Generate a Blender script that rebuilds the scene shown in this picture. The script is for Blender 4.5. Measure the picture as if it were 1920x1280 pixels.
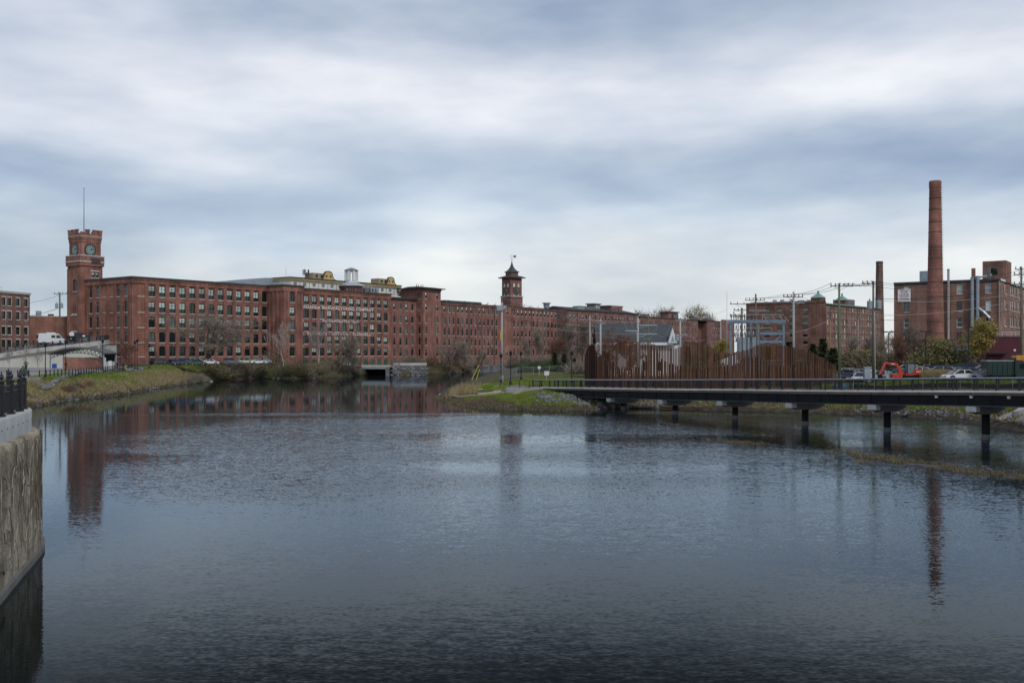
import bpy, math, random
import numpy as np
from mathutils import Vector, Matrix

sc = bpy.context.scene
for o in list(bpy.data.objects): bpy.data.objects.remove(o, do_unlink=True)
COL = sc.collection
R = random.Random(7)

# ------------------------------------------------------------------ camera, sky, sun, exposure
cam_d = bpy.data.cameras.new('camera'); cam = bpy.data.objects.new('camera', cam_d); COL.objects.link(cam)
cam.location = (0, 0, 8.0); cam.rotation_euler = (math.radians(90), 0, 0)
cam_d.sensor_width = 36; cam_d.lens = 35; cam_d.shift_y = 20/1920
cam_d.clip_start = 0.5; cam_d.clip_end = 9000
sc.camera = cam

SUN_EL, SUN_AZ = math.radians(44), math.radians(150)   # azimuth clockwise from +Y: behind the camera, to the right
world = bpy.data.worlds.new('World'); sc.world = world; world.use_nodes = True
wn, wl = world.node_tree.nodes, world.node_tree.links
wn.clear()
wout = wn.new('ShaderNodeOutputWorld'); wbg = wn.new('ShaderNodeBackground'); wbg.inputs[1].default_value = 0.1
sky = wn.new('ShaderNodeTexSky'); sky.sky_type = 'NISHITA'; sky.sun_disc = False
sky.sun_elevation = SUN_EL; sky.sun_rotation = SUN_AZ
tc = wn.new('ShaderNodeTexCoord')
sepw = wn.new('ShaderNodeSeparateXYZ'); wl.new(tc.outputs['Generated'], sepw.inputs[0])
def wnoise(sx, sy, sz, scale, detail, rough, off=(0, 0, 0)):
    mp = wn.new('ShaderNodeMapping'); mp.inputs['Scale'].default_value = (sx, sy, sz); mp.inputs['Location'].default_value = off
    wl.new(tc.outputs['Generated'], mp.inputs[0])
    n = wn.new('ShaderNodeTexNoise'); n.inputs['Scale'].default_value = scale; n.inputs['Detail'].default_value = detail
    n.inputs['Roughness'].default_value = rough; wl.new(mp.outputs[0], n.inputs['Vector']); return n.outputs[0]
def wmath(op, a, b):
    m = wn.new('ShaderNodeMath'); m.operation = op
    for i, v in enumerate((a, b)):
        if isinstance(v, (int, float)): m.inputs[i].default_value = v
        else: wl.new(v, m.inputs[i])
    return m.outputs[0]
# thin stratus: an elevation profile warped by long soft streaks, with paler and bluer patches
n1 = wnoise(1.0, 1.0, 3.2, 2.2, 3, 0.45, (11.1, 4.7, 0.2))
n2 = wnoise(1.0, 1.0, 4.5, 4.5, 7, 0.52, (1.3, 0.0, 0.7))
el = wmath('ADD', sepw.outputs[2], wmath('MULTIPLY', wmath('SUBTRACT', n1, 0.5), 0.21))
el = wmath('ADD', el, wmath('MULTIPLY', wmath('SUBTRACT', n2, 0.5), 0.075))
ramp = wn.new('ShaderNodeValToRGB'); wl.new(el, ramp.inputs[0]); cr = ramp.color_ramp; cr.interpolation = 'B_SPLINE'
def srgb(r, g, b): return tuple(((v/255)/12.92 if v/255 <= .04045 else ((v/255+.055)/1.055)**2.4) for v in (r, g, b))
SKY = [(0.0, srgb(214,217,216)), (0.055, srgb(216,219,219)), (0.095, srgb(214,218,221)), (0.120, srgb(192,204,216)), (0.145, srgb(172,185,203)),
       (0.170, srgb(182,193,208)), (0.200, srgb(208,214,222)), (0.235, srgb(236,236,239)), (0.275, srgb(214,217,224)), (0.32, srgb(184,193,207)), (0.37, srgb(184,193,207)),
       (0.50, srgb(158,171,191)), (1.0, srgb(136,152,178))]
cr.elements[0].position, cr.elements[0].color = SKY[0][0], (*SKY[0][1], 1)
cr.elements[1].position, cr.elements[1].color = SKY[-1][0], (*SKY[-1][1], 1)
for p, c in SKY[1:-1]: e = cr.elements.new(p); e.color = (*c, 1)
mul = wn.new('ShaderNodeVectorMath'); mul.operation = 'SCALE'; wl.new(ramp.outputs[0], mul.inputs[0]); mul.inputs['Scale'].default_value = 10.0
n3 = wnoise(1.0, 1.0, 2.8, 2.6, 4, 0.5, (16.7, 8.0, 0.3))
n4 = wnoise(1.0, 1.0, 3.6, 7.0, 8, 0.55, (0.1, 5.0, 1.2))
tint = wn.new('ShaderNodeMix'); tint.data_type = 'RGBA'; tint.inputs[6].default_value = (0.575, 0.665, 0.785, 1); tint.inputs[7].default_value = (1.25, 1.23, 1.20, 1)
mrt = wn.new('ShaderNodeMapRange'); wl.new(wmath('ADD', wmath('MULTIPLY', n3, 0.70), wmath('MULTIPLY', n4, 0.30)), mrt.inputs[0]); mrt.inputs[1].default_value = 0.34; mrt.inputs[2].default_value = 0.66
wl.new(mrt.outputs[0], tint.inputs[0])
mul2 = wn.new('ShaderNodeVectorMath'); mul2.operation = 'MULTIPLY'; wl.new(mul.outputs[0], mul2.inputs[0]); wl.new(tint.outputs[2], mul2.inputs[1])
mixw = wn.new('ShaderNodeMix'); mixw.data_type = 'RGBA'; mixw.inputs[0].default_value = 0.93
wl.new(sky.outputs[0], mixw.inputs[6]); wl.new(mul2.outputs[0], mixw.inputs[7])
wl.new(mixw.outputs[2], wbg.inputs[0]); wl.new(wbg.outputs[0], wout.inputs[0])

sun_d = bpy.data.lights.new('sun', 'SUN'); sun_d.energy = 1.5; sun_d.angle = math.radians(10); sun_d.color = (1, .96, .9)
sun = bpy.data.objects.new('sun', sun_d); COL.objects.link(sun)
sdir = Vector((math.sin(SUN_AZ)*math.cos(SUN_EL), math.cos(SUN_AZ)*math.cos(SUN_EL), math.sin(SUN_EL)))
sun.rotation_euler = sdir.to_track_quat('Z', 'Y').to_euler(); sun.location = (0, 0, 100)
vs = sc.view_settings; vs.view_transform = 'Standard'; vs.look = 'None'; vs.exposure = 0.14; vs.gamma = 1

# ------------------------------------------------------------------ materials
MATS = {}
def mat(name, col, var=.18, scale=2.0, rough=.8, metal=0., bump=0., stretch=(1, 1, 1), rand=0., col2=None, spec=.4, fine=0., fscale=12., coat=0.):
    if name in MATS: return MATS[name]
    m = bpy.data.materials.new(name); m.use_nodes = True; nt = m.node_tree; b = nt.nodes['Principled BSDF']
    b.inputs['Roughness'].default_value = rough; b.inputs['Metallic'].default_value = metal; b.inputs['Specular IOR Level'].default_value = spec
    if coat: b.inputs['Coat Weight'].default_value = coat; b.inputs['Coat Roughness'].default_value = .06
    t = nt.nodes.new('ShaderNodeTexCoord'); mp = nt.nodes.new('ShaderNodeMapping'); mp.inputs['Scale'].default_value = stretch
    nt.links.new(t.outputs['Object'], mp.inputs[0])
    n = nt.nodes.new('ShaderNodeTexNoise'); n.inputs['Scale'].default_value = scale; n.inputs['Detail'].default_value = 5; n.inputs['Roughness'].default_value = .6
    nt.links.new(mp.outputs[0], n.inputs['Vector'])
    r = nt.nodes.new('ShaderNodeValToRGB'); nt.links.new(n.outputs[0], r.inputs[0])
    c2 = col2 if col2 else tuple(min(1, c*(1+var)) for c in col); c1 = col if col2 else tuple(c*(1-var) for c in col)
    r.color_ramp.elements[0].position = .32; r.color_ramp.elements[1].position = .68
    r.color_ramp.elements[0].color = (*c1, 1); r.color_ramp.elements[1].color = (*c2, 1)
    out = r.outputs[0]
    def modulate(out, fac_socket, lo, hi):
        mr = nt.nodes.new('ShaderNodeMapRange'); nt.links.new(fac_socket, mr.inputs[0]); mr.inputs[3].default_value = lo; mr.inputs[4].default_value = hi
        v = nt.nodes.new('ShaderNodeVectorMath'); v.operation = 'SCALE'; nt.links.new(out, v.inputs[0]); nt.links.new(mr.outputs[0], v.inputs['Scale']); return v.outputs[0]
    if fine:
        n2 = nt.nodes.new('ShaderNodeTexNoise'); n2.inputs['Scale'].default_value = fscale; n2.inputs['Detail'].default_value = 3; nt.links.new(mp.outputs[0], n2.inputs['Vector'])
        out = modulate(out, n2.outputs[0], 1-fine*1.6, 1+fine*1.6)
    if rand:
        oi = nt.nodes.new('ShaderNodeObjectInfo'); out = modulate(out, oi.outputs['Random'], 1-rand, 1+rand)
    nt.links.new(out, b.inputs['Base Color'])
    if bump:
        bp = nt.nodes.new('ShaderNodeBump'); bp.inputs['Strength'].default_value = bump; bp.inputs['Distance'].default_value = .05
        nt.links.new(n.outputs[0], bp.inputs['Height']); nt.links.new(bp.outputs[0], b.inputs['Normal'])
    MATS[name] = m; return m

def brick_mat(name, c1, c2, mortar=(.24, .19, .16)):
    """brickwork: courses, patches of re-laid brick and rain streaks"""
    m = bpy.data.materials.new(name); m.use_nodes = True; nt = m.node_tree; L = nt.links; b = nt.nodes['Principled BSDF']
    b.inputs['Roughness'].default_value = .88; b.inputs['Specular IOR Level'].default_value = .25
    t = nt.nodes.new('ShaderNodeTexCoord'); s = nt.nodes.new('ShaderNodeSeparateXYZ'); L.new(t.outputs['Object'], s.inputs[0])
    a = nt.nodes.new('ShaderNodeMath'); a.operation = 'ADD'; L.new(s.outputs[0], a.inputs[0]); L.new(s.outputs[1], a.inputs[1])
    cb = nt.nodes.new('ShaderNodeCombineXYZ'); L.new(a.outputs[0], cb.inputs[0]); L.new(s.outputs[2], cb.inputs[1])
    def noise(sc_, detail, stretch):
        mp = nt.nodes.new('ShaderNodeMapping'); mp.inputs['Scale'].default_value = stretch; L.new(cb.outputs[0], mp.inputs[0])
        n = nt.nodes.new('ShaderNodeTexNoise'); n.inputs['Scale'].default_value = sc_; n.inputs['Detail'].default_value = detail; L.new(mp.outputs[0], n.inputs['Vector']); return n.outputs[0]
    br = nt.nodes.new('ShaderNodeTexBrick'); br.inputs['Scale'].default_value = 1; br.inputs['Brick Width'].default_value = .42; br.inputs['Row Height'].default_value = .14
    br.inputs['Mortar Size'].default_value = .012; br.inputs['Color1'].default_value = (*c1, 1); br.inputs['Color2'].default_value = (*c2, 1); br.inputs['Mortar'].default_value = (*mortar, 1)
    L.new(cb.outputs[0], br.inputs['Vector'])
    out = br.outputs[0]
    for sck, det, st, lo, hi in ((.22, 4, (1, 1, 1), .66, 1.34), (1.3, 5, (1, 3.5, 1), .80, 1.2), (.9, 4, (1, .10, 1), .74, 1.22)):
        f = noise(sck, det, st); mr = nt.nodes.new('ShaderNodeMapRange'); L.new(f, mr.inputs[0]); mr.inputs[1].default_value = .3; mr.inputs[2].default_value = .7
        mr.inputs[3].default_value = lo; mr.inputs[4].default_value = hi
        v = nt.nodes.new('ShaderNodeVectorMath'); v.operation = 'SCALE'; L.new(out, v.inputs[0]); L.new(mr.outputs[0], v.inputs['Scale']); out = v.outputs[0]
    L.new(out, b.inputs['Base Color']); MATS[name] = m; return m

def glass_mat(name, col=(.012, .02, .02), rough=.04, rand=0.):
    m = mat(name, col, .3, 1.2, rough, rand=rand, spec=.55); return m

M_brickA = brick_mat('brick_mill_red', (0.2052, 0.0772, 0.0551), (0.2616, 0.1037, 0.0749))
M_brickC = brick_mat('brick_mill_tower', (0.2308, 0.0926, 0.0661), (0.2821, 0.118, 0.0849))
M_brickD = brick_mat('brick_mill_rose', (0.1898, 0.0739, 0.0595), (0.2411, 0.0992, 0.0804))
M_brickR = brick_mat('brick_brown', (.165, .074, .052), (.21, .097, .070))
M_brickR2 = brick_mat('brick_leased', (.205, .100, .072), (.255, .128, .094))
M_brickF = brick_mat('brick_far', (0.1795, 0.0827, 0.0694), (0.2206, 0.107, 0.0904))
M_brickL = brick_mat('brick_low', (0.2257, 0.0882, 0.0617), (0.2668, 0.1135, 0.0804))
M_brickPanel = brick_mat('brick_infill', (.25, .092, .055), (.285, .115, .075))
M_stone = mat('sill_stone', (.50, .47, .43), .2, 1.5, .8, rand=.12)
M_frame = mat('window_frame_dark', (.012, .024, .024), .2, 2, .5)
M_framew = mat('window_frame_white', (.62, .62, .60), .1, 2, .5)
M_glass = glass_mat('glass_dark', (.010, .020, .020), rand=.5)
M_blind = mat('blind_pale', (.44, .52, .49), .22, .9, .25, rand=.35, spec=.7)
M_blind2 = mat('blind_grey', (.12, .155, .15), .35, .8, .2, rand=.35, spec=.7)
M_green = mat('panel_green', (.03, .12, .075), .25, 1, .6, rand=.25)
M_roofdark = mat('roof_dark', (.045, .05, .055), .25, .5, .85)
M_trimdark = mat('cornice_dark', (.06, .055, .055), .2, .8, .7)
M_copper = mat('copper_green', (.20, .33, .28), .2, .8, .6)
M_slate = mat('slate_grey', (.055, .063, .066), .2, 2, .6, fine=.2)
M_white = mat('white_paint', (.66, .67, .67), .07, .8, .6)
M_whitewall = mat('penthouse_white', (.66, .64, .58), .1, .5, .7)
M_yellow = mat('ochre_yellow', (.52, .39, .19), .12, .8, .7)
M_conc = mat('concrete', (.40, .39, .36), .16, .5, .85, fine=.06, fscale=5)
M_concg = mat('concrete_ramp', (.46, .46, .41), .14, .3, .85, stretch=(1, 1, .3))
M_concd = mat('concrete_dark', (.15, .15, .15), .15, .8, .8)
M_black = mat('black_metal', (.010, .010, .012), .15, 3, .38, spec=.5)
M_steel = mat('girder_dark', (.010, .011, .013), .3, .6, .7, fine=.1, spec=.2)
M_galv = mat('galvanised', (.34, .38, .42), .15, 1.5, .45, .55)
M_alu = mat('aluminium', (.52, .54, .56), .1, 2, .35, .8)
M_wood = mat('deck_wood', (.30, .25, .20), .2, 2, .8, stretch=(1, 8, 1))
M_pole = mat('pole_wood', (.13, .115, .08), .25, 1.5, .9, stretch=(6, 6, .4))
M_polegrey = mat('pole_grey', (.36, .355, .34), .15, .8, .8, stretch=(3, 3, .3))
M_wire = mat('wire_black', (.02, .02, .022), .1, 1, .6)
M_wireg = mat('wire_grey', (.30, .29, .28), .1, 1, .6)
M_ceram = mat('insulator', (.10, .09, .09), .2, 2, .3)
M_tank = mat('transformer_grey', (.28, .32, .35), .15, 1, .45)
M_rust = mat('weathering_steel', (.060, .027, .017), .3, .8, .85, stretch=(3, 3, .35), rand=.65, col2=(.120, .052, .029))
M_asphalt = mat('asphalt', (.075, .075, .077), .2, .4, .9, fine=.1, fscale=6)
M_gravel = mat('gravel', (.34, .285, .225), .2, .6, .95, fine=.18, fscale=5)
M_paver = mat('plaza_paving', (.26, .235, .22), .18, .4, .85, fine=.1, fscale=3)
M_pink = mat('brick_paving', (.30, .20, .165), .15, 1.2, .85)
M_bark = mat('bark', (.085, .070, .055), .3, 4, .95)
M_barkp = mat('bark_pale', (.33, .29, .26), .25, 3, .9)
M_twig = mat('twig', (.215, .178, .14), .25, 2, .95, rand=.15)
M_twigr = mat('twig_red', (.17, .085, .06), .25, 2, .95)
M_leafy = mat('leaf_yellow', (.23, .16, .025), .3, 1.2, .7, col2=(.30, .24, .05))
M_leafo = mat('leaf_olive', (.115, .115, .03), .3, 1.2, .75, col2=(.17, .15, .045))
M_leafg = mat('leaf_green', (.035, .075, .02), .3, 1.2, .75, col2=(.07, .12, .03))
M_leaft = mat('leaf_tan', (.20, .15, .08), .3, 1.2, .8, col2=(.26, .19, .10))
M_needle = mat('needle', (.06, .098, .04), .35, 1.5, .8, col2=(.10, .135, .055))
M_dead = mat('bush_brown', (.155, .128, .083), .3, 1.5, .9, col2=(.23, .19, .125))
M_rock = mat('rock_grey', (.145, .145, .15), .3, 1.5, .85, rand=.35, bump=.6)
M_rockt = mat('rock_tan', (.33, .30, .26), .25, 1.2, .85, rand=.25, bump=.5)
M_tyre = mat('tyre', (.012, .012, .012), .2, 5, .85)
M_rim = mat('rim', (.35, .36, .37), .1, 5, .35, .8)
M_carglass = glass_mat('car_glass', (.012, .016, .02), .03)
M_redlamp = mat('tail_light', (.35, .01, .01), .1, 5, .2)
M_lamp = mat('head_light', (.65, .66, .66), .1, 5, .15)
M_bronze = mat('bronze_patina', (.055, .085, .068), .3, 6, .5, .3)
M_skin = mat('skin', (.38, .23, .17), .1, 5, .6)

# ------------------------------------------------------------------ mesh helpers
class MB:
    def __init__(s): s.v, s.f, s.m = [], [], []
    def add(s, vs, fs, mi=0):
        o = len(s.v); s.v += [tuple(v) for v in vs]
        for f in fs: s.f.append(tuple(i+o for i in f)); s.m.append(mi)
        return s
    def box(s, x0, x1, y0, y1, z0, z1, mi=0):
        v = [(x0,y0,z0),(x1,y0,z0),(x1,y1,z0),(x0,y1,z0),(x0,y0,z1),(x1,y0,z1),(x1,y1,z1),(x0,y1,z1)]
        return s.add(v, [(0,3,2,1),(4,5,6,7),(0,1,5,4),(1,2,6,5),(2,3,7,6),(3,0,4,7)], mi)
    def bar(s, p, q, w, h, mi=0, up=(0,0,1)):
        p, q = Vector(p), Vector(q); d = (q-p).normalized(); u = Vector(up)
        if abs(d.dot(u)) > .97: u = Vector((1,0,0))
        a = d.cross(u).normalized()*(w/2); b = a.cross(d).normalized()*(h/2)
        v = [p-a-b, p+a-b, p+a+b, p-a+b, q-a-b, q+a-b, q+a+b, q-a+b]
        return s.add(v, [(0,1,2,3),(4,7,6,5),(0,4,5,1),(1,5,6,2),(2,6,7,3),(3,7,4,0)], mi)
    def tube(s, pts, rad, n=6, mi=0, cap=True):
        pts = [Vector(p) for p in pts]; k = len(pts)
        if isinstance(rad, (int, float)): rad = [rad]*k
        rings = []; ref = None
        for i, p in enumerate(pts):
            d = (pts[min(i+1,k-1)]-pts[max(i-1,0)])
            d = d.normalized() if d.length > 1e-9 else Vector((0,0,1))
            if ref is None: ref = Vector((1,0,0)) if abs(d.x) < .9 else Vector((0,1,0))
            a = (ref - d*ref.dot(d)).normalized(); b = d.cross(a); ref = a
            rings.append([p+(a*math.cos(2*math.pi*j/n)+b*math.sin(2*math.pi*j/n))*rad[i] for j in range(n)])
        vs = [v for r in rings for v in r]; fs = []
        for i in range(k-1):
            for j in range(n): fs.append((i*n+j, i*n+(j+1)%n, (i+1)*n+(j+1)%n, (i+1)*n+j))
        if cap: fs.append(tuple(range(n))[::-1]); fs.append(tuple((k-1)*n+j for j in range(n)))
        return s.add(vs, fs, mi)
    def lathe(s, prof, n=12, c=(0,0), mi=0, rot=0, cap=True):
        vs, fs = [], []
        for r, z in prof:
            for j in range(n): a = 2*math.pi*j/n+rot; vs.append((c[0]+r*math.cos(a), c[1]+r*math.sin(a), z))
        for i in range(len(prof)-1):
            for j in range(n): fs.append((i*n+j, i*n+(j+1)%n, (i+1)*n+(j+1)%n, (i+1)*n+j))
        if cap: fs.append(tuple(range(n))[::-1]); fs.append(tuple((len(prof)-1)*n+j for j in range(n)))
        return s.add(vs, fs, mi)
    def prism(s, poly, axis, a, b, mi=0):
        """poly in the plane across axis ('y': points are (x,z); 'x': (y,z); 'z': (x,y))"""
        def P(p, t): return {'y': (p[0], t, p[1]), 'x': (t, p[0], p[1]), 'z': (p[0], p[1], t)}[axis]
        n = len(poly); vs = [P(p, a) for p in poly]+[P(p, b) for p in poly]
        fs = [tuple(range(n)), tuple(range(n, 2*n))[::-1]]+[(i, i+n, (i+1) % n+n, (i+1) % n) for i in range(n)]
        return s.add(vs, fs, mi)
    def mesh(s, name, mats):
        me = bpy.data.meshes.new(name); me.from_pydata(s.v, [], s.f)
        for m in (mats if isinstance(mats, (list, tuple)) else [mats]): me.materials.append(m)
        if any(s.m): me.polygons.foreach_set('material_index', s.m)
        me.update(); return me
    def build(s, name, mats, parent=None, smooth=False, **kw):
        me = s.mesh(name, mats)
        if smooth: me.polygons.foreach_set('use_smooth', [True]*len(me.polygons))
        return obj(name, me, parent, **kw)
def obj(name, me, parent=None, loc=None, rz=None, rot=None, scale=None):
    o = bpy.data.objects.new(name, me); COL.objects.link(o)
    if parent: o.parent = parent
    if loc is not None: o.location = loc
    if rz is not None: o.rotation_euler = (0, 0, rz)
    if rot is not None: o.rotation_euler = rot
    if scale is not None: o.scale = scale
    return o
def tag(o, label, cat, group=None, kind=None):
    o['label'] = label; o['category'] = cat
    if group: o['group'] = group
    if kind: o['kind'] = kind
    return o
def thing(name, label, cat, loc=(0,0,0), rz=0, group=None):
    o = bpy.data.objects.new(name, None); COL.objects.link(o); o.location = loc; o.rotation_euler = (0,0,rz); o.empty_display_size = .5
    return tag(o, label, cat, group)
def struct(o): o['kind'] = 'structure'; return o
def stuff(o): o['kind'] = 'stuff'; return o
def copy_tree(o, parent=None):
    c = o.copy(); COL.objects.link(c)
    if parent: c.parent = parent
    for ch in o.children: copy_tree(ch, c)
    return c
def text_mesh(txt, size, mats, extrude=.02, align='LEFT', space=1.0, bold=0.):
    cu = bpy.data.curves.new('lettering', 'FONT'); cu.body = txt; cu.size = size; cu.extrude = extrude; cu.align_x = align; cu.space_character = space; cu.offset = bold
    to = bpy.data.objects.new('lettering', cu); COL.objects.link(to); bpy.context.view_layer.update()
    me = bpy.data.meshes.new_from_object(to.evaluated_get(bpy.context.evaluated_depsgraph_get()))
    bpy.data.objects.remove(to); bpy.data.curves.remove(cu); me.materials.clear(); me.materials.append(mats); return me
F_ = 1866.667
def at(px, d): return (px-960)/F_*d          # metres to the side for a bearing read off the photograph at distance d
def zz(py, d): return 8+(660-py)*d/F_         # height above the water
# ------------------------------------------------------------------ river, ground
RIV = [(-25,-40),(-20,12),(-21,27),(-22,31.5),(-23.5,36),(-24.5,39),(-27,41.5),(-33,42.5),(-44,44),(-56,75),(-66,110),(-72,140),(-70.2,146),(-73.2,161),(-73.1,187),(-78.8,223),(-85.3,277),
       (-75.1,305),(-64,299),(-54.5,318),(-52,347),(-51.6,357),(-44.4,357),(-44,347),(-35.3,347),(-31,364),(-22,373),(-17.3,403),(-9,419),(0,433),(12,448),(14,430),(6,395),(1,350),(-4.4,332),(-9.2,287),(-12.3,241),(-13.7,213),(-13.9,182),
       (-9.1,154),(-4.6,142),(0,138),(5.8,136),(10.1,134.6),(11.5,141),(18.2,142),(25.1,138),(32,136),(38.4,133),(44.2,129),(48.8,123.4),(52,118.5),(52,109),(51.9,101),(51.5,92),(54,75),(58,50),(60,-40)]
def densify(P, step=2.2, jit=.6, seed=3):
    rr = random.Random(seed); out = []
    for i in range(len(P)):
        a, b = Vector(P[i]), Vector(P[(i+1) % len(P)]); n = max(1, int((b-a).length/step))
        for k in range(n):
            p = a.lerp(b, k/n)
            if p.y > 60: p = p+Vector((rr.uniform(-jit, jit), rr.uniform(-jit, jit)))
            out.append(p)
    return out
RIVD = np.array([tuple(p) for p in densify(RIV)])
def signed(x, y):
    """distance from the river edge, positive on land"""
    A = RIVD; B = np.roll(RIVD, -1, 0); best = np.full(x.shape, 1e9); ins = np.zeros(x.shape, bool)
    for (ax, ay), (bx, by) in zip(A, B):
        dx, dy = bx-ax, by-ay; t = np.clip(((x-ax)*dx+(y-ay)*dy)/(dx*dx+dy*dy+1e-9), 0, 1)
        best = np.minimum(best, (x-ax-t*dx)**2+(y-ay-t*dy)**2)
        c = ((ay > y) != (by > y)) & (x < (bx-ax)*(y-ay)/(by-ay+1e-12)+ax); ins ^= c
    return np.where(ins, -1, 1)*np.sqrt(best)
CTRL = np.array([(-75,155,3.0,8),(-80,168,3.4,8),(-80,190,3.8,9),(-82,225,3.9,9),(-92,280,4.4,8),(-110,270,4.6,8),(-62,310,4.0,7),(-48,352,3.9,5),(-25,385,3.4,4),(-4,425,3.3,3),(-110,200,4.2,9),(-130,240,4.6,9),(-150,330,5,9),
    (-8,170,2.3,16),(0,160,2.3,17),(10,156,2.3,14),(15,200,2.6,10),(0,230,2.8,9),(4,300,3,8),(30,260,3.4,8),(20,400,4,6),(20,156,2.2,9),(30,150,2.4,9),(40,148,2.8,10),(48,146,3.4,11),(60,140,4.3,12),(72,130,4.4,11),
    (62,110,3.9,9),(80,160,4.5,10),(100,220,4.5,10),(60,250,4.0,10),(150,400,6,10),(-42,38,5.2,1.2),(-30,20,5.2,1.2),(-30,48,5.0,1.5),(-60,80,4,6),(65,40,4,6),(0,700,8,9),(-300,500,6,9),(300,600,8,9)])
def vnoise(x, y, s, seed):
    rs = np.random.RandomState(seed); out = np.zeros_like(x)
    for k in range(5):
        a = rs.uniform(0, 6.28); fx, fy = math.cos(a)*s*(1+.7*k), math.sin(a)*s*(1+.7*k); out += np.sin(x*fx+y*fy+rs.uniform(0, 6.28))/(1+.5*k)
    return out/2.5
def height(x, y):
    x = np.asarray(x, float); y = np.asarray(y, float); sd = signed(x, y)
    W = np.zeros(x.shape); Hh = np.zeros(x.shape); Bw = np.zeros(x.shape)
    for cx, cy, ch, cw in CTRL:
        w = 1/((x-cx)**2+(y-cy)**2+9)**1.6; W += w; Hh += w*ch; Bw += w*cw
    Hh /= W; Bw /= W
    t = np.clip((sd+.3)/Bw, 0, 1); t = t**.72
    h = -0.12+t*(Hh+.12)
    h += np.where(sd > 0, np.clip(sd/4, 0, 1)*np.clip((Bw*1.6-sd)/Bw, 0, 1)*(.16*vnoise(x, y, .9, 1)+.10*vnoise(x, y, 2.6, 5)), 0)
    h += np.where((sd > -1.2) & (sd < 1.5), .07*vnoise(x, y, 1.7, 9), 0)
    under = np.clip(-sd/6, 0, 1)
    return np.where(sd < 0, np.minimum(h, -.1-1.6*under+.05*vnoise(x, y, 1.7, 9)), h)
def gz(x, y): return float(height(np.array([x]), np.array([y]))[0])

xs = np.concatenate([np.array([-4000,-2000,-1000,-600,-400,-280,-220,-190]), np.arange(-170, -100, 4.), np.arange(-100, 100, 1.35), np.arange(100, 180, 5.), np.array([190,230,300,420,650,1100,2000,4000])])
ys = np.concatenate([np.array([-600,-200,-80,-40]), np.arange(-20, 95, 3.), np.arange(95, 200, 1.35), np.arange(200, 300, 2.4), np.arange(300, 460, 4.), np.array([470,490,520,560,620,700,850,1100,1500,2500,5000,8000])])
GX, GY = np.meshgrid(xs, ys); GZ = height(GX.ravel(), GY.ravel()).reshape(GX.shape)
nx, ny = len(xs), len(ys)
gv = np.stack([GX.ravel(), GY.ravel(), GZ.ravel()], 1)
gf = [(j*nx+i, j*nx+i+1, (j+1)*nx+i+1, (j+1)*nx+i) for j in range(ny-1) for i in range(nx-1)]
me = bpy.data.meshes.new('ground'); me.from_pydata(gv.tolist(), [], gf); me.polygons.foreach_set('use_smooth', [True]*len(me.polygons))

def ground_mat():
    m = bpy.data.materials.new('bank_ground'); m.use_nodes = True; nt = m.node_tree; L = nt.links; b = nt.nodes['Principled BSDF']; b.inputs['Roughness'].default_value = .95; b.inputs['Specular IOR Level'].default_value = .2
    g = nt.nodes.new('ShaderNodeNewGeometry'); sp = nt.nodes.new('ShaderNodeSeparateXYZ'); L.new(g.outputs['Position'], sp.inputs[0])
    def nz(s, d):
        n = nt.nodes.new('ShaderNodeTexNoise'); n.inputs['Scale'].default_value = s; n.inputs['Detail'].default_value = d; L.new(g.outputs['Position'], n.inputs['Vector']); return n.outputs[0]
    def rampc(f, els):
        r = nt.nodes.new('ShaderNodeValToRGB'); L.new(f, r.inputs[0]); r.color_ramp.elements[0].position, r.color_ramp.elements[0].color = els[0][0], (*els[0][1], 1)
        r.color_ramp.elements[1].position, r.color_ramp.elements[1].color = els[-1][0], (*els[-1][1], 1)
        for p, c in els[1:-1]: e = r.color_ramp.elements.new(p); e.color = (*c, 1)
        return r.outputs[0]
    def mix(f, a, bb):
        x = nt.nodes.new('ShaderNodeMix'); x.data_type = 'RGBA'; L.new(f, x.inputs[0]); L.new(a, x.inputs[6]); L.new(bb, x.inputs[7]); return x.outputs[2]
    grass = rampc(nz(.16, 6), [(.30, (.050, .042, .024)), (.42, (.095, .076, .042)), (.54, (.085, .075, .034)), (.66, (.075, .078, .028)), (.76, (.13, .105, .058))])
    fine = rampc(nz(2.6, 5), [(.3, (.5, .5, .5)), (.7, (1.35, 1.3, 1.2))])
    mm = nt.nodes.new('ShaderNodeVectorMath'); mm.operation = 'MULTIPLY'; L.new(grass, mm.inputs[0]); L.new(fine, mm.inputs[1])
    mud = rampc(nz(1.1, 5), [(.3, (.028, .022, .015)), (.55, (.06, .047, .032)), (.75, (.12, .10, .075))])
    ad = nt.nodes.new('ShaderNodeMath'); ad.operation = 'MULTIPLY_ADD'; L.new(nz(.5, 4), ad.inputs[0]); ad.inputs[1].default_value = -.9; L.new(sp.outputs[2], ad.inputs[2])
    mr = nt.nodes.new('ShaderNodeMapRange'); L.new(ad.outputs[0], mr.inputs[0]); mr.inputs[1].default_value = -.22; mr.inputs[2].default_value = .22
    L.new(mix(mr.outputs[0], mud, mm.outputs[0]), b.inputs['Base Color'])
    return m
me.materials.append(ground_mat()); struct(obj('ground', me))

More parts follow.
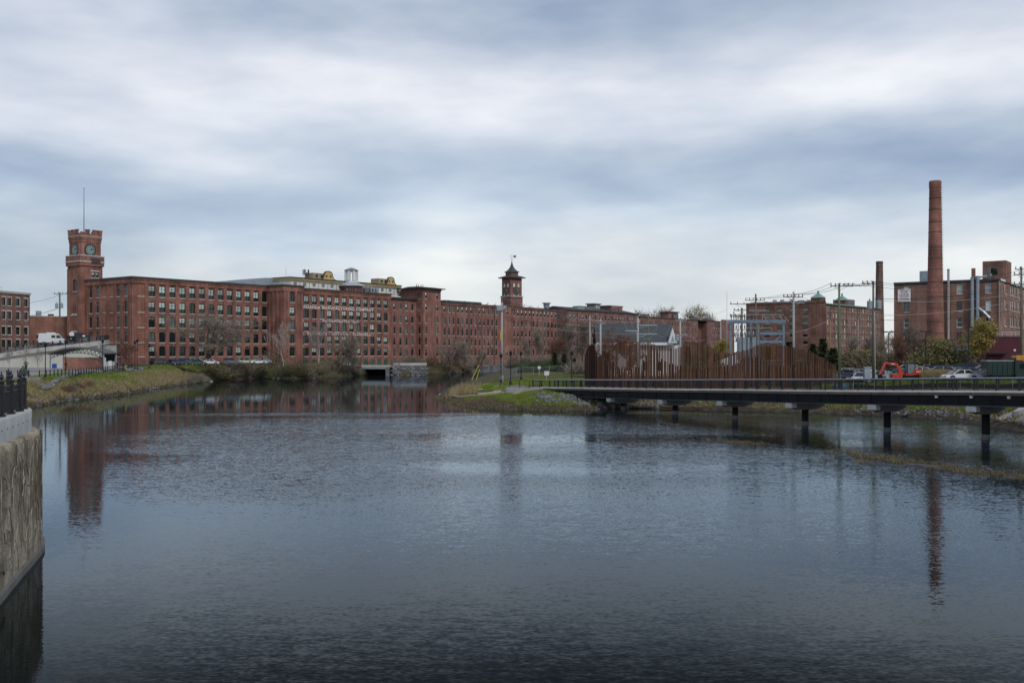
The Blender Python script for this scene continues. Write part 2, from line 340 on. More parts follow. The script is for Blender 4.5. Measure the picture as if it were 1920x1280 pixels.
def water_mat():
    m = bpy.data.materials.new('river_water'); m.use_nodes = True; nt = m.node_tree; L = nt.links; b = nt.nodes['Principled BSDF']
    b.inputs['Base Color'].default_value = (.008, .011, .013, 1); b.inputs['Roughness'].default_value = .03; b.inputs['IOR'].default_value = 1.28
    g = nt.nodes.new('ShaderNodeNewGeometry'); sp = nt.nodes.new('ShaderNodeSeparateXYZ'); L.new(g.outputs['Position'], sp.inputs[0])
    def M(op, *a):
        n = nt.nodes.new('ShaderNodeMath'); n.operation = op
        for i, v in enumerate(a):
            if isinstance(v, (int, float)): n.inputs[i].default_value = v
            else: L.new(v, n.inputs[i])
        return n.outputs[0]
    def nz(s, d, st=(1, 1, 1), rot=0, out=0, off=(0, 0, 0)):
        mp = nt.nodes.new('ShaderNodeMapping'); mp.inputs['Scale'].default_value = st; mp.inputs['Rotation'].default_value = (0, 0, rot); mp.inputs['Location'].default_value = off; L.new(g.outputs['Position'], mp.inputs[0])
        n = nt.nodes.new('ShaderNodeTexNoise'); n.inputs['Scale'].default_value = s; n.inputs['Detail'].default_value = d; L.new(mp.outputs[0], n.inputs['Vector']); return n.outputs[out]
    def sstep(v, a, bb, lo=0., hi=1.):
        n = nt.nodes.new('ShaderNodeMapRange'); n.interpolation_type = 'SMOOTHSTEP'; L.new(v, n.inputs[0]); n.inputs[1].default_value = a; n.inputs[2].default_value = bb; n.inputs[3].default_value = lo; n.inputs[4].default_value = hi; return n.outputs[0]
    # where the wind reaches the surface: open reach in the middle; the far reach and the left edge lie sheltered
    big = nz(.045, 3, (.35, 1, 1)); yy = M('ADD', sp.outputs[1], M('MULTIPLY', M('SUBTRACT', big, .5), 34.))
    far = sstep(yy, 124., 132., 1., 0.)
    bear = M('DIVIDE', sp.outputs[0], M('MAXIMUM', sp.outputs[1], 1.)); bear = M('ADD', bear, M('MULTIPLY', M('SUBTRACT', nz(.09, 3), .5), .12))
    left = sstep(bear, -.45, -.28, 0., 1.)
    near = sstep(sp.outputs[1], 24., 78., .10, 1.)
    gust = sstep(nz(.06, 5, (.35, 1, 1), .15, 0, (9, 3, 0)), .34, .60, .14, 1.15)
    strength = M('ADD', M('MULTIPLY', M('MULTIPLY', M('MULTIPLY', far, left), near), M('MULTIPLY', gust, .20)), M('MULTIPLY', far, .020))
    strength = M('ADD', strength, .009)
    def vec(op, a, bb):
        n = nt.nodes.new('ShaderNodeVectorMath'); n.operation = op; L.new(a, n.inputs[0])
        if isinstance(bb, tuple): n.inputs[1].default_value = bb
        else: L.new(bb, n.inputs['Scale' if op == 'SCALE' else 1])
        return n.outputs[0]
    w1 = vec('SUBTRACT', nz(10., 3, (.6, 1.25, 1), .12, 1), (.5, .5, .5)); w2 = vec('SUBTRACT', nz(2.6, 2, (.5, 1.4, 1), -.1, 1, (3, 7, 0)), (.5, .5, .5))
    w = vec('ADD', vec('MULTIPLY', w1, (1.2, 2.2, 0.)), vec('MULTIPLY', w2, (.35, 1.0, 0.)))
    n = vec('NORMALIZE', vec('ADD', vec('SCALE', vec('ADD', w, (0., -.07, 0.)), strength), (0, 0, 1.)), (0, 0, 0))
    # dark water, reflection curve steepened: a mirror at grazing angles, nearly black looking down into it
    nt.nodes.remove(b); out = nt.nodes['Material Output']
    fr = nt.nodes.new('ShaderNodeFresnel'); fr.inputs['IOR'].default_value = 1.333; L.new(n, fr.inputs['Normal'])
    fac = M('MINIMUM', M('MAXIMUM', M('MULTIPLY', M('SUBTRACT', fr.outputs[0], .14), 1.5), .012), .72)
    gl = nt.nodes.new('ShaderNodeBsdfGlossy'); gl.inputs['Roughness'].default_value = .035; gl.inputs['Color'].default_value = (.80, .91, 1, 1); L.new(n, gl.inputs['Normal'])
    df = nt.nodes.new('ShaderNodeBsdfDiffuse'); df.inputs['Color'].default_value = (.010, .012, .011, 1)
    mx = nt.nodes.new('ShaderNodeMixShader'); L.new(fac, mx.inputs[0]); L.new(df.outputs[0], mx.inputs[1]); L.new(gl.outputs[0], mx.inputs[2]); L.new(mx.outputs[0], out.inputs[0]); return m
mb = MB(); mb.add([(-140,-60,0),(80,-60,0),(80,470,0),(-140,470,0)], [(0,1,2,3)])
w = mb.build('river_water', water_mat()); struct(w)

# paved sheets laid over the ground
def sheet(name, poly, m, lift=.03, step=3.0, z=None, thick=0):
    """a paved sheet that follows the ground"""
    P = [Vector(p) for p in poly]; x0, x1 = min(p.x for p in P), max(p.x for p in P); y0, y1 = min(p.y for p in P), max(p.y for p in P)
    def inside(x, y):
        c = False
        for i in range(len(P)):
            a, b_ = P[i], P[(i+1) % len(P)]
            if (a.y > y) != (b_.y > y) and x < (b_.x-a.x)*(y-a.y)/(b_.y-a.y)+a.x: c = not c
        return c
    import bmesh
    bm = bmesh.new(); f = bm.faces.new([bm.verts.new((p.x, p.y, 0)) for p in P])
    for ax, lo, hi in ((0, x0, x1), (1, y0, y1)):
        k = lo+step
        while k < hi:
            no = [0, 0, 0]; no[ax] = 1; co = [0, 0, 0]; co[ax] = k
            bmesh.ops.bisect_plane(bm, geom=bm.verts[:]+bm.edges[:]+bm.faces[:], plane_co=co, plane_no=no); k += step
    vx = np.array([v.co.x for v in bm.verts]); vy = np.array([v.co.y for v in bm.verts])
    hz = height(vx, vy) if z is None else np.full(vx.shape, z)
    for v, h in zip(bm.verts, hz): v.co.z = h+lift
    bmesh.ops.recalc_face_normals(bm, faces=bm.faces[:])
    for fc in bm.faces:
        if fc.normal.z < 0: fc.normal_flip()
    m_ = bpy.data.meshes.new(name); bm.to_mesh(m_); bm.free(); m_.materials.append(m)
    return struct(obj(name, m_))
sheet('parking_lot', [(54,134),(60,129),(80,122),(120,120),(140,190),(110,215),(70,200),(52,165)], M_asphalt, .10)
sheet('mill_parking', [(-116,262),(-96,262),(-90,290),(-83,300),(-74,312),(-80,322),(-106,285)], M_asphalt, .10)
sheet('plaza', [(-160,163),(-82,166.5),(-87,190),(-90,222),(-98,256),(-118,256),(-170,225)], M_paver, .06)
sheet('path', [(-5,162),(1,160.5),(5,161),(5,164),(0,168),(-1,180),(-2,186),(-6,192),(-9,192),(-7,180),(-6.5,170)], M_gravel, .07)
sheet('path', [(5,158.5),(14,160),(30,160),(32,164),(12,167),(4,164)], M_paver, .09)
# ------------------------------------------------------------------ wall and window kit
def wall(parent, name, p0, p1, z0, z1, holes, m, depth=.32, off=0.):
    """brick wall from p0 to p1 (outside on the right-hand side) with real window openings; holes = (u centre, width, z bottom, height, arch rise)"""
    p0, p1 = Vector(p0), Vector(p1); d = (p1-p0); Lg = d.length; d.normalize(); nrm = Vector((d.y, -d.x)); mb = MB()
    def P(u, z, t=0.): q = p0+d*u+nrm*(off-t); return (q.x, q.y, z)
    us = sorted({0., Lg, *[round(h[0]-h[1]/2, 3) for h in holes], *[round(h[0]+h[1]/2, 3) for h in holes]})
    zs = sorted({z0, z1, *[round(h[2], 3) for h in holes], *[round(h[2]+h[3], 3) for h in holes]})
    us = [u for i, u in enumerate(us) if i == 0 or u-us[i-1] > 1e-3]; zs = [z for i, z in enumerate(zs) if i == 0 or z-zs[i-1] > 1e-3]
    for i in range(len(us)-1):
        uc = (us[i]+us[i+1])/2; j = 0
        while j < len(zs)-1:
            def open_(jj): zc = (zs[jj]+zs[jj+1])/2; return any(abs(uc-h[0]) < h[1]/2 and h[2] < zc < h[2]+h[3] for h in holes)
            if open_(j): j += 1; continue
            k = j
            while k+1 < len(zs)-1 and not open_(k+1): k += 1
            mb.add([P(us[i], zs[j]), P(us[i+1], zs[j]), P(us[i+1], zs[k+1]), P(us[i], zs[k+1])], [(0, 1, 2, 3)]); j = k+1
    for (u, w_, zb, h, rise) in holes:
        a, b_, t = u-w_/2, u+w_/2, zb+h
        mb.add([P(a, zb), P(b_, zb), P(b_, zb, depth), P(a, zb, depth)], [(3, 2, 1, 0)])
        mb.add([P(a, zb), P(a, t), P(a, t, depth), P(a, zb, depth)], [(3, 2, 1, 0)]); mb.add([P(b_, zb), P(b_, t), P(b_, t, depth), P(b_, zb, depth)], [(0, 1, 2, 3)])
        if rise <= 0: mb.add([P(a, t), P(b_, t), P(b_, t, depth), P(a, t, depth)], [(0, 1, 2, 3)])
        else:
            n = 6; arc = [(a+(b_-a)*k/n, t-rise*(2*k/n-1)**2) for k in range(n+1)]
            for k in range(n):
                (ua, za), (ub, zb_) = arc[k], arc[k+1]
                mb.add([P(ua, za), P(ub, zb_), P(ub, t), P(ua, t)], [(0, 1, 2, 3)]); mb.add([P(ua, za), P(ub, zb_), P(ub, zb_, depth), P(ua, za, depth)], [(0, 1, 2, 3)])
    return mb.build(name, m, parent)

WIN = {}
def window_meshes(kind, w, h, rise, cols, rows, fr):
    k = (kind, round(w, 2), round(h, 2))
    if k in WIN: return WIN[k]
    t, y = .085, .18; mb = MB()
    mb.box(-w/2, -w/2+t, y, y+.1, 0, h); mb.box(w/2-t, w/2, y, y+.1, 0, h); mb.box(-w/2+t, w/2-t, y, y+.1, 0, t); mb.box(-w/2+t, w/2-t, y, y+.1, h-t-rise*.5, h)
    for i in range(1, cols): x = -w/2+w*i/cols; mb.box(x-.05, x+.05, y+.004, y+.09, t, h-t-rise*.5)
    for j in rows: mb.box(-w/2+t, w/2-t, y+.008, y+.085, h*j-.04, h*j+.04)
    frame = mb.mesh('window', fr)
    panes = []
    for v in range(6):   # how far the blind is down
        mb = MB(); cut = [0, .30, .36, .55, .80, 1.0][v]
        zc = h*(1-0) if v == 0 else h*(1-([0, .62, .66, .5, .3, .8][v]))
        q = lambda z0, z1, mi: mb.add([(-w/2, y+.06, z0), (w/2, y+.06, z0), (w/2, y+.06, z1), (-w/2, y+.06, z1)], [(0, 1, 2, 3)], mi)
        if v == 0: q(0, h, 0)
        elif v in (1, 2, 3): q(0, zc, 0); q(zc, h, 1)
        elif v == 4: q(0, zc, 0); q(zc, h, 2)
        else: q(0, h, 2)
        panes.append(mb.mesh('pane', [M_glass, M_blind, M_blind2]))
    mb = MB().box(-w/2-.14, w/2+.14, -.12, .2, -.24, 0); sill = mb.mesh('sill', M_stone)
    WIN[k] = (frame, panes, sill); return WIN[k]
def put_window(parent, p0, p1, u, zb, kit, variant, off=0., simple=False, sill=True, name='window'):
    p0, p1 = Vector(p0), Vector(p1); d = (p1-p0).normalized(); nrm = Vector((d.y, -d.x)); q = p0+d*u+nrm*off
    o = obj(name, kit[0], parent, (q.x, q.y, zb), math.atan2(d.y, d.x))
    obj('pane', kit[1][variant], o)
    if sill: obj('sill', kit[2], o)
    return o
WS = {}
def small_window_meshes(w, h, white=False, sill=True):
    """sash window for the farther walls, one mesh: frame, two sashes, sill"""
    k = (round(w, 2), round(h, 2), white)
    if k in WS: return WS[k]
    out = []
    for v in range(4):
        mb = MB(); y = .15; t = .09
        mb.box(-w/2, -w/2+t, y, y+.1, 0, h, 0); mb.box(w/2-t, w/2, y, y+.1, 0, h, 0); mb.box(-w/2+t, w/2-t, y, y+.1, 0, t, 0); mb.box(-w/2+t, w/2-t, y, y+.1, h-t, h, 0); mb.box(-w/2+t, w/2-t, y+.02, y+.09, h*.5-.05, h*.5+.05, 0)
        up = [1, 3, 2, 2][v] if not white else [2, 1, 1, 3][v]; lo = [1, 1, 2, 1][v] if not white else [1, 1, 2, 3][v]
        mb.add([(-w/2+t, y+.06, t), (w/2-t, y+.06, t), (w/2-t, y+.06, h/2), (-w/2+t, y+.06, h/2)], [(0, 1, 2, 3)], lo)
        mb.add([(-w/2+t, y+.05, h/2), (w/2-t, y+.05, h/2), (w/2-t, y+.05, h), (-w/2+t, y+.05, h)], [(0, 1, 2, 3)], up)
        if sill: mb.box(-w/2-.1, w/2+.1, -.1, .15, -.2, 0, 4)
        out.append(mb.mesh('window', [M_framew if white else M_frame, M_glass, M_blind2, M_blind, M_stone]))
    WS[k] = out; return out
def put_small(parent, p0, p1, u, zb, kit, v, off=0.):
    p0, p1 = Vector(p0), Vector(p1); d = (p1-p0).normalized(); nrm = Vector((d.y, -d.x)); q = p0+d*u+nrm*off
    return obj('window', kit[v], parent, (q.x, q.y, zb), math.atan2(d.y, d.x))
def parapet_box(parent, name, x0, x1, y0, y1, z0, z1, m): return MB().box(x0, x1, y0, y1, z0, z1).build(name, m, parent)
def corbels(parent, p0, p1, z, m, pitch=.75, h=.55, d_=.22):
    """row of corbelled brick teeth under a cornice, too small to pick apart"""
    p0, p1 = Vector(p0), Vector(p1); d = (p1-p0); Lg = d.length; d.normalize(); n = Vector((d.y, -d.x)); mb = MB(); k = .2
    while k < Lg-.3:
        a = p0+d*k; b_ = p0+d*(k+pitch*.5)
        v = [(*a, z-h), (*b_, z-h), (*(b_+n*d_), z-h*.6), (*(a+n*d_), z-h*.6), (*a, z), (*b_, z), (*(b_+n*d_), z), (*(a+n*d_), z)]
        mb.add(v, [(0,3,2,1),(4,5,6,7),(2,3,7,6),(1,2,6,5),(3,0,4,7)]); k += pitch
    return stuff(mb.build('corbel_course', m, parent))
PHI = math.atan2(.807, .591)                       # the mill's long walls run at this heading
E2 = Vector((.591, .807)).normalized(); E1 = Vector((-E2.y, E2.x))
rw = random.Random(21)

# ------------------------------------------------------------------ mill, left range with the big windows
AZ = [(27.38, 3.3), (22.69, 3.2), (18.34, 3.2), (13.88, 3.05), (9.81, 3.05)]
def big_pane(row, n=5, bright=.55):
    r = rw.random(); p = [.92, .80, .55, .35, .32][row]*bright/.55
    if r < p: return rw.choice([1, 1, 2, 3, 3])
    return rw.choice([0, 0, 0, 4, 5, 0])
mA = thing('mill_building', 'long red brick mill range with tall teal windows beside the battlemented clock tower', 'mill', (-108, 283, 3.6), PHI)
OZ = 3.6
cols = [6.31+3.43*i for i in range(13)]; LA = 48.6
holes = [(u, 2.15, t-h-OZ, h, .38) for u in cols for t, h in AZ]
wall(mA, 'wall', (0, 0), (LA, 0), 0, 25.6-.0, holes, M_brickA, .30)
kit = window_meshes('mill', 2.15, 3.2, .38, 2, (.36, .68), M_frame)
kitl = window_meshes('mill', 2.15, 3.05, .38, 2, (.36, .68), M_frame); kitt = window_meshes('mill', 2.15, 3.3, .38, 2, (.36, .68), M_frame)
for i, u in enumerate(cols):
    for r, (t, h) in enumerate(AZ): put_window(mA, (0, 0), (LA, 0), u, t-h-OZ, {3.3: kitt, 3.2: kit, 3.05: kitl}[h], big_pane(r, bright=.55 if i < 11 else .25))
for i in range(14): x = cols[0]-3.43/2+3.43*i; MB().box(x-.62, x+.62, -.22, -.002, 0, 24.1).build('pilaster', M_brickA, mA)
for zt, hh in AZ: MB().box(1.75, 4.15, -.012, .0, zt-hh-OZ, zt-OZ).build('bricked_up_window', M_brickPanel, mA); MB().box(1.65, 4.25, -.12, -.014, zt-hh-OZ-.24, zt-hh-OZ).build('sill', M_stone, mA)
MB().box(-.30, LA, -.30, -.002, 24.1, 25.45).build('cornice_band', M_brickA, mA); corbels(mA, (0, -.30), (LA, -.30), 25.3, M_brickA)
MB().box(-.45, LA+.3, -.5, -.003, 25.45, 26.0).build('cornice', M_trimdark, mA)
MB().box(0, LA+9, 0.0, 23.8, 25.6, 25.98).build('roof', M_roofdark, mA)
# end wall facing the plaza
sc_ = [3.05, 6.78, 17.35, 21.02]; SW = 24.
side = [(SW-u, 1.55, t-h-OZ, h, .3) for u in sc_ for t, h in AZ]
wall(mA, 'end_wall', (0, SW), (0, 0), 0, 25.6, side, M_brickA, .3)
kits = window_meshes('end', 1.55, 3.2, .3, 2, (.5,), M_frame); kitsl = window_meshes('end', 1.55, 3.05, .3, 2, (.5,), M_frame); kitst = window_meshes('end', 1.55, 3.3, .3, 2, (.5,), M_frame)
for u in sc_:
    for r, (t, h) in enumerate(AZ): put_window(mA, (0, SW), (0, 0), SW-u, t-h-OZ, {3.3: kitst, 3.2: kits, 3.05: kitsl}[h], rw.choice([0, 0, 4, 5, 4]))
for u in (10.21, 13.91):
    for t, h in AZ: MB().box(-.012, 0, u-.75, u+.75, t-h-OZ, t-OZ).build('bricked_up_window', M_brickPanel, mA); MB().box(-.12, -.014, u-.85, u+.85, t-h-OZ-.24, t-h-OZ).build('sill', M_stone, mA)
for u in (1.0, 4.95, 8.4, 12.05, 15.7, 19.2, 23.2): MB().box(-.2, -.002, u-.5, u+.5, 0, 24.1).build('pilaster', M_brickA, mA)
MB().box(-.299, -.002, 0, SW, 24.1, 25.449).build('cornice_band', M_brickA, mA); MB().box(-.5, -.003, -.003, SW, 25.455, 25.995).build('cornice', M_trimdark, mA)
MB().box(0.0, LA, 23.5, 23.8, 0, 25.6).build('rear_wall', M_brickA, mA)
# stair block that steps forward
SB = 7.66
sh = [(3.8, 2.1, t-h-OZ, h, .38) for t, h in AZ]
wall(mA, 'stair_block_wall', (LA, -SB), (LA+8.5, -SB), 0, 25.6, sh, M_brickA, .3)
wall(mA, 'stair_block_return', (LA, 0), (LA, -SB), 0, 25.6, [], M_brickA)
for r, (t, h) in enumerate(AZ): put_window(mA, (LA, -SB), (LA+8.5, -SB), 3.8, t-h-OZ, {3.3: kitt, 3.2: kit, 3.05: kitl}[h], big_pane(r))
for u in (.7, 2.15, 5.5, 7.8): MB().box(LA+u-.5, LA+u+.5, -SB-.2, -SB-.002, 0, 23.9).build('pilaster', M_brickA, mA)
for u in (1.0, 3.0, 5.0, 6.9): MB().box(LA-.2, LA-.002, -u-.4, -u+.4, 0, 23.9).build('pilaster', M_brickA, mA)
MB().box(LA-.3, LA+8.6, -SB-.3, -SB-.002, 23.9, 25.5).build('cornice_band', M_brickA, mA); MB().box(LA-.299, LA-.002, -SB-.002, -.31, 23.9, 25.499).build('cornice_band', M_brickA, mA)
MB().box(LA-.55, LA+8.75, -SB-.55, -.504, 25.5, 26.05).build('cornice', M_trimdark, mA)
MB().box(LA+8.3, LA+8.5, -SB+.01, 0, 0, 25.5).build('stair_block_end', M_brickA, mA)
# low grey roof that shows over the parapet
mb = MB(); mb.prism([(30, 26.0), (57, 26.0), (57, 29.1), (54, 29.1)], 'y', 7, 20); mb.build('rear_roof', M_galv, mA)

# battlemented clock tower ------------------------------------------------------
tb = Vector((-128.3, 296.0)); mT = thing('clock_tower', 'square red brick clock tower with battlements and a flagpole', 'clock tower', (tb.x, tb.y, 4.0), PHI)
TZ = 4.0
def clock(parent, name, c, r, rz, dial=(.22, .275, .27)):
    m_d = mat('dial_pale' if dial[0] > .2 else 'dial_dark', dial, .12, 3, .5)
    o = MB().tube([(0, -.12, 0), (0, 0.05, 0)], r*1.16, 28).build(name, mat('clock_rim', (.02, .03, .03), .1, 3, .5), parent, loc=c, rz=rz)
    MB().tube([(0, -.16, 0), (0, -.121, 0)], r*.92, 28).build('dial', m_d, o)
    mk = M_black if dial[0] > .2 else mat('dial_gold', (.6, .55, .42), .1, 3, .4)
    for k in range(12):
        a = math.pi*k/6; MB().bar((math.sin(a)*r*.66, -.18, math.cos(a)*r*.66), (math.sin(a)*r*.86, -.18, math.cos(a)*r*.86), r*.10, .03, up=(0, 1, 0)).build('hour_mark', mk, o)
    for a, ln, ww in ((math.radians(58), .5, .11), (math.radians(75), .78, .08)): MB().bar((0, -.21, 0), (math.sin(a)*r*ln, -.21, math.cos(a)*r*ln), r*ww, .03, up=(0, 1, 0)).build('hand', mk, o)
    return o
S = 7.1; top1 = 35-TZ; 
th_l = [(S*.42, .55, 19.5-TZ, 2.1, 0), (S*.62, .55, 19.5-TZ, 2.1, 0), (S*.42, .55, 14.4-TZ, 2.0, 0), (S*.62, .55, 14.4-TZ, 2.0, 0), (S*.52, 1.3, 9.2-TZ, 2.0, 0), (S*.56, 2.2, 26.2-TZ, 3.6, .7)]
th_r = [(4.1, .9, 30.4-TZ, 1.7, 0), (5.35, .9, 30.4-TZ, 1.7, 0)]
wall(mT, 'shaft_wall', (0, S), (0, 0), 0, top1, th_l, M_brickC, .35)
wall(mT, 'shaft_wall', (0, 0), (S, 0), 0, top1, th_r, M_brickC, .3)
MB().box(.05, S, S-.2, S, 0, top1).build('shaft_wall', M_brickC, mT); MB().box(S-.2, S, .05, S-.21, 0, top1).build('shaft_wall', M_brickC, mT)
for (u, w_, zb, h, rise) in th_l:
    k_ = window_meshes('slit' if w_ < 1 else 'tower', w_, h, rise, 1 if w_ < 1 else 3, (), M_frame); put_window(mT, (0, S), (0, 0), u, zb, k_, 0)
for (u, w_, zb, h, rise) in th_r: put_window(mT, (0, 0), (S, 0), u, zb, window_meshes('upper', w_, h, 0, 1, (.5,), M_frame), 3)
for y0 in (.02, S-1.4): MB().box(-.16, -.002, y0, y0+1.4, 0, 33-TZ).build('corner_pilaster', M_brickC, mT)
MB().box(0.02, 1.4, -.16, -.002, 0, 33-TZ).build('corner_pilaster', M_brickC, mT)
def ring(parent, name, x0, x1, z0, z1, m): return MB().box(x0, x1, x0, x1, z0, z1).build(name, m, parent)
ring(mT, 'ledge', -.35, S+.35, top1-1.2, top1-.1, M_brickC); ring(mT, 'ledge_course', -.5, S+.5, top1-.1, top1+.22, M_stone)
ring(mT, 'ledge_parapet', -.38, S+.38, top1+.22, top1+1.7, M_brickC); ring(mT, 'parapet_coping', -.48, S+.48, top1+1.7, top1+1.95, M_stone)
i0, i1 = .35, S-.35; z0c, z1c = top1+1.95, 42.3-TZ
ring(mT, 'clock_stage', i0, i1, z0c, z1c, M_brickC)
ring(mT, 'corbel_band', i0-.12, i1+.12, z1c-1.4, z1c-.5, M_brickC); ring(mT, 'corbel_band', i0-.24, i1+.24, z1c-.5, z1c+.25, M_brickC); ring(mT, 'battlement_course', i0-.34, i1+.34, z1c+.25, z1c+.45, M_stone)
bz = z1c+.45; a_, b2 = i0-.25, i1+.25
for nm, bx in (('w', (a_, a_+.35, a_, b2)), ('e', (b2-.35, b2, a_, b2)), ('s', (a_+.351, b2-.351, a_, a_+.35)), ('n', (a_+.351, b2-.351, b2-.35, b2))): MB().box(bx[0], bx[1], bx[2], bx[3], bz, bz+.75).build('parapet', M_brickC, mT)
for k in range(4):
    q = a_+(b2-a_)*(k/3.)
    for fx, fy in ((q, a_), (q, b2), (a_, q), (b2, q)):
        if (fx, fy) in ((a_, q), (b2, q)) and k in (0, 3): continue
        w2 = .62; x0 = min(max(fx-w2, a_-.05), b2-1.19+.0); y0 = min(max(fy-w2, a_-.05), b2-1.19)
        dx = 1.24 if fy in (a_, b2) and not (fx in (a_, b2) and k not in (0, 3)) else .45; dy = .45 if dx > 1 else 1.24
        if dx > 1: yb = a_-.05 if fy == a_ else b2-.40; o = MB().box(x0, x0+1.24, yb, yb+.45, bz+.752, bz+1.75).box(x0-.12, x0+1.36, yb-.1, yb+.55, bz+1.75, bz+1.95).build('merlon', M_brickC, mT)
        else: xb = a_-.05 if fx == a_ else b2-.40; o = MB().box(xb, xb+.45, y0, y0+1.24, bz+.752, bz+1.75).box(xb-.1, xb+.55, y0-.12, y0+1.36, bz+1.75, bz+1.95).build('merlon', M_brickC, mT)
clock(mT, 'clock_face', ((i0+i1)/2-.3, i0-.02, 38.6-TZ), 1.6, 0); clock(mT, 'clock_face', (i0-.02, (i0+i1)/2, 38.6-TZ), 1.6, -math.pi/2)
for (x0, x1, y0, y1, z0) in ((i0-.14, i0-.002, 1.9, 5.2, 36.6), (1.7, 4.9, i0-.14, i0-.002, 36.6)): MB().box(x0, x1, y0, y1, z0-TZ, z0-TZ+.25).build('clock_sill', M_stone, mT)
MB().box(3.2, 6.1, -.34, -.39+.03, top1+.0, top1+1.3).box(3.2, 6.1, -.6, -.5, top1-.3, top1+1.2).build('balcony', M_trimdark, mT)
MB().box(3.0, 6.2, -.15, -.002, 28.9-TZ, 29.2-TZ).build('sill_course', M_stone, mT); MB().box(3.1, 6.1, -.14, -.002, 32.2-TZ, 32.5-TZ).build('lintel_course', M_stone, mT)
MB().box(-.15, -.002, 1.6, 5.4, 18.9-TZ, 19.2-TZ).build('sill_course', M_stone, mT); MB().box(-.15, -.002, 1.6, 5.4, 13.9-TZ, 14.2-TZ).build('sill_course', M_stone, mT)
MB().box(-.45, -.002, 1.7, 5.3, 11.6-TZ, 13.6-TZ).build('balcony_box', M_concd, mT)
MB().tube([(S*.45, S*.5, bz), (S*.45, S*.5, 57.2-TZ)], [.13, .06], 8).lathe([(.02, 57.2-TZ), (.2, 57.35-TZ), (.02, 57.6-TZ)], 8, (S*.45, S*.5)).build('flagpole', M_trimdark, mT)

# painted-letter range ------------------------------------------------------------
BP = Vector((-68, 324.5)); mB = thing('mill_building', 'red brick mill range with white painted lettering between its window rows', 'mill', (BP.x, BP.y, 3.0), PHI); BZ = 3.0
BR = [(26.57, 2.98), (22.1, 3.04), (17.88, 3.0), (13.52, 2.75), (9.52, 2.8)]; LB = 41.3; bc = [1.25+3.395*i for i in range(12)]
holes = [(u, 2.15, t-h-BZ, h, .36) for u in bc for t, h in BR]+[(u, 2.0, 3.4-BZ, 2.2, .5) for u in bc]
wall(mB, 'wall', (0, 0), (LB, 0), 0, 28.9-BZ, holes, M_brickA, .3)
kb = {h: window_meshes('mill', 2.15, h, .36, 2, (.36, .68), M_frame) for h in (2.98, 3.04, 3.0, 2.75, 2.8)}
for i, u in enumerate(bc):
    for r, (t, h) in enumerate(BR):
        b_ = .55 if r in (0,) or (r == 1 and i > 3) else .18
        put_window(mB, (0, 0), (LB, 0), u, t-h-BZ, kb[h], big_pane(0 if r == 0 else 2, bright=.57 if r == 0 else (.8 if b_ > .3 else .35)))
    g = MB().box(-1.0, 1.0, .12, .2, 0, 2.2).build('green_shutter', M_green, mB, loc=(u, 0, 3.4-BZ))
for i in range(13): x = bc[0]-3.395/2+3.395*i; x0 = max(x-.6, .01); MB().box(x0, min(x+.6, LB), -.2, -.002, 0, 24.0).build('pilaster', M_brickA, mB)
MB().box(0, LB+.0, -.28, -.002, 24.0, 25.5).build('cornice_band', M_brickA, mB); corbels(mB, (0, -.28), (LB, -.28), 25.4, M_brickA)
MB().box(0, LB+.4, -.5, -.003, 25.5, 25.95).build('cornice', M_trimdark, mB); MB().box(0, LB, 0, 30, 25.6, 25.94).build('roof', M_roofdark, mB)
MB().box(LB-.25, LB, .01, 30, 0, 25.59).build('end_wall', M_brickA, mB)
M_letter = mat('sign_paint_white', (.72, .67, .63), .22, 1.3, .8, rand=.15)
def painted(txt, u0, u1, z, size, parent):
    me = text_mesh(txt, size, M_letter, .012, 'LEFT', 1.25, .02); x1 = max(v.co.x for v in me.vertices); k = (u1-u0)/x1
    return obj('painted_lettering', me, parent, (u0, -.225, z), rot=(math.pi/2, 0, 0), scale=(k, 1, 1))
painted('NASHUA MANUFACTURING COMPANY', .15, 32.2, 22.28-BZ, 1.3, mB); painted('INCORPORATED 1823', 8.0, 24.8, 18.02-BZ, 1.0, mB); painted('BLANKETS - COTTON - FLANNELS', 1.4, 30.7, 13.68-BZ, 1.15, mB)

# yellow and white penthouse on its roof
mP = thing('penthouse', 'white rooftop penthouse with ochre eaves and curved ochre gables behind the lettered range', 'penthouse', (BP.x, BP.y, 28.94), PHI)
py0, pz = 9.5, 0.
pu0, pu1 = 2.5, 57.
wall(mP, 'wall', (pu0, py0), (pu1, py0), 0, 3.3, [(u, 1.5, 1.35, 1.2, 0) for u in np.arange(2.5, pu1-pu0-1, 4.2)], M_whitewall, .2)
kp = window_meshes('pent', 1.5, 1.2, 0, 2, (), M_framew)
for u in np.arange(2.5, pu1-pu0-1, 4.2): put_window(mP, (pu0, py0), (pu1, py0), u, 1.35, kp, 5, sill=False)
MB().box(pu0-.4, pu1, py0-.7, py0+10, 3.3, 3.5).build('eave_band', M_yellow, mP); MB().box(pu0-.2, pu1, py0-.25, py0+9.5, 3.5, 4.0).build('frieze', M_yellow, mP); MB().box(pu0-.5, pu1, py0-.75, py0+10.1, 4.0, 4.2).build('roof', M_roofdark, mP)
MB().box(pu0, pu0+.2, py0+.02, py0+10, 0, 3.3).build('end_wall', M_whitewall, mP)
for u in np.arange(pu0+.3, pu1, 4.2): MB().box(u-.09, u+.09, py0-.12, py0-.01, 0, 2.9).build('downpipe', M_galv, mP)
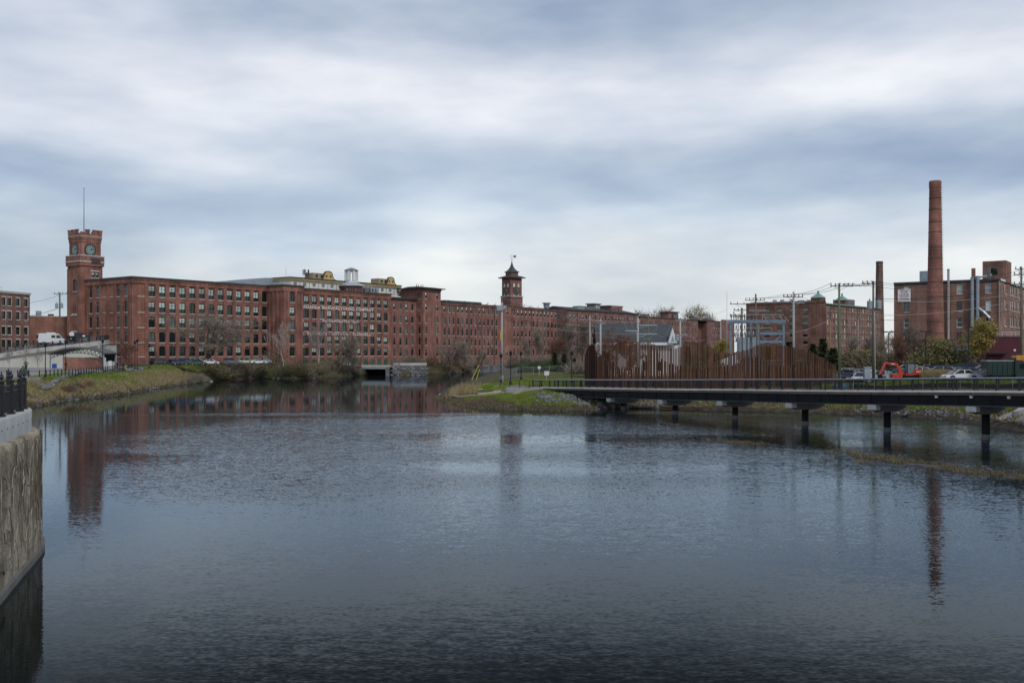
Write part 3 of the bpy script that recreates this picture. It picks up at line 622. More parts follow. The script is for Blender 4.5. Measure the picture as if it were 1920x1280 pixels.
def curved_gable(u, w_, h):
    pr = [(u-w_*.95, 4.2), (u-w_*.72, 4.55), (u-w_*.6, 5.3), (u-w_*.55, 6.1)]+[(u-w_*.52*math.cos(a), 6.1+h*math.sin(a)) for a in np.linspace(.25, math.pi-.25, 9)]+[(u+w_*.55, 6.1), (u+w_*.6, 5.3), (u+w_*.72, 4.55), (u+w_*.95, 4.2)]
    g = MB().prism(pr, 'y', py0-.6, py0-.1).build('gable', M_yellow, mP)
    for dx in (-1.0, 1.0): MB().box(u+dx-.42, u+dx+.42, py0-.64, py0-.602, 4.9, 5.8).build('gable_window', mat('ochre_dark', (.20, .10, .04), .2, 2, .7), g)
    pr2 = [(x, z+.22) for x, z in pr]; mb = MB(); 
    for (xa, za), (xb, zb) in zip(pr[:-1], pr[1:]): mb.bar((xa, py0-.35, za+.02), (xb, py0-.35, zb+.02), .75, .16)
    mb.build('coping', mat('coping_brown', (.10, .065, .045), .2, 2, .8), g)
    d_ = MB().box(u-w_*2.0, u-w_*.5, py0-.05, py0+4, 4.2, 6.2).build('dormer', mat('dormer_tan', (.33, .25, .16), .15, 1, .8), mP)
    for k in (.35, .8): MB().box(u-w_*2.0+w_*1.5*k-.5, u-w_*2.0+w_*1.5*k+.5, py0-.09, py0-.051, 4.7, 5.7).build('dormer_window', M_glass, d_)
curved_gable(19.5, 3.4, 1.0); curved_gable(51., 3.0, .9)

for u, h_, k in ((10.2, 3.0, 1), (11.0, 3.1, 2), (11.8, 2.2, 1), (12.6, 3.1, 2), (14.6, 2.2, 0), (15.8, 2.0, 0), (17.0, 2.4, 0), (2.7, 3.4, 0), (46, 1.6, 0), (54.6, 1.5, 1)):
    mb = MB().tube([(u, py0+2, 4.2), (u, py0+2, 4.2+h_)], .045, 6)
    if k: mb.box(u-.13*k, u+.13*k, py0+1.85, py0+2.1, 4.2+h_*.4, 4.2+h_)
    mb.build('antenna', M_trimdark if k else M_galv, mP)
MB().box(38.5, 42.5, py0-2.2, py0-.3, .2, 2.4).build('roof_chiller', M_galv, mP)
for u in (39.6, 41.2): MB().prism([(u-.45, 1.0), (u+.45, 1.0), (u, 2.3)], 'y', py0-2.24, py0-2.201).build('chiller_vent', M_black, mP)
MB().box(36.0, 37.9, py0-2, py0-.5, .2, 2.2).build('roof_chiller', M_concd, mP)

# white belfry on its brick base
CB = BP+E2*29.6+E1*8.0; cz = 28.94
mC = thing('belfry', 'white open octagonal belfry on a brick base with a grey hipped skirt roof', 'belfry', (CB.x, CB.y, cz), PHI+math.pi/8); mC.scale = (.95, .95, .875)
MB().lathe([(4.5, 0), (4.5, 2.9)], 8).build('base', M_brickD, mC); MB().lathe([(5.5, 2.7), (5.4, 3.0), (3.0, 4.05), (2.3, 4.2)], 8).build('skirt_roof', mat('zinc', (.36, .40, .43), .12, 1, .5), mC)
for k in range(8):
    a = math.pi*(k+.5)/4
    for s_ in (-.85, 0, .85):
        q = Vector((math.cos(a), math.sin(a)))*4.17+Vector((-math.sin(a), math.cos(a)))*s_; MB().box(-.28, .28, -.05, .05, .5, 1.9 if s_ else 2.2).build('base_window', M_glass, mC, loc=(q.x, q.y, 0), rz=a+math.pi/2)
MB().lathe([(2.35, 4.2), (2.35, 5.0)], 8).build('lantern_base', M_white, mC)
for k in range(8):
    a = math.pi*k/4; a2 = math.pi*(k+1)/4; P = Vector((math.cos(a), math.sin(a)))*2.15; Q = Vector((math.cos(a2), math.sin(a2)))*2.15
    MB().box(-.42, .42, -.38, .38, 5.0, 9.0).build('lantern_post', M_white, mC, loc=(P.x, P.y, 0), rz=a)
    mid = (P+Q)/2; wd = (Q-P).length/2-.22; arch = [(-wd, 9.0), (-wd, 7.2), (-wd*.62, 7.35), (-wd*.75, 7.8), (-wd*.35, 8.0), (-wd*.25, 8.5), (0, 8.75), (wd*.25, 8.5), (wd*.35, 8.0), (wd*.75, 7.8), (wd*.62, 7.35), (wd, 7.2), (wd, 9.0)]
    MB().prism(arch, 'y', -.07, .07).build('tracery', M_white, mC, loc=(mid.x, mid.y, 0), rz=math.atan2((Q-P).y, (Q-P).x))
MB().lathe([(2.75, 8.95), (2.85, 9.15), (1.2, 9.95), (.05, 10.3)], 8).build('lantern_roof', mat('zinc_dark', (.20, .22, .24), .12, 1, .5), mC)

# range C and stair tower --------------------------------------------------------
CP = Vector((-43.9, 358.0)); mC2 = thing('mill_building', 'narrow-windowed brick mill bay between the lettered range and the stair tower', 'mill', (CP.x, CP.y, 3.0), PHI)
CR = [(25.71, 2.35), (21.12, 2.4), (17.21, 2.55), (13.23, 2.7), (9.06, 2.55)]; cc = [2.6+3.25*i for i in range(4)]; LC = 14.4
holes = [(u, 1.05, t-h-3, h, .22) for u in cc for t, h in CR]; wall(mC2, 'wall', (0, .3), (LC, .3), 0, 24.6, holes, M_brickD, .22)
for u in cc:
    for r, (t, h) in enumerate(CR): put_small(mC2, (0, .3), (LC, .3), u, t-h-3, small_window_meshes(1.05, h), rw.choice([0, 1, 1, 2] if r < 2 else [0, 0, 2, 3]))
MB().box(0, LC, -.3, .28, 24.2, 25.0).build('eave', M_trimdark, mC2); MB().prism([(-.5, 24.6), (14, 24.6), (14, 25.2), (3, 25.1)], 'x', 0.02, LC).build('roof', M_roofdark, mC2)
tower_x = LC
TW = thing('stair_tower', 'plain square brick stair tower with a flat overhanging dark roof in the mill row', 'tower', ((CP+E2*LC).x, (CP+E2*LC).y, 2.6), PHI); TWZ = 2.6
TR = [(30.34, 2.5), (25.96, 2.4), (21.44, 2.5), (17.36, 2.6), (13.35, 2.75), (9.09, 2.6)]; LT = 9.9; fy = -3.3
holes = [(u, 1.05, t-h-TWZ, h, .22) for u in (1.5, 7.83) for t, h in TR]+[(u, 1.2, 3.1-TWZ, 1.6, .4) for u in (1.5, 7.83)]; wall(TW, 'wall', (0, fy), (LT, fy), 0, 28.9, holes, M_brickC, .22)
holes2 = [(1.6, 1.05, t-h-TWZ, h, .22) for t, h in TR]; wall(TW, 'return_wall', (0, .3), (0, fy), 0, 28.9, holes2, M_brickC, .22)
for r, (t, h) in enumerate(TR):
    for u in (1.5, 7.83): put_small(TW, (0, fy), (LT, fy), u, t-h-TWZ, small_window_meshes(1.05, h), [1, 1, 2, 2, 0, 3][r])
    put_small(TW, (0, .3), (0, fy), 1.6, t-h-TWZ, small_window_meshes(1.05, h), [2, 2, 2, 0, 0, 0][r])
for u in (1.5, 7.83): MB().box(u-.6, u+.6, fy+.1, fy+.2, 3.1-TWZ, 4.7-TWZ).build('green_shutter', M_green, TW)
MB().box(LT-.2, LT, fy+.01, 8, 0, 28.9).build('side_wall', M_brickC, TW); MB().box(0.01, .2, .31, 8, 24, 28.9).build('side_wall', M_brickC, TW)
MB().box(-.2, LT+.2, fy-.2, fy-.002, 28.2, 28.9).build('cornice_band', M_brickC, TW)
MB().box(-1.3, LT+1.3, fy-1.3, 8.5, 28.9, 29.25).prism([(fy-1.3, 29.25), (8.5, 29.25), (4.5, 29.8), (fy+3, 29.8)], 'x', .2, LT-.2).build('roof', M_roofdark, TW)
for x in (1.0, 2.0, 3.6, 4.6): MB().tube([(x, 1, 29.6), (x, 1, 30.7)], .12, 6).build('roof_vent', M_trimdark, TW)

# long range D -------------------------------------------------------------------
DP = Vector((-28.14, 392)); DZ = 2.6; mD = thing('mill_building', 'very long rose brick mill range with five narrow window rows above the river wall', 'mill', (DP.x, DP.y, DZ), PHI)
DR = [(26.38, 2.55), (21.78, 2.75), (17.44, 2.8), (13.2, 2.65), (9.16, 2.6)]
d1 = [2.33+2.83*i for i in range(13)]; d2 = [46.13+2.948*i for i in range(13)]; LD = 82.8
holes = [(u, 1.12, t-h-DZ, h, .24) for u in d1+d2 for t, h in DR]; wall(mD, 'wall', (0, 0), (LD, 0), 0, 24.9, holes, M_brickD, .22)
for i, u in enumerate(d1+d2):
    for r, (t, h) in enumerate(DR): put_small(mD, (0, 0), (LD, 0), u, t-h-DZ, small_window_meshes(1.12, h), rw.choice([1, 1, 1, 2] if r == 0 else [0, 2, 3, 0, 0] if r < 4 else [0, 0, 2]))
put_ = [(39.3, 44.6)]
wall(mD, 'stair_bay_wall', (39.3, -1.6), (44.6, -1.6), 0, 24.9, [(2.6, 1.12, t-h-DZ, h, .24) for t, h in (DR[0], DR[4])], M_brickC, .22); wall(mD, 'stair_bay_return', (39.3, 0), (39.3, -1.6), 0, 24.9, [], M_brickC)
for t, h in (DR[0], DR[4]): put_small(mD, (39.3, -1.6), (44.6, -1.6), 2.6, t-h-DZ, small_window_meshes(1.12, h), 1)
for x in (9.4, 17.9, 26.4, 34.9, 53.5, 62.3, 71.2): MB().box(x-.09, x+.09, -.16, -.01, 0, 24.6).build('downpipe', M_trimdark, mD)
for x in (2.3, 13.9, 19.3, 30.7): MB().box(x-.9, x+.9, -.06, -.003, .5, 2.6).build('green_shutter', M_green, mD)
MB().box(0, LD, -.3, -.002, 24.2, 24.9).build('cornice_band', M_brickD, mD); MB().box(-.2, LD, -.5, 16, 24.9, 25.15).build('roof', M_roofdark, mD); MB().box(39.1, 44.8, -2.0, -.503, 24.9, 25.2).build('stair_bay_roof', M_roofdark, mD)
MB().box(10, 34, 6, 9, 25.15, 26.5).build('roof_monitor', M_trimdark, mD)
for x in np.arange(3, 80, 5.3): MB().tube([(x, 3+rw.uniform(0, 3), 25.1), (x, 3, 25.9+rw.uniform(0, .5))], .14, 6).build('roof_vent', M_galv, mD)
MB().lathe([(1.2, 25.15), (1.5, 27.6), (2.1, 27.9), (2.1, 28.1)], 12, (80, 4)).build('roof_fan', M_galv, mD)
# slender clock tower with flared roof
tx = DP+E2*50.6+E1*(3.0); mT2 = thing('clock_tower', 'slender brick clock tower with flared slate roof and weathervane', 'clock tower', (tx.x, tx.y, 27.5), PHI-math.radians(16)); TZ2 = 27.5; W2 = 6.75
tcx = W2/2
MB().box(0, W2, 0, W2, 0, 5.0).build('lower_stage', M_brickD, mT2); MB().box(-.35, W2+.35, -.35, W2+.35, 4.75, 5.05).build('string_course', M_stone, mT2)
MB().box(.25, W2-.25, .25, W2-.25, 5.05, 13.0).build('clock_stage', M_brickD, mT2); corbels(mT2, (.25, .25), (W2-.25, .25), 12.9, M_brickD, .6, .8); corbels(mT2, (.25, W2-.25), (.25, .25), 12.9, M_brickD, .6, .8); corbels(mT2, (0, 0), (W2, 0), 4.7, M_brickD, .6, .8); corbels(mT2, (0, W2), (0, 0), 4.7, M_brickD, .6, .8)
def pyr(mb, c, prof):
    for (r0, z0), (r1, z1) in zip(prof[:-1], prof[1:]):
        a = [(c-r0, c-r0, z0), (c+r0, c-r0, z0), (c+r0, c+r0, z0), (c-r0, c+r0, z0), (c-r1, c-r1, z1), (c+r1, c-r1, z1), (c+r1, c+r1, z1), (c-r1, c+r1, z1)]
        mb.add(a, [(0,1,5,4),(1,2,6,5),(2,3,7,6),(3,0,4,7)])
    return mb
pyr(MB(), tcx, [(0.1, 12.9), (4.35, 13.0), (4.35, 13.35), (2.1, 14.2), (0.1, 14.2)]).build('eaves_roof', M_slate, mT2); MB().box(tcx-2.0, tcx+2.0, tcx-2.0, tcx+2.0, 13.9, 15.7).build('upper_stage', M_brickD, mT2)
for s_ in (-.9, .2, 1.0):
    MB().box(tcx+s_-.2, tcx+s_+.2, tcx-2.04, tcx-2.002, 14.6, 15.1).build('vent_opening', M_glass, mT2); MB().box(tcx-2.04, tcx-2.002, tcx+s_-.2, tcx+s_+.2, 14.6, 15.1).build('vent_opening', M_glass, mT2)
pyr(MB(), tcx, [(.1, 15.5), (2.5, 15.6), (2.45, 15.8), (1.7, 16.3), (1.1, 17.0), (.6, 18.0), (.28, 19.2), (.13, 20.4), (.05, 20.7)]).build('flared_roof', M_slate, mT2)
v = MB().tube([(tcx, tcx, 20.6), (tcx, tcx, 23.6)], .06, 6); v.bar((tcx-.8, tcx+.5, 21.6), (tcx+.8, tcx-.5, 21.6), .08, .08); v.bar((tcx-1.0, tcx+.65, 22.7), (tcx+.9, tcx-.6, 22.7), .09, .09)
v.add([(tcx+.6, tcx-.4, 22.3), (tcx+1.7, tcx-1.1, 22.1), (tcx+1.35, tcx-.9, 22.7), (tcx+1.7, tcx-1.1, 23.2), (tcx+.6, tcx-.4, 23.1)], [(0,1,2,3,4)]); v.lathe([(.02, 20.9), (.2, 21.05), (.02, 21.2)], 8, (tcx, tcx)); v.build('weathervane', M_trimdark, mT2)
clock(mT2, 'clock_face', (tcx, .25, 7.3), 1.35, 0, (.03, .03, .03)); clock(mT2, 'clock_face', (.25, tcx, 7.3), 1.35, -math.pi/2, (.03, .03, .03))
for s_ in (-1.25, 1.25):
    for z, r in ((9.8, .62), (5.6, .38)):
        arch = [(-r*.8, -.7), (r*.8, -.7), (r*.8, .2), (r*.55, .65), (0, .9), (-r*.55, .65), (-r*.8, .2)] if z > 8 else [(r*math.cos(a), r*math.sin(a)) for a in np.linspace(0, 2*math.pi, 11)[:-1]]
        MB().prism(arch, 'y', -.04, .0).build('belfry_opening', M_blind, mT2, loc=(tcx+s_, .25, z)); MB().prism(arch, 'y', -.04, .0).build('belfry_opening', M_blind, mT2, loc=(.25, tcx+s_, z), rz=-math.pi/2)

# range E ------------------------------------------------------------------------
EP = Vector((25.4, 455.1)); mE = thing('mill_building', 'far brick mill range with low hipped roof and rooftop fans beyond the lawn', 'mill', (EP.x, EP.y, 3.0), PHI)
ER = [(25.5, 2.3), (21.3, 2.3), (17.1, 2.3), (13.0, 2.3)]; ec = [2.4, 5.62, 10.4, 13.3, 16.03]+[21.77+2.98*i for i in range(14)]; LE = 66
wall(mE, 'wall', (0, 0), (LE, 0), 0, 24.6, [(u, 1.1, t-h-3, h, .2) for u in ec for t, h in ER], M_brickF, .2); wall(mE, 'end_wall', (0, 7), (0, 0), 0, 24.6, [(u, 1.2, t-h-3, h, 0) for u in (2, 5) for t, h in ER[:3]], M_brickF, .2)
for u in ec:
    for r, (t, h) in enumerate(ER): put_small(mE, (0, 0), (LE, 0), u, t-h-3, small_window_meshes(1.1, h), rw.choice([1, 1, 1, 0] if r < 2 else [0, 1, 2]))
for u in (2, 5):
    for t, h in ER[:3]: put_small(mE, (0, 7), (0, 0), u, t-h-3, small_window_meshes(1.2, h), 2)
MB().box(-.3, LE, -.5, -.003, 24.2, 24.65).build('cornice', M_trimdark, mE); MB().prism([(0, 24.6), (16, 24.6), (8, 26.3)], 'x', .0, LE-1).build('roof', M_roofdark, mE)
for x in (8.2, 18.4): MB().box(x-.12, x+.12, -.18, -.01, 0, 24.2).build('downpipe', M_trimdark, mE)
MB().box(31, 37, 5, 9, 25.4, 28.2).box(30.5, 37.5, 4.5, 9.5, 28.2, 28.7).build('roof_cooler', M_concd, mE); MB().box(17, 29, 4, 8, 25.2, 26.9).build('roof_plant', M_concd, mE); MB().box(14, 20, 3.4, 7, 25.1, 26.3).build('roof_plant', M_copper, mE)
for k in range(5): MB().box(33+k*.8, 33.4+k*.8, 4.94, 4.99, 26.3, 27.9).build('louvre', M_blind, mE)
MB().prism([(46, 25.0), (57, 25.0), (57.0, 27.4), (58.2, 28.2), (45, 28.2), (46, 27.4)], 'y', 4, 11).build('elevator_housing', M_brickF, mE)
# range F
FP = Vector((67.76, 527)); mF = thing('mill_building', 'farthest brick mill range with three window rows and a recessed bay behind the white house', 'mill', (FP.x, FP.y, 3.5), PHI)
FR = [(24.54, 1.9), (20.15, 1.75), (16.27, 1.6)]; fc = [2., 4.4, 11.2, 13.7, 17.9]+[28+3.02*i for i in range(14)]; fc2 = [89, 92.2, 95.0, 98., 100.2]
wall(mF, 'wall', (0, 0), (69.5, 0), 0, 23, [(u, 1.1, t-h-3.5, h, 0) for u in fc for t, h in FR], M_brickF, .2); wall(mF, 'wall', (69.5, 4), (82, 4), 0, 23, [], M_brickF); wall(mF, 'return_wall', (82, 4), (82, 0), 0, 23, [], M_brickF)
wall(mF, 'wall', (82, 0), (101.3, 0), 0, 23, [(u-82, 1.1, t-h-3.5, h, 0) for u in fc2 for t, h in FR], M_brickF, .2); wall(mF, 'end_wall', (101.3, -.2), (117, -1.8), 0, 24.4, [], M_brickF)
for u in fc+fc2:
    for r, (t, h) in enumerate(FR):
        p = ((0, 0), (69.5, 0), u) if u < 69 else ((82, 0), (101.3, 0), u-82); put_small(mF, p[0], p[1], p[2], t-h-3.5, small_window_meshes(1.1, h), rw.choice([0, 2, 1, 0]))
MB().box(0, 102, -.3, 14, 23.0, 23.4).build('roof', M_roofdark, mF)
MB().box(40, 52, 4, 9, 23.4, 27.0).box(39, 53, 3.4, 9.5, 27.0, 27.6).build('elevator_housing', M_brickF, mF); MB().box(45, 51, 3.2, 3.5, 23.6, 26).build('roof_cooler', M_concd, mF)
for x, w_ in ((75, 3), (12, 4), (90, 5)): MB().box(x, x+w_, 3, 7, 23.4, 25).build('roof_plant', M_concd, mF)
# ------------------------------------------------------------------ river wall, culvert under the mill yard
def uof(P, d, px): t = (px-960)/F_; return (t*P[1]-P[0])/(d[0]-t*d[1])
rwall = thing('river_wall', 'grey stone block river wall below the long mill range', 'wall', (DP.x, DP.y, 0), PHI)
blk = []
for k in range(5):
    mb = MB(); j = lambda: R.uniform(-.06, .06)
    mb.box(-.78+j(), .78+j(), -.35+j(), .5, 0.03, .70+j()*.5); blk.append(mb.mesh('stone_block', M_rock))
for r_ in range(4):
    for i in range(36):
        obj('stone_block', R.choice(blk), rwall, (14+i*1.62+(r_ % 2)*.8, -4.6+.12*r_+R.uniform(-.05, .05), -.25+r_*.74), scale=(1, 1, 1))
MB().box(13, 73, -4.3, 0.0, 2.3, 2.72).build('coping_walk', M_concd, rwall)
for r_ in range(5):
    for i in range(8): obj('stone_block', R.choice(blk), rwall, (0, 0, 0)); b_o = bpy.data.objects[-1] if False else rwall.children[-1]; w_p = Matrix.Rotation(-PHI, 2) @ (Vector((-41.6+i*1.5+(r_ % 2)*.7, 346.6+i*.75+.1*r_))-DP); b_o.location = (w_p.x, w_p.y, -.3+r_*.74); b_o.rotation_euler = (0, 0, math.atan2(.75, 1.5)-PHI)
cv = thing('culvert', 'concrete culvert mouth with a dark opening at the waterline below the mill', 'culvert', (-48, 346.4, 0))
MB().box(-5.4, 5.4, -.4, .5, 2.15, 2.75).build('lintel_beam', M_galv, cv); MB().box(-5.7, 5.7, -.6, .6, 2.75, 3.55).build('parapet', M_conc, cv)
for s_ in (-1, 1): MB().box(s_*4.05-(.0 if s_ > 0 else 1.3), s_*4.05+(1.3 if s_ > 0 else 0), -.5, 10.5, -.8, 2.75).build('abutment', M_rock, cv)
MB().box(-5.3, 5.3, .52, 10.5, 2.2, 2.7).build('roof_slab', M_concd, cv); MB().box(-4.0, 4.0, 10, 10.4, -1, 2.2).build('shade_backing', M_steel, cv)  # near-black sheet closes the channel, added for the darkness inside
lw = thing('low_wall', 'pale low concrete parapet along the mill yard edge', 'wall', (0, 0, 0))
for (xa, ya, xb, yb) in ((-66, 316, -54.4, 338), (-54.2, 341.6, -53.8, 345.4), (-41.6, 348.4, -30.5, 355.5)): MB().bar((xa, ya, 3.75), (xb, yb, 3.75), .3, .9).build('parapet', M_conc, lw)

# ------------------------------------------------------------------ left: brick buildings, ramp, plaza
dL = Vector((math.sin(math.radians(14)), math.cos(math.radians(14)))); P1 = Vector((at(56, 262), 262)); LL = 24.; P0 = P1-dL*LL
bl = thing('brick_building', 'four storey brown brick building with pale window trim at the far left edge', 'building', (P0.x, P0.y, 4), math.atan2(dL.y, dL.x))
lc = [uof(P0, dL, p) for p in (-8, 6.9, 17.6, 33.5, 48.7)]; lr = [(21.9, 2.0), (18.4, 2.0), (14.5, 2.0), (11.2, 2.0)]
wall(bl, 'wall', (0, 0), (LL, 0), 0, 19.0, [(u, 1.25, t-h-4, h, 0) for u in lc for t, h in lr], M_brickR, .25)
for u in lc:
    for t, h in lr:
        o = put_small(bl, (0, 0), (LL, 0), u, t-h-4, small_window_meshes(1.25, h), 0); MB().box(u-.8, u+.8, -.1, -.003, t-4, t-4+.28).build('lintel', M_stone, bl); MB().box(u+.63, u+.8, -.06, -.003, t-h-4, t-4).build('trim', M_stone, bl)
MB().box(-.1, LL+.2, -.25, 14, 19.0, 19.55).build('cornice', M_conc, bl); MB().box(LL-.2, LL, .01, 14, 0, 19).build('end_wall', M_brickR, bl); MB().box(0, .2, .01, 14, 0, 19).build('end_wall', M_brickR, bl); MB().box(.2, LL-.2, 13.8, 14, 0, 19).build('rear_wall', M_brickR, bl); MB().box(0, LL, .3, 14, 18.6, 18.99).build('roof', M_roofdark, bl)
rl = MB()
for k in range(6): rl.tube([(9+k*1.2, 1, 19.5), (9+k*1.2, 1, 20.6)], .04, 5)
rl.tube([(9, 1, 20.5), (15, 1, 20.5)], .04, 5); rl.build('roof_railing', M_galv, bl)
l2 = thing('brick_building', 'low plain red brick wall building between the left block and the clock tower', 'building', (at(46, 300), 300, 4), math.atan2(10, 14.5))
MB().box(0, 22, 0, .4, 0, 14.75).build('wall', M_brickL, l2); MB().box(-.1, 22.1, -.12, .5, 14.75, 15.05).build('coping', M_conc, l2); MB().box(0, 22, .41, 12, 14, 14.3).build('roof', M_roofdark, l2)
MB().box(3.6, 5.0, 2, 3.4, 14.3, 16.6).build('roof_unit', M_tank, l2); MB().box(7, 8.5, 2, 3.4, 14.3, 15.7).build('roof_unit', M_rust, l2)

RP = [(at(-60, 226), 226, 7.0), (at(0, 229), 229, 7.65), (at(50, 231), 231, 8.6), (at(100, 232), 232, 9.35), (at(150, 233), 233, 10.0), (at(184, 235), 235, 10.6), (at(196, 239), 239, 10.85), (at(202, 246), 246, 11.0), (at(203, 256), 256, 11.1)]
FPs = [(at(-60, 236)-2, 236, 7.9), (at(0, 239), 239, 8.55), (at(50, 241), 241, 9.45), (at(100, 243), 243, 10.2), (at(140, 246), 246, 10.75), (at(160, 251), 251, 11.1), (at(166, 256), 256, 11.2), (at(168, 262), 262, 11.2), (at(168, 270), 270, 11.2)]
ramp_ = thing('road_ramp', 'pale concrete road ramp rising behind the plaza with a black post railing', 'ramp', (0, 0, 0))
mb = MB()
for a, b_ in zip(RP[:5], RP[1:6]): mb.add([(a[0], a[1]+.35, 3.5), (b_[0], b_[1]+.35, 3.5), (b_[0], b_[1]+.35, b_[2]-1.0), (a[0], a[1]+.35, a[2]-1.0)], [(0, 1, 2, 3)])
e = RP[5]; mb.add([(e[0], e[1]+.35, 3.5), (e[0]-1.2, e[1]+14, 3.5), (e[0]-1.2, e[1]+14, e[2]-1), (e[0], e[1]+.35, e[2]-1)], [(0, 1, 2, 3)])
mb.build('retaining_wall', M_concg, ramp_)
MB().box(e[0]-1.1, e[0]+.3, e[1]+.0, e[1]+.34, 3.6, e[2]-1.05).build('end_pier', mat('concrete_white', (.52, .52, .48), .1, 1, .8), ramp_)
mb = MB()
for a, b_ in zip(RP[:-1], RP[1:]): mb.bar((a[0], a[1], a[2]-.5), (b_[0], b_[1], b_[2]-.5), .7, 1.05)
mb.build('fascia', M_conc, ramp_)
mb = MB()
for a, b_, c_, d_ in zip(RP[:-1], RP[1:], FPs[1:], FPs[:-1]): mb.add([(a[0], a[1], a[2]-.1), (b_[0], b_[1], b_[2]-.1), (c_[0], c_[1], c_[2]-.1), (d_[0], d_[1], d_[2]-.1)], [(0, 1, 2, 3)])
mb.build('road_surface', M_asphalt, ramp_)
def along(P, step):
    out = []; carry = 0.
    for a, b_ in zip(P[:-1], P[1:]):
        a, b_ = Vector(a), Vector(b_); L_ = (b_-a).length; k = carry
        while k < L_: out.append(a.lerp(b_, k/L_)); k += step
        carry = k-L_
    return out
def rail_run(parent, P, step, h, pw, rails, m, rr=.035, post='post'):
    pm = MB().box(-pw/2, pw/2, -pw/2, pw/2, 0, h).mesh(post, m)
    for q in along(P, step): obj(post, pm, parent, q)
    for z in rails: MB().tube([(p[0], p[1], p[2]+z) for p in P], rr, 5).build('rail', m, parent)
rail_run(ramp_, RP, 1.62, 1.25, .22, (.35, .7, 1.05), M_black, .045)
rail_run(ramp_, [(p[0], p[1], p[2]) for p in FPs], 3.2, 1.2, .16, (.4, .75, 1.1), M_black, .045)

# plaza wall and railing
pw = thing('plaza_wall', 'grey concrete retaining wall at the plaza edge above the grassy bank', 'wall', (0, 0, 0))
for a, b_ in (((-112, 163), (-92, 164.2)), ((-91.9, 164.2), (-78.4, 165.6))): MB().bar((a[0], a[1], 3.0), (b_[0], b_[1], 3.0), .5, 1.7).build('wall_segment', mat('wall_conc', (.24, .235, .225), .25, .8, .9), pw)
PR = [(-112, 163.4, 3.86), (-78.2, 166.2, 3.86), (at(138, 180), 180, 3.8), (at(170, 191), 191, 3.9), (at(200, 203), 203, 4.0), (at(250, 232), 232, 4.1)]
pr_ = thing('plaza_railing', 'black bollard post railing along the plaza edge on the left bank', 'railing', (0, 0, 0)); rail_run(pr_, PR, 1.75, 1.15, .13, (.95,), M_black, .03)
bs = thing('bandstand', 'open bandstand with a dark barrel roof, lattice truss and red brick stage wall', 'bandstand', (at(155, 215), 215, 4.35))
arc = lambda a, r, z: (r*math.sin(a), z+r*math.cos(a))
Rr, zc_ = 15.0, 4.75-15.0; an = np.linspace(-.42, .42, 15)
poly = [(Rr*math.sin(a), zc_+Rr*math.cos(a)) for a in an]+[((Rr-.35)*math.sin(a), zc_+(Rr-.35)*math.cos(a)) for a in an[::-1]]
MB().prism(poly, 'y', -3.2, 4.0).build('barrel_roof', mat('bandstand_roof', (.10, .095, .085), .15, 1, .6), bs)
tr = MB(); 
for k in range(14):
    a, b_ = an[k], an[k+1]; lo = lambda q: (( Rr-1.25)*math.sin(q), -2.9, zc_+(Rr-1.25)*math.cos(q)); hi = lambda q: ((Rr-.4)*math.sin(q), -2.9, zc_+(Rr-.4)*math.cos(q))
    tr.bar(lo(a), lo(b_), .12, .12); tr.bar(lo(a), hi((a+b_)/2), .09, .09); tr.bar(hi((a+b_)/2), lo(b_), .09, .09)
tr.build('truss', M_black, bs)
for x in (-5.7, 5.7):
    for y in (-2.9, 3.5): MB().box(x-.12, x+.12, y-.12, y+.12, 0, zc_+Rr*math.cos(.39)-.3).build('column', M_galv, bs)
MB().box(-3.2, 5.4, -2.2, -1.9, 0, 2.45).build('stage_wall', M_brickL, bs); MB().box(5.42, 5.75, -2.3, -1.8, 0, 2.5).build('wall_end', M_white, bs); MB().box(-3.3, 5.5, -2.3, -1.8, 2.452, 2.6).build('coping', M_conc, bs)
MB().box(2.7, 5.5, 3.7, 3.8, 1.6, 3.4).build('back_panel', mat('panel_navy', (.02, .03, .06), .2, 1, .6), bs)
tag(MB().box(-.5, .5, -.03, .03, 0, 1.0).build('blue_banner', mat('banner_blue', (.03, .12, .40), .2, 2, .7), loc=(at(102, 214), 214, 4.5)), 'small blue banner on the ramp wall beside the bandstand', 'banner')
tag(MB().box(-.35, .35, -.04, .04, 0, 1.75).build('upright_board', M_white, loc=(at(206.5, 213), 213, 4.4)), 'white upright board at the right end of the bandstand', 'board')

LAMPM = {}
def lamp(px, d, zb, h, label, arm=False):
    t = thing('street_lamp', label, 'lamp', (at(px, d), d, zb), 0, 'black lamp posts')
    MB().lathe([(.22, 0), (.2, .5), (.09, .7), (.075, h-.9)], 8).build('post', M_black, t)
    MB().lathe([(.10, h-.9), (.22, h-.75), (.28, h-.35), (.36, h-.3), (.12, h-.05), (.03, h+.12)], 8).build('lantern', M_black, t)
    if arm: MB().lathe([(.05, h-2.0), (.22, h-1.9), (.3, h-1.45), (.06, h-1.3)], 8, (.5, 0)).bar((0, 0, h-1.35), (.5, 0, h-1.35), .06, .06).build('side_lantern', M_black, t)
    return t
lamp(85, 170, 3.7, 6.0, 'black lamp post on the plaza in front of the ramp'); lamp(123, 205, 4.2, 6.4, 'black lamp post left of the bandstand stage wall'); lamp(192.5, 206, 4.2, 6.5, 'black lamp post at the right end of the bandstand')
lamp(253, 228, 4.1, 6.6, 'left of two close black lamp posts before the mill corner'); lamp(257.5, 224, 4.1, 6.9, 'right of two close black lamp posts before the mill corner'); lamp(280, 238, 4.2, 5.8, 'black lamp post before the first mill windows')
lamp(939.5, 178, 2.5, 5.3, 'black lamp post against the foot of the grey utility pole'); lamp(957.5, 172, 2.4, 5.9, 'black lamp post near the start of the footbridge'); lamp(977, 196, 2.6, 5.6, 'black lamp post on the lawn behind the footbridge start'); lamp(1072, 176, 2.5, 5.8, 'black lamp post left of the rusty steel screen', True)

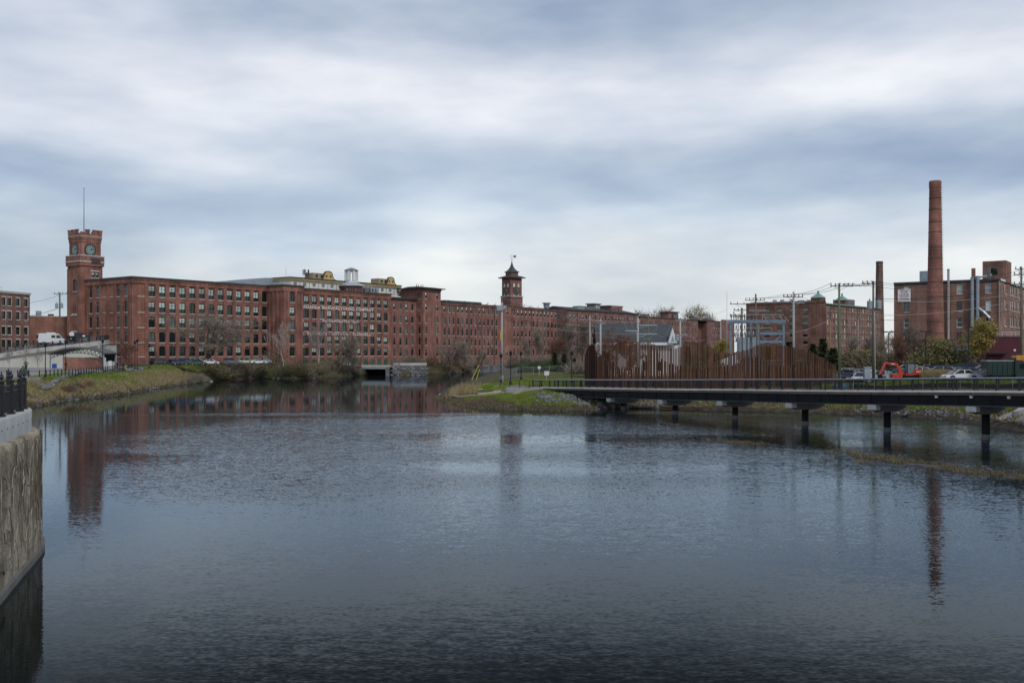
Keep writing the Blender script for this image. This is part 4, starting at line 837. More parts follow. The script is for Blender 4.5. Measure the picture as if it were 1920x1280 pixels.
# ------------------------------------------------------------------ far right buildings
ang = math.radians(40); dR1 = Vector((math.cos(ang), -math.sin(ang))); K = Vector((151.4, 480)); L1, L2 = 42., 73.; P0 = K-dR1*L1
r1 = thing('brick_block', 'big brown brick factory block with green copper roof caps behind the substation', 'building', (P0.x, P0.y, 5), -ang)
zt1 = zz(564, 480)-5; c1 = [uof(P0, dR1, p) for p in (1439, 1461.5, 1485, 1510)]; rows1 = [zz(y, 490)-5 for y in (581, 593, 606, 619, 632, 645.5)]
h1 = [(u, 2.3, z, 1.45, 0) for u in c1 for z in rows1]; wall(r1, 'wall', (0, 0), (L1, 0), 0, zt1, h1, M_brickR, .2)
kg = window_meshes('teal', 2.3, 1.45, 0, 1, (.5,), M_frame); M_teal = mat('teal_glass', (.09, .20, .19), .3, 1, .2, rand=.3)
tp = MB().add([(-1.15, .24, 0), (1.15, .24, 0), (1.15, .24, 1.45), (-1.15, .24, 1.45)], [(0, 1, 2, 3)]).mesh('pane', M_teal)
for u in c1:
    for i, z in enumerate(rows1): put_window(r1, (0, 0), (L1, 0), u, z, (kg[0], [tp, kg[1][0]], kg[2]), 0 if i < 4 else 1)
dR2 = Vector((math.sin(ang), math.cos(ang))); zt2 = zz(570, 480)-5; rows2 = [zz(y, 485)-5 for y in (582, 594.5, 607.5, 621, 634, 647)]; c2 = [2.2+3.55*i for i in range(20)]
wall(r1, 'wall', (L1, 0), (L1, L2), 0, zt2, [(u, 1.5, z, 2.1, 0) for u in c2 for z in rows2], M_brickR, .2)
kw = small_window_meshes(1.5, 2.1, True)
for u in c2:
    for z in rows2: put_small(r1, (L1, 0), (L1, L2), u, z, kw, R.choice([0, 1, 1, 2, 3]))
MB().box(L1+.003, L1+.6, -.1, L2+.5, zt2, zt2+.5).build('gutter', M_copper, r1); MB().box(.3, L1, .3, L2, zt2-.6, zt2-.1).build('roof', M_roofdark, r1)
MB().box(-.2, L1-.3, -.3, -.003, zt1-.6, zt1+.2).build('cornice', M_brickR, r1); MB().box(2, L1-3, .5, 2.5, zt1, zt1+.5).build('roof_edge', M_white, r1)
for (x, y) in ((L1-5.2, 3.0), (L1-5.2, 33)):
    mb = MB().box(x-2.6, x+2.6, y-2.6, y+2.6, zt1-1, zt1+1.7); h_ = mb.build('roof_house', M_brickR, r1); mb = MB(); c_ = [(x-3, y-3), (x+3, y-3), (x+3, y+3), (x-3, y+3)]; z_ = zt1+1.7
    mb.add([(*p, z_) for p in c_]+[(x, y, z_+2.6)], [(0, 1, 4), (1, 2, 4), (2, 3, 4), (3, 0, 4), (3, 2, 1, 0)]).box(x-.35, x+.35, y-.35, y+.35, z_+2.0, z_+3.5); mb.build('copper_cap', M_copper, h_)
MB().box(L1-12, L1-4, 38, 47, zt2, zt2+4).build('roof_plant', M_concd, r1)
for x in (8, 13, 17, 22, 27, 31): MB().box(x, x+1.6, 3, 4.5, zt1, zt1+R.uniform(.8, 1.7)).build('roof_unit', M_galv, r1)
for y in (5, 9.6, 26, 40.5): MB().box(L1+.02, L1+.2, y-.1, y+.1, 0, zt2).build('downpipe', M_trimdark, r1)

def chimney(name, label, px, d, ztop, r0, r1_, zb, m, bands, letters=None, rungs=False):
    t = thing(name, label, 'chimney', (at(px, d), d, zb)); hh = ztop-zb
    MB().lathe([(r0, 0), (r1_+(r0-r1_)*.45, hh*.5), (r1_, hh-1.6), (r1_*1.04, hh-1.5), (r1_*1.06, hh-.3), (r1_*.98, hh), (r1_*.7, hh-.05)], 28).build('stack', m, t, smooth=False)
    for k in range(bands):
        z = hh*(.12+.86*k/bands)+R.uniform(-.35, .35); f = z/hh; rr = (r0+(r1_+(r0-r1_)*.45-r0)*f/.5) if f < .5 else (r1_+(r0-r1_)*.45*(1-(f-.5)/.5))
        MB().lathe([(rr*.99, z), (rr+.035, z+.02), (rr+.035, z+.14), (rr*.99, z+.16)], 28, cap=False).build('iron_band', M_trimdark, t)
    if rungs:
        a = math.radians(-12); mb = MB()
        for k in range(70):
            z = 2+k*(hh-3)/70; f = z/hh; rr = (r0+(r1_-r0)*.55*f/.5) if f < .5 else (r1_+(r0-r1_)*.45*(1-(f-.5)/.5)); mb.box(rr*math.cos(a)-.05, rr*math.cos(a)+.22, rr*math.sin(a)-.2, rr*math.sin(a)+.2, z, z+.06)
        stuff(mb.build('ladder_rungs', M_trimdark, t))
    if letters:
        for k, ch in enumerate(letters):
            me = text_mesh(ch, 1.9, mat('faded_letter', (.30, .25, .22), .3, 1, .9), .02, 'CENTER'); z = hh-3.0-k*2.15; obj('letter', me, t, (-.45, -(r1_+.16+k*.035), z), rot=(math.pi/2, 0, 0))
    return t
M_stack = brick_mat('brick_stack', (.235, .085, .062), (.28, .11, .08)); M_stack2 = brick_mat('brick_stack_dark', (.105, .06, .048), (.14, .08, .06))
chimney('smokestack', 'tall round red brick smokestack with iron bands beside the leased building', 1753.5, 222, zz(339.5, 222), 1.98, 1.24, 4.4, M_stack, 13, None, True)
chimney('smokestack', 'shorter dark brick smokestack with faded vertical letters behind the utility poles', 1649, 560, zz(490, 560), 2.9, 1.85, 6, M_stack2, 0, 'NASHUA')

# leased building
ang2 = math.radians(35.4); d1v = Vector((math.cos(ang2), -math.sin(ang2))); K2 = Vector((at(1875, 238), 238)); L1 = 24.4; P0 = K2-d1v*L1
r2 = thing('brick_building', 'brown brick building with a for lease banner and metal ducts at the right', 'building', (P0.x, P0.y, 4), -ang2)
cR = [uof(P0, d1v, p) for p in (1699.5, 1799, 1853)]; rz_ = [zz(y, 246)-4 for y in (552, 583.5, 613.5, 641)]; H2 = 21.4
wall(r2, 'wall', (0, 0), (L1, 0), 0, H2, [(u, 1.25, z, 2.35, 0) for u in cR for z in rz_], M_brickR2, .25)
kr = small_window_meshes(1.25, 2.35, True)
for i, u in enumerate(cR):
    for j, z in enumerate(rz_): put_small(r2, (0, 0), (L1, 0), u, z, kr if (i, j) not in ((0, 1), (1, 1), (1, 3)) else small_window_meshes(1.25, 2.35), [[3, 2, 1, 0], [3, 0, 1, 0], [3, 3, 1, 0]][i][j])
d2v = Vector((math.sin(ang2), math.cos(ang2))); cS = [uof(K2, d2v, p) for p in (1885, 1895.5)]; rS = [zz(y, 245)-4 for y in (551, 580, 611)]
wall(r2, 'wall', (L1, 0), (L1, 40), 0, H2, [(u, 2.3, z, 2.6, 0) for u in cS+[18, 22, 27, 31, 36] for z in rS], M_brickR2, .25)
kS = window_meshes('loft', 2.3, 2.6, 0, 4, (.35,), M_framew)
for u in cS+[18, 22, 27, 31, 36]:
    for i, z in enumerate(rS): put_window(r2, (L1, 0), (L1, 40), u, z, kS, 1 if i < 2 else 4)
MB().box(-.1, L1+.2, -.2, -.003, H2-.3, H2+.2).build('coping', M_trimdark, r2); MB().box(L1+.003, L1+.2, -.2, 40, H2-.3, H2+.22).build('coping', M_white, r2); MB().box(0, L1, 0, 40, H2-.6, H2-.31).build('roof', M_roofdark, r2)
MB().box(L1-.6, L1+.3, 6.5, 14, H2-.25, H2+5.0).box(L1-5, L1-.61, 6.5, 14, H2, H2+5.0).build('stair_house', M_brickR2, r2); MB().box(L1-3.5, L1-1.6, 6.44, 6.49, H2+1.6, H2+3.2).build('stair_window', M_glass, r2)
MB().box(-.05, .05, .05, 40, 0, H2).build('end_wall', M_brickR2, r2)
bn = MB().box(-1.55, 1.55, -.03, .03, -1.55, 1.55).build('lease_banner', mat('banner_white', (.88, .82, .82), .06, 1, .7), None)
ub = uof(P0, d1v, 1695.6); bp = P0+d1v*ub+Vector((-d1v.y*-1, -d1v.x))*0
nrm = Vector((d1v.y, -d1v.x)); bq = P0+d1v*ub+nrm*.12; bn.location = (bq.x, bq.y, zz(552, 247)); bn.rotation_euler = (0, 0, -ang2); tag(bn, 'white square for lease banner hung high on the brown brick wall', 'banner')
M_ban = mat('banner_maroon', (.10, .015, .03), .1, 1, .7)
for tx, sz, z in (('FOR', .85, .45), ('LEASE', .85, -.25)): obj('lettering', text_mesh(tx, sz, M_ban, .01, 'CENTER', 1.1), bn, (0, -.045, z), rot=(math.pi/2, 0, 0))
for z, w_ in ((1.25, 2.2), (-.5, 2.0), (-.85, 2.3), (-1.2, 2.5)): MB().box(-w_/2, w_/2, -.04, -.031, z-.07, z+.05).build('small_print', M_ban, bn)
def duct(px, y0, y1, r, label, m, name='duct'):
    u = uof(P0, d1v, px); q = P0+d1v*u+nrm*(r+.15); return MB().tube([(0, 0, 0), (0, 0, zz(y1, 243)-zz(y0, 243))], r, 12).lathe([(r*1.25, zz(y1, 243)-zz(y0, 243)-.25), (r*1.25, zz(y1, 243)-zz(y0, 243))], 12).build(name, m, r2, loc=(*(Matrix.Rotation(ang2, 2) @ (q-P0)), zz(y0, 243)-4))
duct(1779, 637, 503.5, .28, '', M_polegrey, 'vent_pipe'); duct(1824, 620, 521, .42, '', M_galv); duct(1834, 628, 519, .42, '', M_galv)
u = uof(P0, d1v, 1834); MB().tube([(u, -.6, zz(578, 243)-4), (u+1.2, -.6, zz(585, 243)-4), (u+2.6, -.55, zz(597, 243)-4), (u+2.7, -.1, zz(598, 243)-4)], .38, 10).build('branch_duct', M_galv, r2)
MB().tube([(u-1.3, -.3, H2+.4), (u+1.5, 1, H2+.9), (u+2.6, 2, H2+1.3)], .25, 8).build('roof_duct', M_galv, r2)
for px, m_ in ((1823, M_brickR2), (1851.5, M_concd)):
    u = uof(P0, d1v, px); MB().box(u-.4, u+.4, 1, 1.8, H2-.3, H2+3.0).build('roof_stack', m_, r2)
u = uof(P0, d1v, 1730); MB().box(u-1.1, u+1.1, 1.5, 4, H2+.1, H2+2.9).box(u-1.5, u+1.5, 1, 4.5, H2-.3, H2+.1).build('water_tank', M_tank, r2)
MB().box(L1-.25, L1-.05, -.16, -.02, 0, H2).build('downpipe', M_polegrey, r2)
# single storey annexes in front
an1 = thing('annex', 'low dark brick annex with a slate awning at the foot of the smokestack', 'building', (at(1690, 228), 228, 4), -math.radians(20))
MB().box(0, 15.5, 0, 8, 0, 6.6).build('wall', M_brickR, an1); MB().box(-.1, 15.6, -.1, 8, 6.6, 6.85).build('coping', M_trimdark, an1)
MB().box(10, 13.6, -.06, -.003, .2, 3.4).build('doorway', M_glass, an1); MB().prism([(-1.8, 4.2), (-.003, 5.6), (-.003, 4.1)], 'x', 9.2, 14.6).build('awning', M_slate, an1)
for x in (2.2, 5.4): MB().prism([(x-.9, .2), (x+.9, .2), (x+.9, 2.6), (x+.6, 3.1), (x, 3.3), (x-.6, 3.1), (x-.9, 2.6)], 'y', -.05, -.003).build('arched_opening', M_glass, an1)
an2 = thing('annex', 'dark maroon painted single storey annex behind the yellow tree', 'building', (at(1842, 205), 205, 4), -math.radians(14))
M_maroon = mat('maroon_paint', (.085, .014, .022), .15, 1, .6)
MB().box(0, 7.4, 0, 9, 0, 7.0).build('wall', M_maroon, an2); MB().box(-.1, 7.5, -.1, 9, 7.0, 7.25).build('coping', M_trimdark, an2); MB().box(.5, 4.4, -2.4, -.003, 3.6, 3.9).build('canopy', M_black, an2)
ar = MB(); 
for k in range(9): ar.tube([(.4+k*.85, .3, 7.2), (.4+k*.85, .3, 8.1)], .03, 5)
ar.tube([(.4, .3, 8.1), (7.2, .3, 8.1)], .04, 5); ar.tube([(.4, .3, 7.7), (7.2, .3, 7.7)], .03, 5); ar.build('roof_railing', M_white, an2)
MB().box(5.9, 6.3, -.05, -.003, 4.2, 4.6).build('notice', M_white, an2, rot=(0, 0, 0))
for px, d, y0, arms in ((1736, 170, 621, 1), (1666, 176, 622, 1), (1816, 168, 614, .6), (1703, 215, 635, .5)):
    t = thing('parking_light', {1736: 'tall black twin-head parking light in front of the smokestack', 1666: 'black twin-head parking light left of the leased building', 1816: 'black parking light above the dark awning', 1703: 'small parking light by the annex arches'}[px], 'lamp', (at(px, d), d, 4.3), 0, 'parking lot lights'); h = zz(y0, d)-4.3
    MB().tube([(0, 0, 0), (0, 0, h)], .09, 8).build('post', M_black, t)
    for s_ in (-1, 1): MB().box(min(s_*.15, s_*.95*arms), max(s_*.15, s_*.95*arms), -.18, .18, h-.1, h+.1).build('lamp_head', M_black, t)

# white house behind the screen
wh = thing('white_house', 'white clapboard house with a grey shingle roof and pointed gable behind the rusty screen', 'house', (at(1120, 205), 205, 3))
x1 = at(1270, 205)-at(1120, 205); ez = zz(643, 205)-3; rz2 = zz(619, 209)-3; a0 = at(1135, 205)-at(1120, 205)
MB().box(0.3, x1-1.2, .5, 8, 0, ez).build('wall', M_white, wh); mb = MB(); mb.prism([(-.3, ez-.1), (4.2, rz2+1.1), (8.7, ez-.1), (8.7, ez+.15), (4.2, rz2+1.4), (-.3, ez+.15)], 'x', -.3, x1-.8); mb.build('roof', M_slate, wh)
MB().box(-.2, x1-.9, -.5, -.31, ez-.45, ez+.1).build('eave_board', M_white, wh)
gx = x1-1.1; mb = MB().prism([(gx-.95, ez), (gx+.95, ez), (gx, rz2+.4)], 'y', -.9, -.32); mb.build('gable', M_white, wh); MB().prism([(gx-.35, ez+.3), (gx+.35, ez+.3), (gx, ez+1.6)], 'y', -.95, -.902).build('gable_vent', M_tank, wh)
MB().box(x1-1.19, x1+.9, 0.0, 6, 0, ez-.25).build('side_wing', M_white, wh); MB().prism([(-.2, ez-.25), (6.2, ez-.25), (3, ez+1.4)], 'x', x1-1.2, x1+1.1).build('wing_roof', M_slate, wh)
for x in (3, 6.5, 10, 13): MB().box(x-.5, x+.5, .42, .497, 1.2, 3.0).build('window', M_glass, wh)
tag(MB().prism([(0, 0), (9, 0), (9, 3.0), (4.5, 4.6), (0, 3.0)], 'y', 0, 6).build('white_shed', M_white, loc=(at(1352, 195), 195, 3.0)), 'white gable-ended shed seen through the rusty screen', 'shed')
tag(MB().box(0, 12.5, 0, 4, 0, 3.2).box(-.2, 12.7, -.2, 4.2, 3.2, 3.45).build('control_house', M_concd, loc=(at(1395, 190), 190, 3.0)), 'low grey control house inside the substation', 'shed')
# ------------------------------------------------------------------ footbridge
BR_ = [(5.0, 156.6, 2.5), (9.9, 150, 2.68), (15.6, 139.6, 2.95), (21.1, 128.7, 3.25), (26.8, 119.5, 3.55), (32.1, 109, 3.85), (37.7, 100, 4.15), (43.6, 91.6, 4.45), (49.6, 83, 4.7), (55.6, 75, 4.9)]
def catmull(P, n=6):
    P = [Vector(p) for p in P]; out = []
    for i in range(len(P)-1):
        p0, p1, p2, p3 = P[max(i-1, 0)], P[i], P[i+1], P[min(i+2, len(P)-1)]
        for k in range(n):
            t = k/n; out.append(.5*((2*p1)+(p2-p0)*t+(2*p0-5*p1+4*p2-p3)*t*t+(3*p1-p0-3*p2+p3)*t**3))
    out.append(P[-1]); return out
cl = catmull(BR_, 6)
def offset(P, o, dz=0):
    out = []
    for i, p in enumerate(P):
        d = (P[min(i+1, len(P)-1)]-P[max(i-1, 0)]); n = Vector((d.y, -d.x, 0)).normalized(); out.append(Vector((p.x+n.x*o, p.y+n.y*o, p.z+dz)))
    return out
def ribbon(P, o0, o1, z0, z1):
    mb = MB(); A, B = offset(P, o0), offset(P, o1)
    for i in range(len(P)-1):
        a, b_, c_, d_ = A[i], A[i+1], B[i+1], B[i]
        vs = [(a.x, a.y, a.z+z0), (b_.x, b_.y, b_.z+z0), (c_.x, c_.y, c_.z+z0), (d_.x, d_.y, d_.z+z0), (a.x, a.y, a.z+z1), (b_.x, b_.y, b_.z+z1), (c_.x, c_.y, c_.z+z1), (d_.x, d_.y, d_.z+z1)]
        f = [(0,3,2,1),(4,5,6,7),(0,1,5,4),(2,3,7,6)]
        if i == 0: f.append((3,0,4,7))
        if i == len(P)-2: f.append((1,2,6,5))
        mb.add(vs, f)
    return mb
fb = thing('footbridge', 'curving footbridge with dark steel girder, black mesh railing and round piers', 'footbridge', (0, 0, 0)); HW = 2.35
# near side: offset +HW is the side facing the camera
near = HW if offset(cl, HW)[20].length < offset(cl, -HW)[20].length else -HW; sg = 1 if near > 0 else -1
ribbon(cl, -HW+.1, HW-.1, -.2, -.02).build('deck', M_wood, fb)
curb = []
seg = 4
for i in range(0, len(cl)-1, 3):
    P = cl[i:i+4]
    if len(P) < 2: continue
    P = [p.copy() for p in P]; d = (P[-1]-P[-2]).normalized(); P[-1] = P[-1]-d*.06
    for s_ in (1, -1):  # dark strip under each board is the shaded underside, put in as colour
        a, b_ = sorted((s_*(HW-.05), s_*(HW+.22))); ribbon(P, a, b_, -.10, .07).build('fascia_board', mat('fascia_wood_toplit', (.74, .67, .60), .12, 1, .7, rand=.1), fb); a, b_ = sorted((s_*(HW-.1), s_*(HW+.10))); ribbon(P, a, b_, -.36, -.102).build('edge_shade_strip', mat('edge_shade_strip', (.16, .12, .095), .15, 1, .8), fb)  # board colour paled to show the deck edge lit from above
for s_ in (1, -1):
    a, b_ = sorted((s_*(HW-.25), s_*(HW+.02))); ribbon(cl, a, b_, -1.28, -.43).build('girder', M_steel, fb); a, b_ = sorted((s_*(HW-.4), s_*(HW+.14))); ribbon(cl, a, b_, -1.36, -1.281).build('girder_flange', mat('girder_flange', (.06, .065, .072), .2, 1, .5), fb)
for s_ in (1, -1):
    P = offset(cl, s_*(HW-.12)); Pl = [tuple(p) for p in P]
    MB().tube([(p[0], p[1], p[2]+1.18) for p in Pl], .036, 6).build('handrail', M_alu if s_ == sg else M_galv, fb)
    MB().tube([(p[0], p[1], p[2]+1.08) for p in Pl], .035, 5).build('rail', M_black, fb); MB().tube([(p[0], p[1], p[2]+.14) for p in Pl], .035, 5).build('rail', M_black, fb)
    pts = along(Pl, 2.05); pm = MB().box(-.045, .045, -.09, .09, 0, 1.15).mesh('post', M_black)
    for i, q in enumerate(pts):
        d = (pts[min(i+1, len(pts)-1)]-pts[max(i-1, 0)]); obj('post', pm, fb, q, math.atan2(d.y, d.x))
    mb = MB()
    for q in along(Pl, .115): mb.box(q.x-.009, q.x+.009, q.y-.009, q.y+.009, q.z+.14, q.z+1.08)
    stuff(mb.build('balusters', M_black, fb))
dirs = [(Vector(BR_[min(i+1, len(BR_)-1)])-Vector(BR_[max(i-1, 0)])) for i in range(len(BR_))]
for i, p in enumerate(BR_[1:-1], 1):
    d = dirs[i]; rz = math.atan2(d.y, d.x); z = p[2]-1.36
    prof = [(-2.5*sg, z), (2.5*sg, z), (2.5*sg, z-.42), (1.2*sg, z-.75), (-1.2*sg, z-.75), (-2.5*sg, z-.42)]
    o = MB().prism([(a, b_) for a, b_ in prof], 'x', -.45, .45).build('pier_cap', M_concd, fb, loc=(p[0], p[1], 0), rz=rz)
    MB().box(-.47, .47, *sorted((-sg*2.52, -sg*1.75)), z-.5, z+.005).build('bearing_block', mat('concrete_light', (.46, .46, .45), .08, 2, .8), o)
    for s_ in (-1, 1): MB().box(-.3, .3, s_*1.55-.22, s_*1.55+.22, z-.32, z-.02).build('bearing', M_black, o)
    if i > 1:
        MB().lathe([(.36, -1.5), (.36, z-.74)], 16).build('pier_column', M_steel, fb, loc=(p[0], p[1], 0), smooth=True)
        MB().lathe([(.375, -.3), (.375, .42), (.36, .45)], 16, cap=False).build('tide_band', M_concd, fb, loc=(p[0], p[1], 0))
stf = MB().box(-.03, .03, -.05, .05, -1.27, -.44).mesh('stiffener', M_steel)
for i, q in enumerate(along([tuple(p) for p in offset(cl, sg*(HW+.04))], 3.1)):
    obj('stiffener', stf, fb, q)
for px in (1753, 1818.5, 1886):
    q = min(offset(cl, sg*(HW+.1)), key=lambda p: abs(960+p.x/p.y*F_-px)); MB().box(-.12, .12, -.1, .1, -.62, -.4).build('bracket_light', M_conc, fb, loc=q)
ab = thing('abutment_wall', 'pale concrete wing wall where the footbridge meets the grassy point', 'wall', (0, 0, 0))
A0 = offset(cl, sg*(HW+.1))[0]; MB().add([(A0.x+1.6, A0.y-2.2, .6), (A0.x-4, A0.y+1.6, 1.6), (A0.x-4, A0.y+1.6, 2.5), (A0.x+1.6, A0.y-2.2, 2.42), (A0.x+1.6, A0.y-1.8, .6), (A0.x-4, A0.y+2.0, 1.6), (A0.x-4, A0.y+2.0, 2.5), (A0.x+1.6, A0.y-1.8, 2.42)], [(0,1,2,3)[::-1],(4,5,6,7),(0,4,7,3)[::-1],(3,2,6,7)[::-1],(1,5,6,2)]).build('wing_wall', M_conc, ab)
rr_ = [(A0.x+1.2, A0.y-1.8, 2.45), (A0.x-3.9, A0.y+1.8, 2.46), (A0.x-6.0, A0.y+3.6, 2.5)]; rail_run(ab, rr_, 1.9, 1.15, .1, (.5, 1.1), M_black, .03)

# ------------------------------------------------------------------ rusty steel screen
screen = thing('steel_screen', 'screen of tall upright weathering steel bars of uneven height around the substation', 'screen', (0, 0, 0))
prof_ = [(1097,682),(1099,658),(1104,647),(1114,645),(1119,660),(1122,668),(1128,664),(1134,657),(1140,660),(1147,652),(1155,643),(1165,640),(1190,640),(1211,642),(1222,644),(1233,647),(1250,651),(1266,653),(1277,650),(1283,640),(1300,640),(1312,642),(1327,645),(1336,651),(1350,658),(1365,662),(1376,661),(1386,659),(1398,656),(1407,654),(1419,647),(1436,646),(1461,647),(1476,649),(1490,652),(1505,655),(1521,659),(1534,668),(1546,673),(1558,681),(1567,683)]
def ytop(px):
    for (a, ya), (b_, yb) in zip(prof_[:-1], prof_[1:]):
        if a <= px <= b_: return ya+(yb-ya)*(px-a)/(b_-a)
    return 670
SP = catmull([(at(1097, 163), 163, 0), (at(1106, 158), 158, 0), (at(1125, 155), 155, 0), (at(1180, 151), 151, 0), (at(1260, 148.5), 148.5, 0), (at(1340, 147), 147, 0), (at(1420, 145.5), 145.5, 0), (at(1500, 143.5), 143.5, 0), (at(1568, 141.5), 141.5, 0)], 8)
front = along([tuple(p) for p in SP], .235)
barm = MB().box(-.074, .074, -.055, .055, 0, 1).mesh('steel_bar', M_rust)
hz_ = height(np.array([p.x for p in front]), np.array([p.y for p in front]))
for q, g in zip(front, hz_):
    px = 960+q.x/q.y*F_; d = q.y; h = zz(ytop(px)+R.uniform(-1.6, 1.6), d)-g+.3; obj('steel_bar', barm, screen, (q.x, q.y+R.uniform(-.05, .05), g-.3), R.uniform(-.15, .15), scale=(1, 1, h))
# second, lower row close behind thickens the screen in places
low_ = [(1097,666),(1108,650),(1118,660),(1124,668),(1132,672),(1140,684),(1165,690),(1200,688),(1210,672),(1220,648),(1232,655),(1245,678),(1275,686),(1300,690),(1340,690),(1380,682),(1395,672),(1425,668),(1440,686),(1480,688),(1500,680),(1540,682),(1568,690)]
def ylow(px):
    for (a, ya), (b_, yb) in zip(low_[:-1], low_[1:]):
        if a <= px <= b_: return ya+(yb-ya)*(px-a)/(b_-a)
    return 700
back = [p+Vector((.1, .8, 0)) for p in along([tuple(p) for p in SP], .40)]; hz2 = height(np.array([p.x for p in back]), np.array([p.y for p in back])); n_ = len(front)
for q, g in zip(back, hz2):
    px = 960+q.x/q.y*F_
    if n_ >= 296: break
    h = zz(ylow(px)+R.uniform(-2, 2), q.y)-g+.3
    if h > .6: obj('steel_bar', barm, screen, (q.x, q.y, g-.3), 0, scale=(1.25, 1, h)); n_ += 1
tag(MB().prism([(0, 0), (2.2, .1), (2.1, .35), (1.4, .45), (.6, .38), (0, .3)], 'y', 0, 1.6).build('blue_tarp', mat('tarp_blue', (.02, .13, .42), .25, 3, .5), loc=(at(1567, 138), 138, gz(at(1580, 138), 138)+.1)), 'bright blue tarp bundle at the right end of the rusty screen', 'tarp')

# ------------------------------------------------------------------ substation steelwork and utility poles
ss = thing('substation_gantry', 'blue grey galvanised steel gantry of the substation behind the rusty screen', 'gantry', (0, 166, 3)); D_ = 166
M_gan = mat('gantry_steel', (.17, .22, .28), .15, 1, .45, .3)
gxs = [at(p, D_) for p in (1369.5, 1421.5, 1469)]
for i, x in enumerate(gxs): MB().box(x-.17, x+.17, -.17, .17, 0, zz(604, D_)-3).build('column', M_gan, ss)
for x in gxs[1:2]: MB().box(x-.7, x-.35, 2.6, 3.0, 0, zz(604, D_)-3).build('column', M_gan, ss)
zb_ = zz(601, D_)-3; MB().box(gxs[0]-.6, gxs[2]+.3, -.3, -.1, zb_-.42, zb_+.12).box(gxs[0]-.6, gxs[2]+.3, .1, .3, zb_-.42, zb_+.12).build('top_beam', M_gan, ss)
for y in (625, 640.5): z = zz(y, D_)-3; MB().box(gxs[1]+.22, gxs[2]-.22, -.2, .2, z-.25, z+.22).build('cross_beam', M_gan, ss)
br = MB(); br.bar((gxs[1]+.3, 0, zz(627, D_)-3), (gxs[1]+1.4, 0, zz(639, D_)-3), .12, .12); br.bar((gxs[2]-.3, 0, zz(627, D_)-3), (gxs[2]-1.4, 0, zz(639, D_)-3), .2, .2); br.bar((gxs[0]+.3, 0, zz(612, D_)-3), (gxs[0]+1.3, 0, zz(646, D_)-3), .12, .12); br.build('brace', M_gan, ss)
for px in (1371, 1380, 1388, 1396, 1404, 1412): x = at(px, D_); MB().tube([(x, 0, zb_+.1), (x, 0, zb_+.9)], .07, 6).lathe([(.08, zb_+.5), (.16, zb_+.6), (.08, zb_+.7), (.16, zb_+.8), (.08, zb_+.95)], 8, (x, 0)).build('insulator', M_ceram, ss)
bt = MB(); bt.tube([(at(1368, D_), 0, zb_+1.0), (at(1468, D_), 0, zb_+1.0), (at(1474, D_), 0, zb_+.3), (at(1479, D_), 0, zb_-.2)], .05, 6); bt.tube([(at(1400, D_), 0, zz(628, D_)-3), (at(1400, D_), 0, zz(615, D_)-3), (at(1446, D_), 0, zz(615, D_)-3), (at(1448, D_), 0, zz(622, D_)-3)], .05, 6)
for px in (1432, 1447, 1462): bt.tube([(at(px, D_), 0, zb_+1.0), (at(px+5, D_), 0, zb_+.1)], .04, 5)
bt.tube([(at(1428, D_), 0, zz(618, D_)-3), (at(1430, D_), 0, zb_+1.0)], .04, 5); bt.build('bus_pipe', M_polegrey, ss)
for k, px in enumerate((1386, 1395, 1404, 1413)):
    t = thing('transformer', ['leftmost', 'second', 'third', 'rightmost'][k]+' grey transformer tank of four inside the substation', 'transformer', (at(px, 172), 172, 3), 0, 'substation transformers')
    MB().box(-.3, .3, -.4, .4, 3.6, zz(632, 172)-3).box(-.38, .38, -.5, .5, .6, 3.2).build('tank', M_tank, t)
    for j in range(4): MB().box(-.34+j*.2, -.26+j*.2, -.64, -.502, .8, 3.1).build('cooling_fin', M_galv, t)
    for s_ in (-.25, .25): MB().lathe([(.1, zz(632, 172)-3), (.07, zz(629, 172)-3), (.12, zz(625.5, 172)-3), (.05, zz(624, 172)-3)], 8, (s_, 0)).build('bushing', M_ceram, t)
sr = thing('switch_rack', 'tangle of dark steel switch frames with insulators left of the gantry middle column', 'switchgear', (0, 175, 3)); Ds = 175
for px in (1376, 1384, 1392, 1400, 1408, 1416):
    x = at(px, Ds); MB().box(x-.06, x+.06, -.06, .06, 0, zz(590 if px % 16 else 583, Ds)-3).build('upright', M_trimdark, sr)
for y in (594, 606, 618, 630, 640): z = zz(y, Ds)-3; MB().box(at(1374, Ds), at(1418, Ds), -.08, .08, z-.05, z+.05).build('cross_beam', M_trimdark, sr)
for y in (600, 612, 624, 635):
    for px in (1380, 1388, 1396, 1404, 1412): x = at(px, Ds); z = zz(y, Ds)-3; MB().lathe([(.05, z-.45), (.15, z-.35), (.06, z-.22), (.15, z-.1), (.06, z+.05), (.14, z+.15), (.04, z+.3)], 7, (x, -.15)).build('insulator', M_ceram if y % 8 else M_polegrey, sr)
sr2 = MB()
for k in range(5): sr2.bar((at(1376+k*8, Ds), 0, zz(606, Ds)-3), (at(1384+k*8, Ds), 0, zz(594, Ds)-3), .05, .05); sr2.bar((at(1376+k*8, Ds), 0, zz(630, Ds)-3), (at(1384+k*8, Ds), 0, zz(618, Ds)-3), .05, .05)
sr2.build('lattice', M_trimdark, sr)
rp = random.Random(5)
POLES = {}
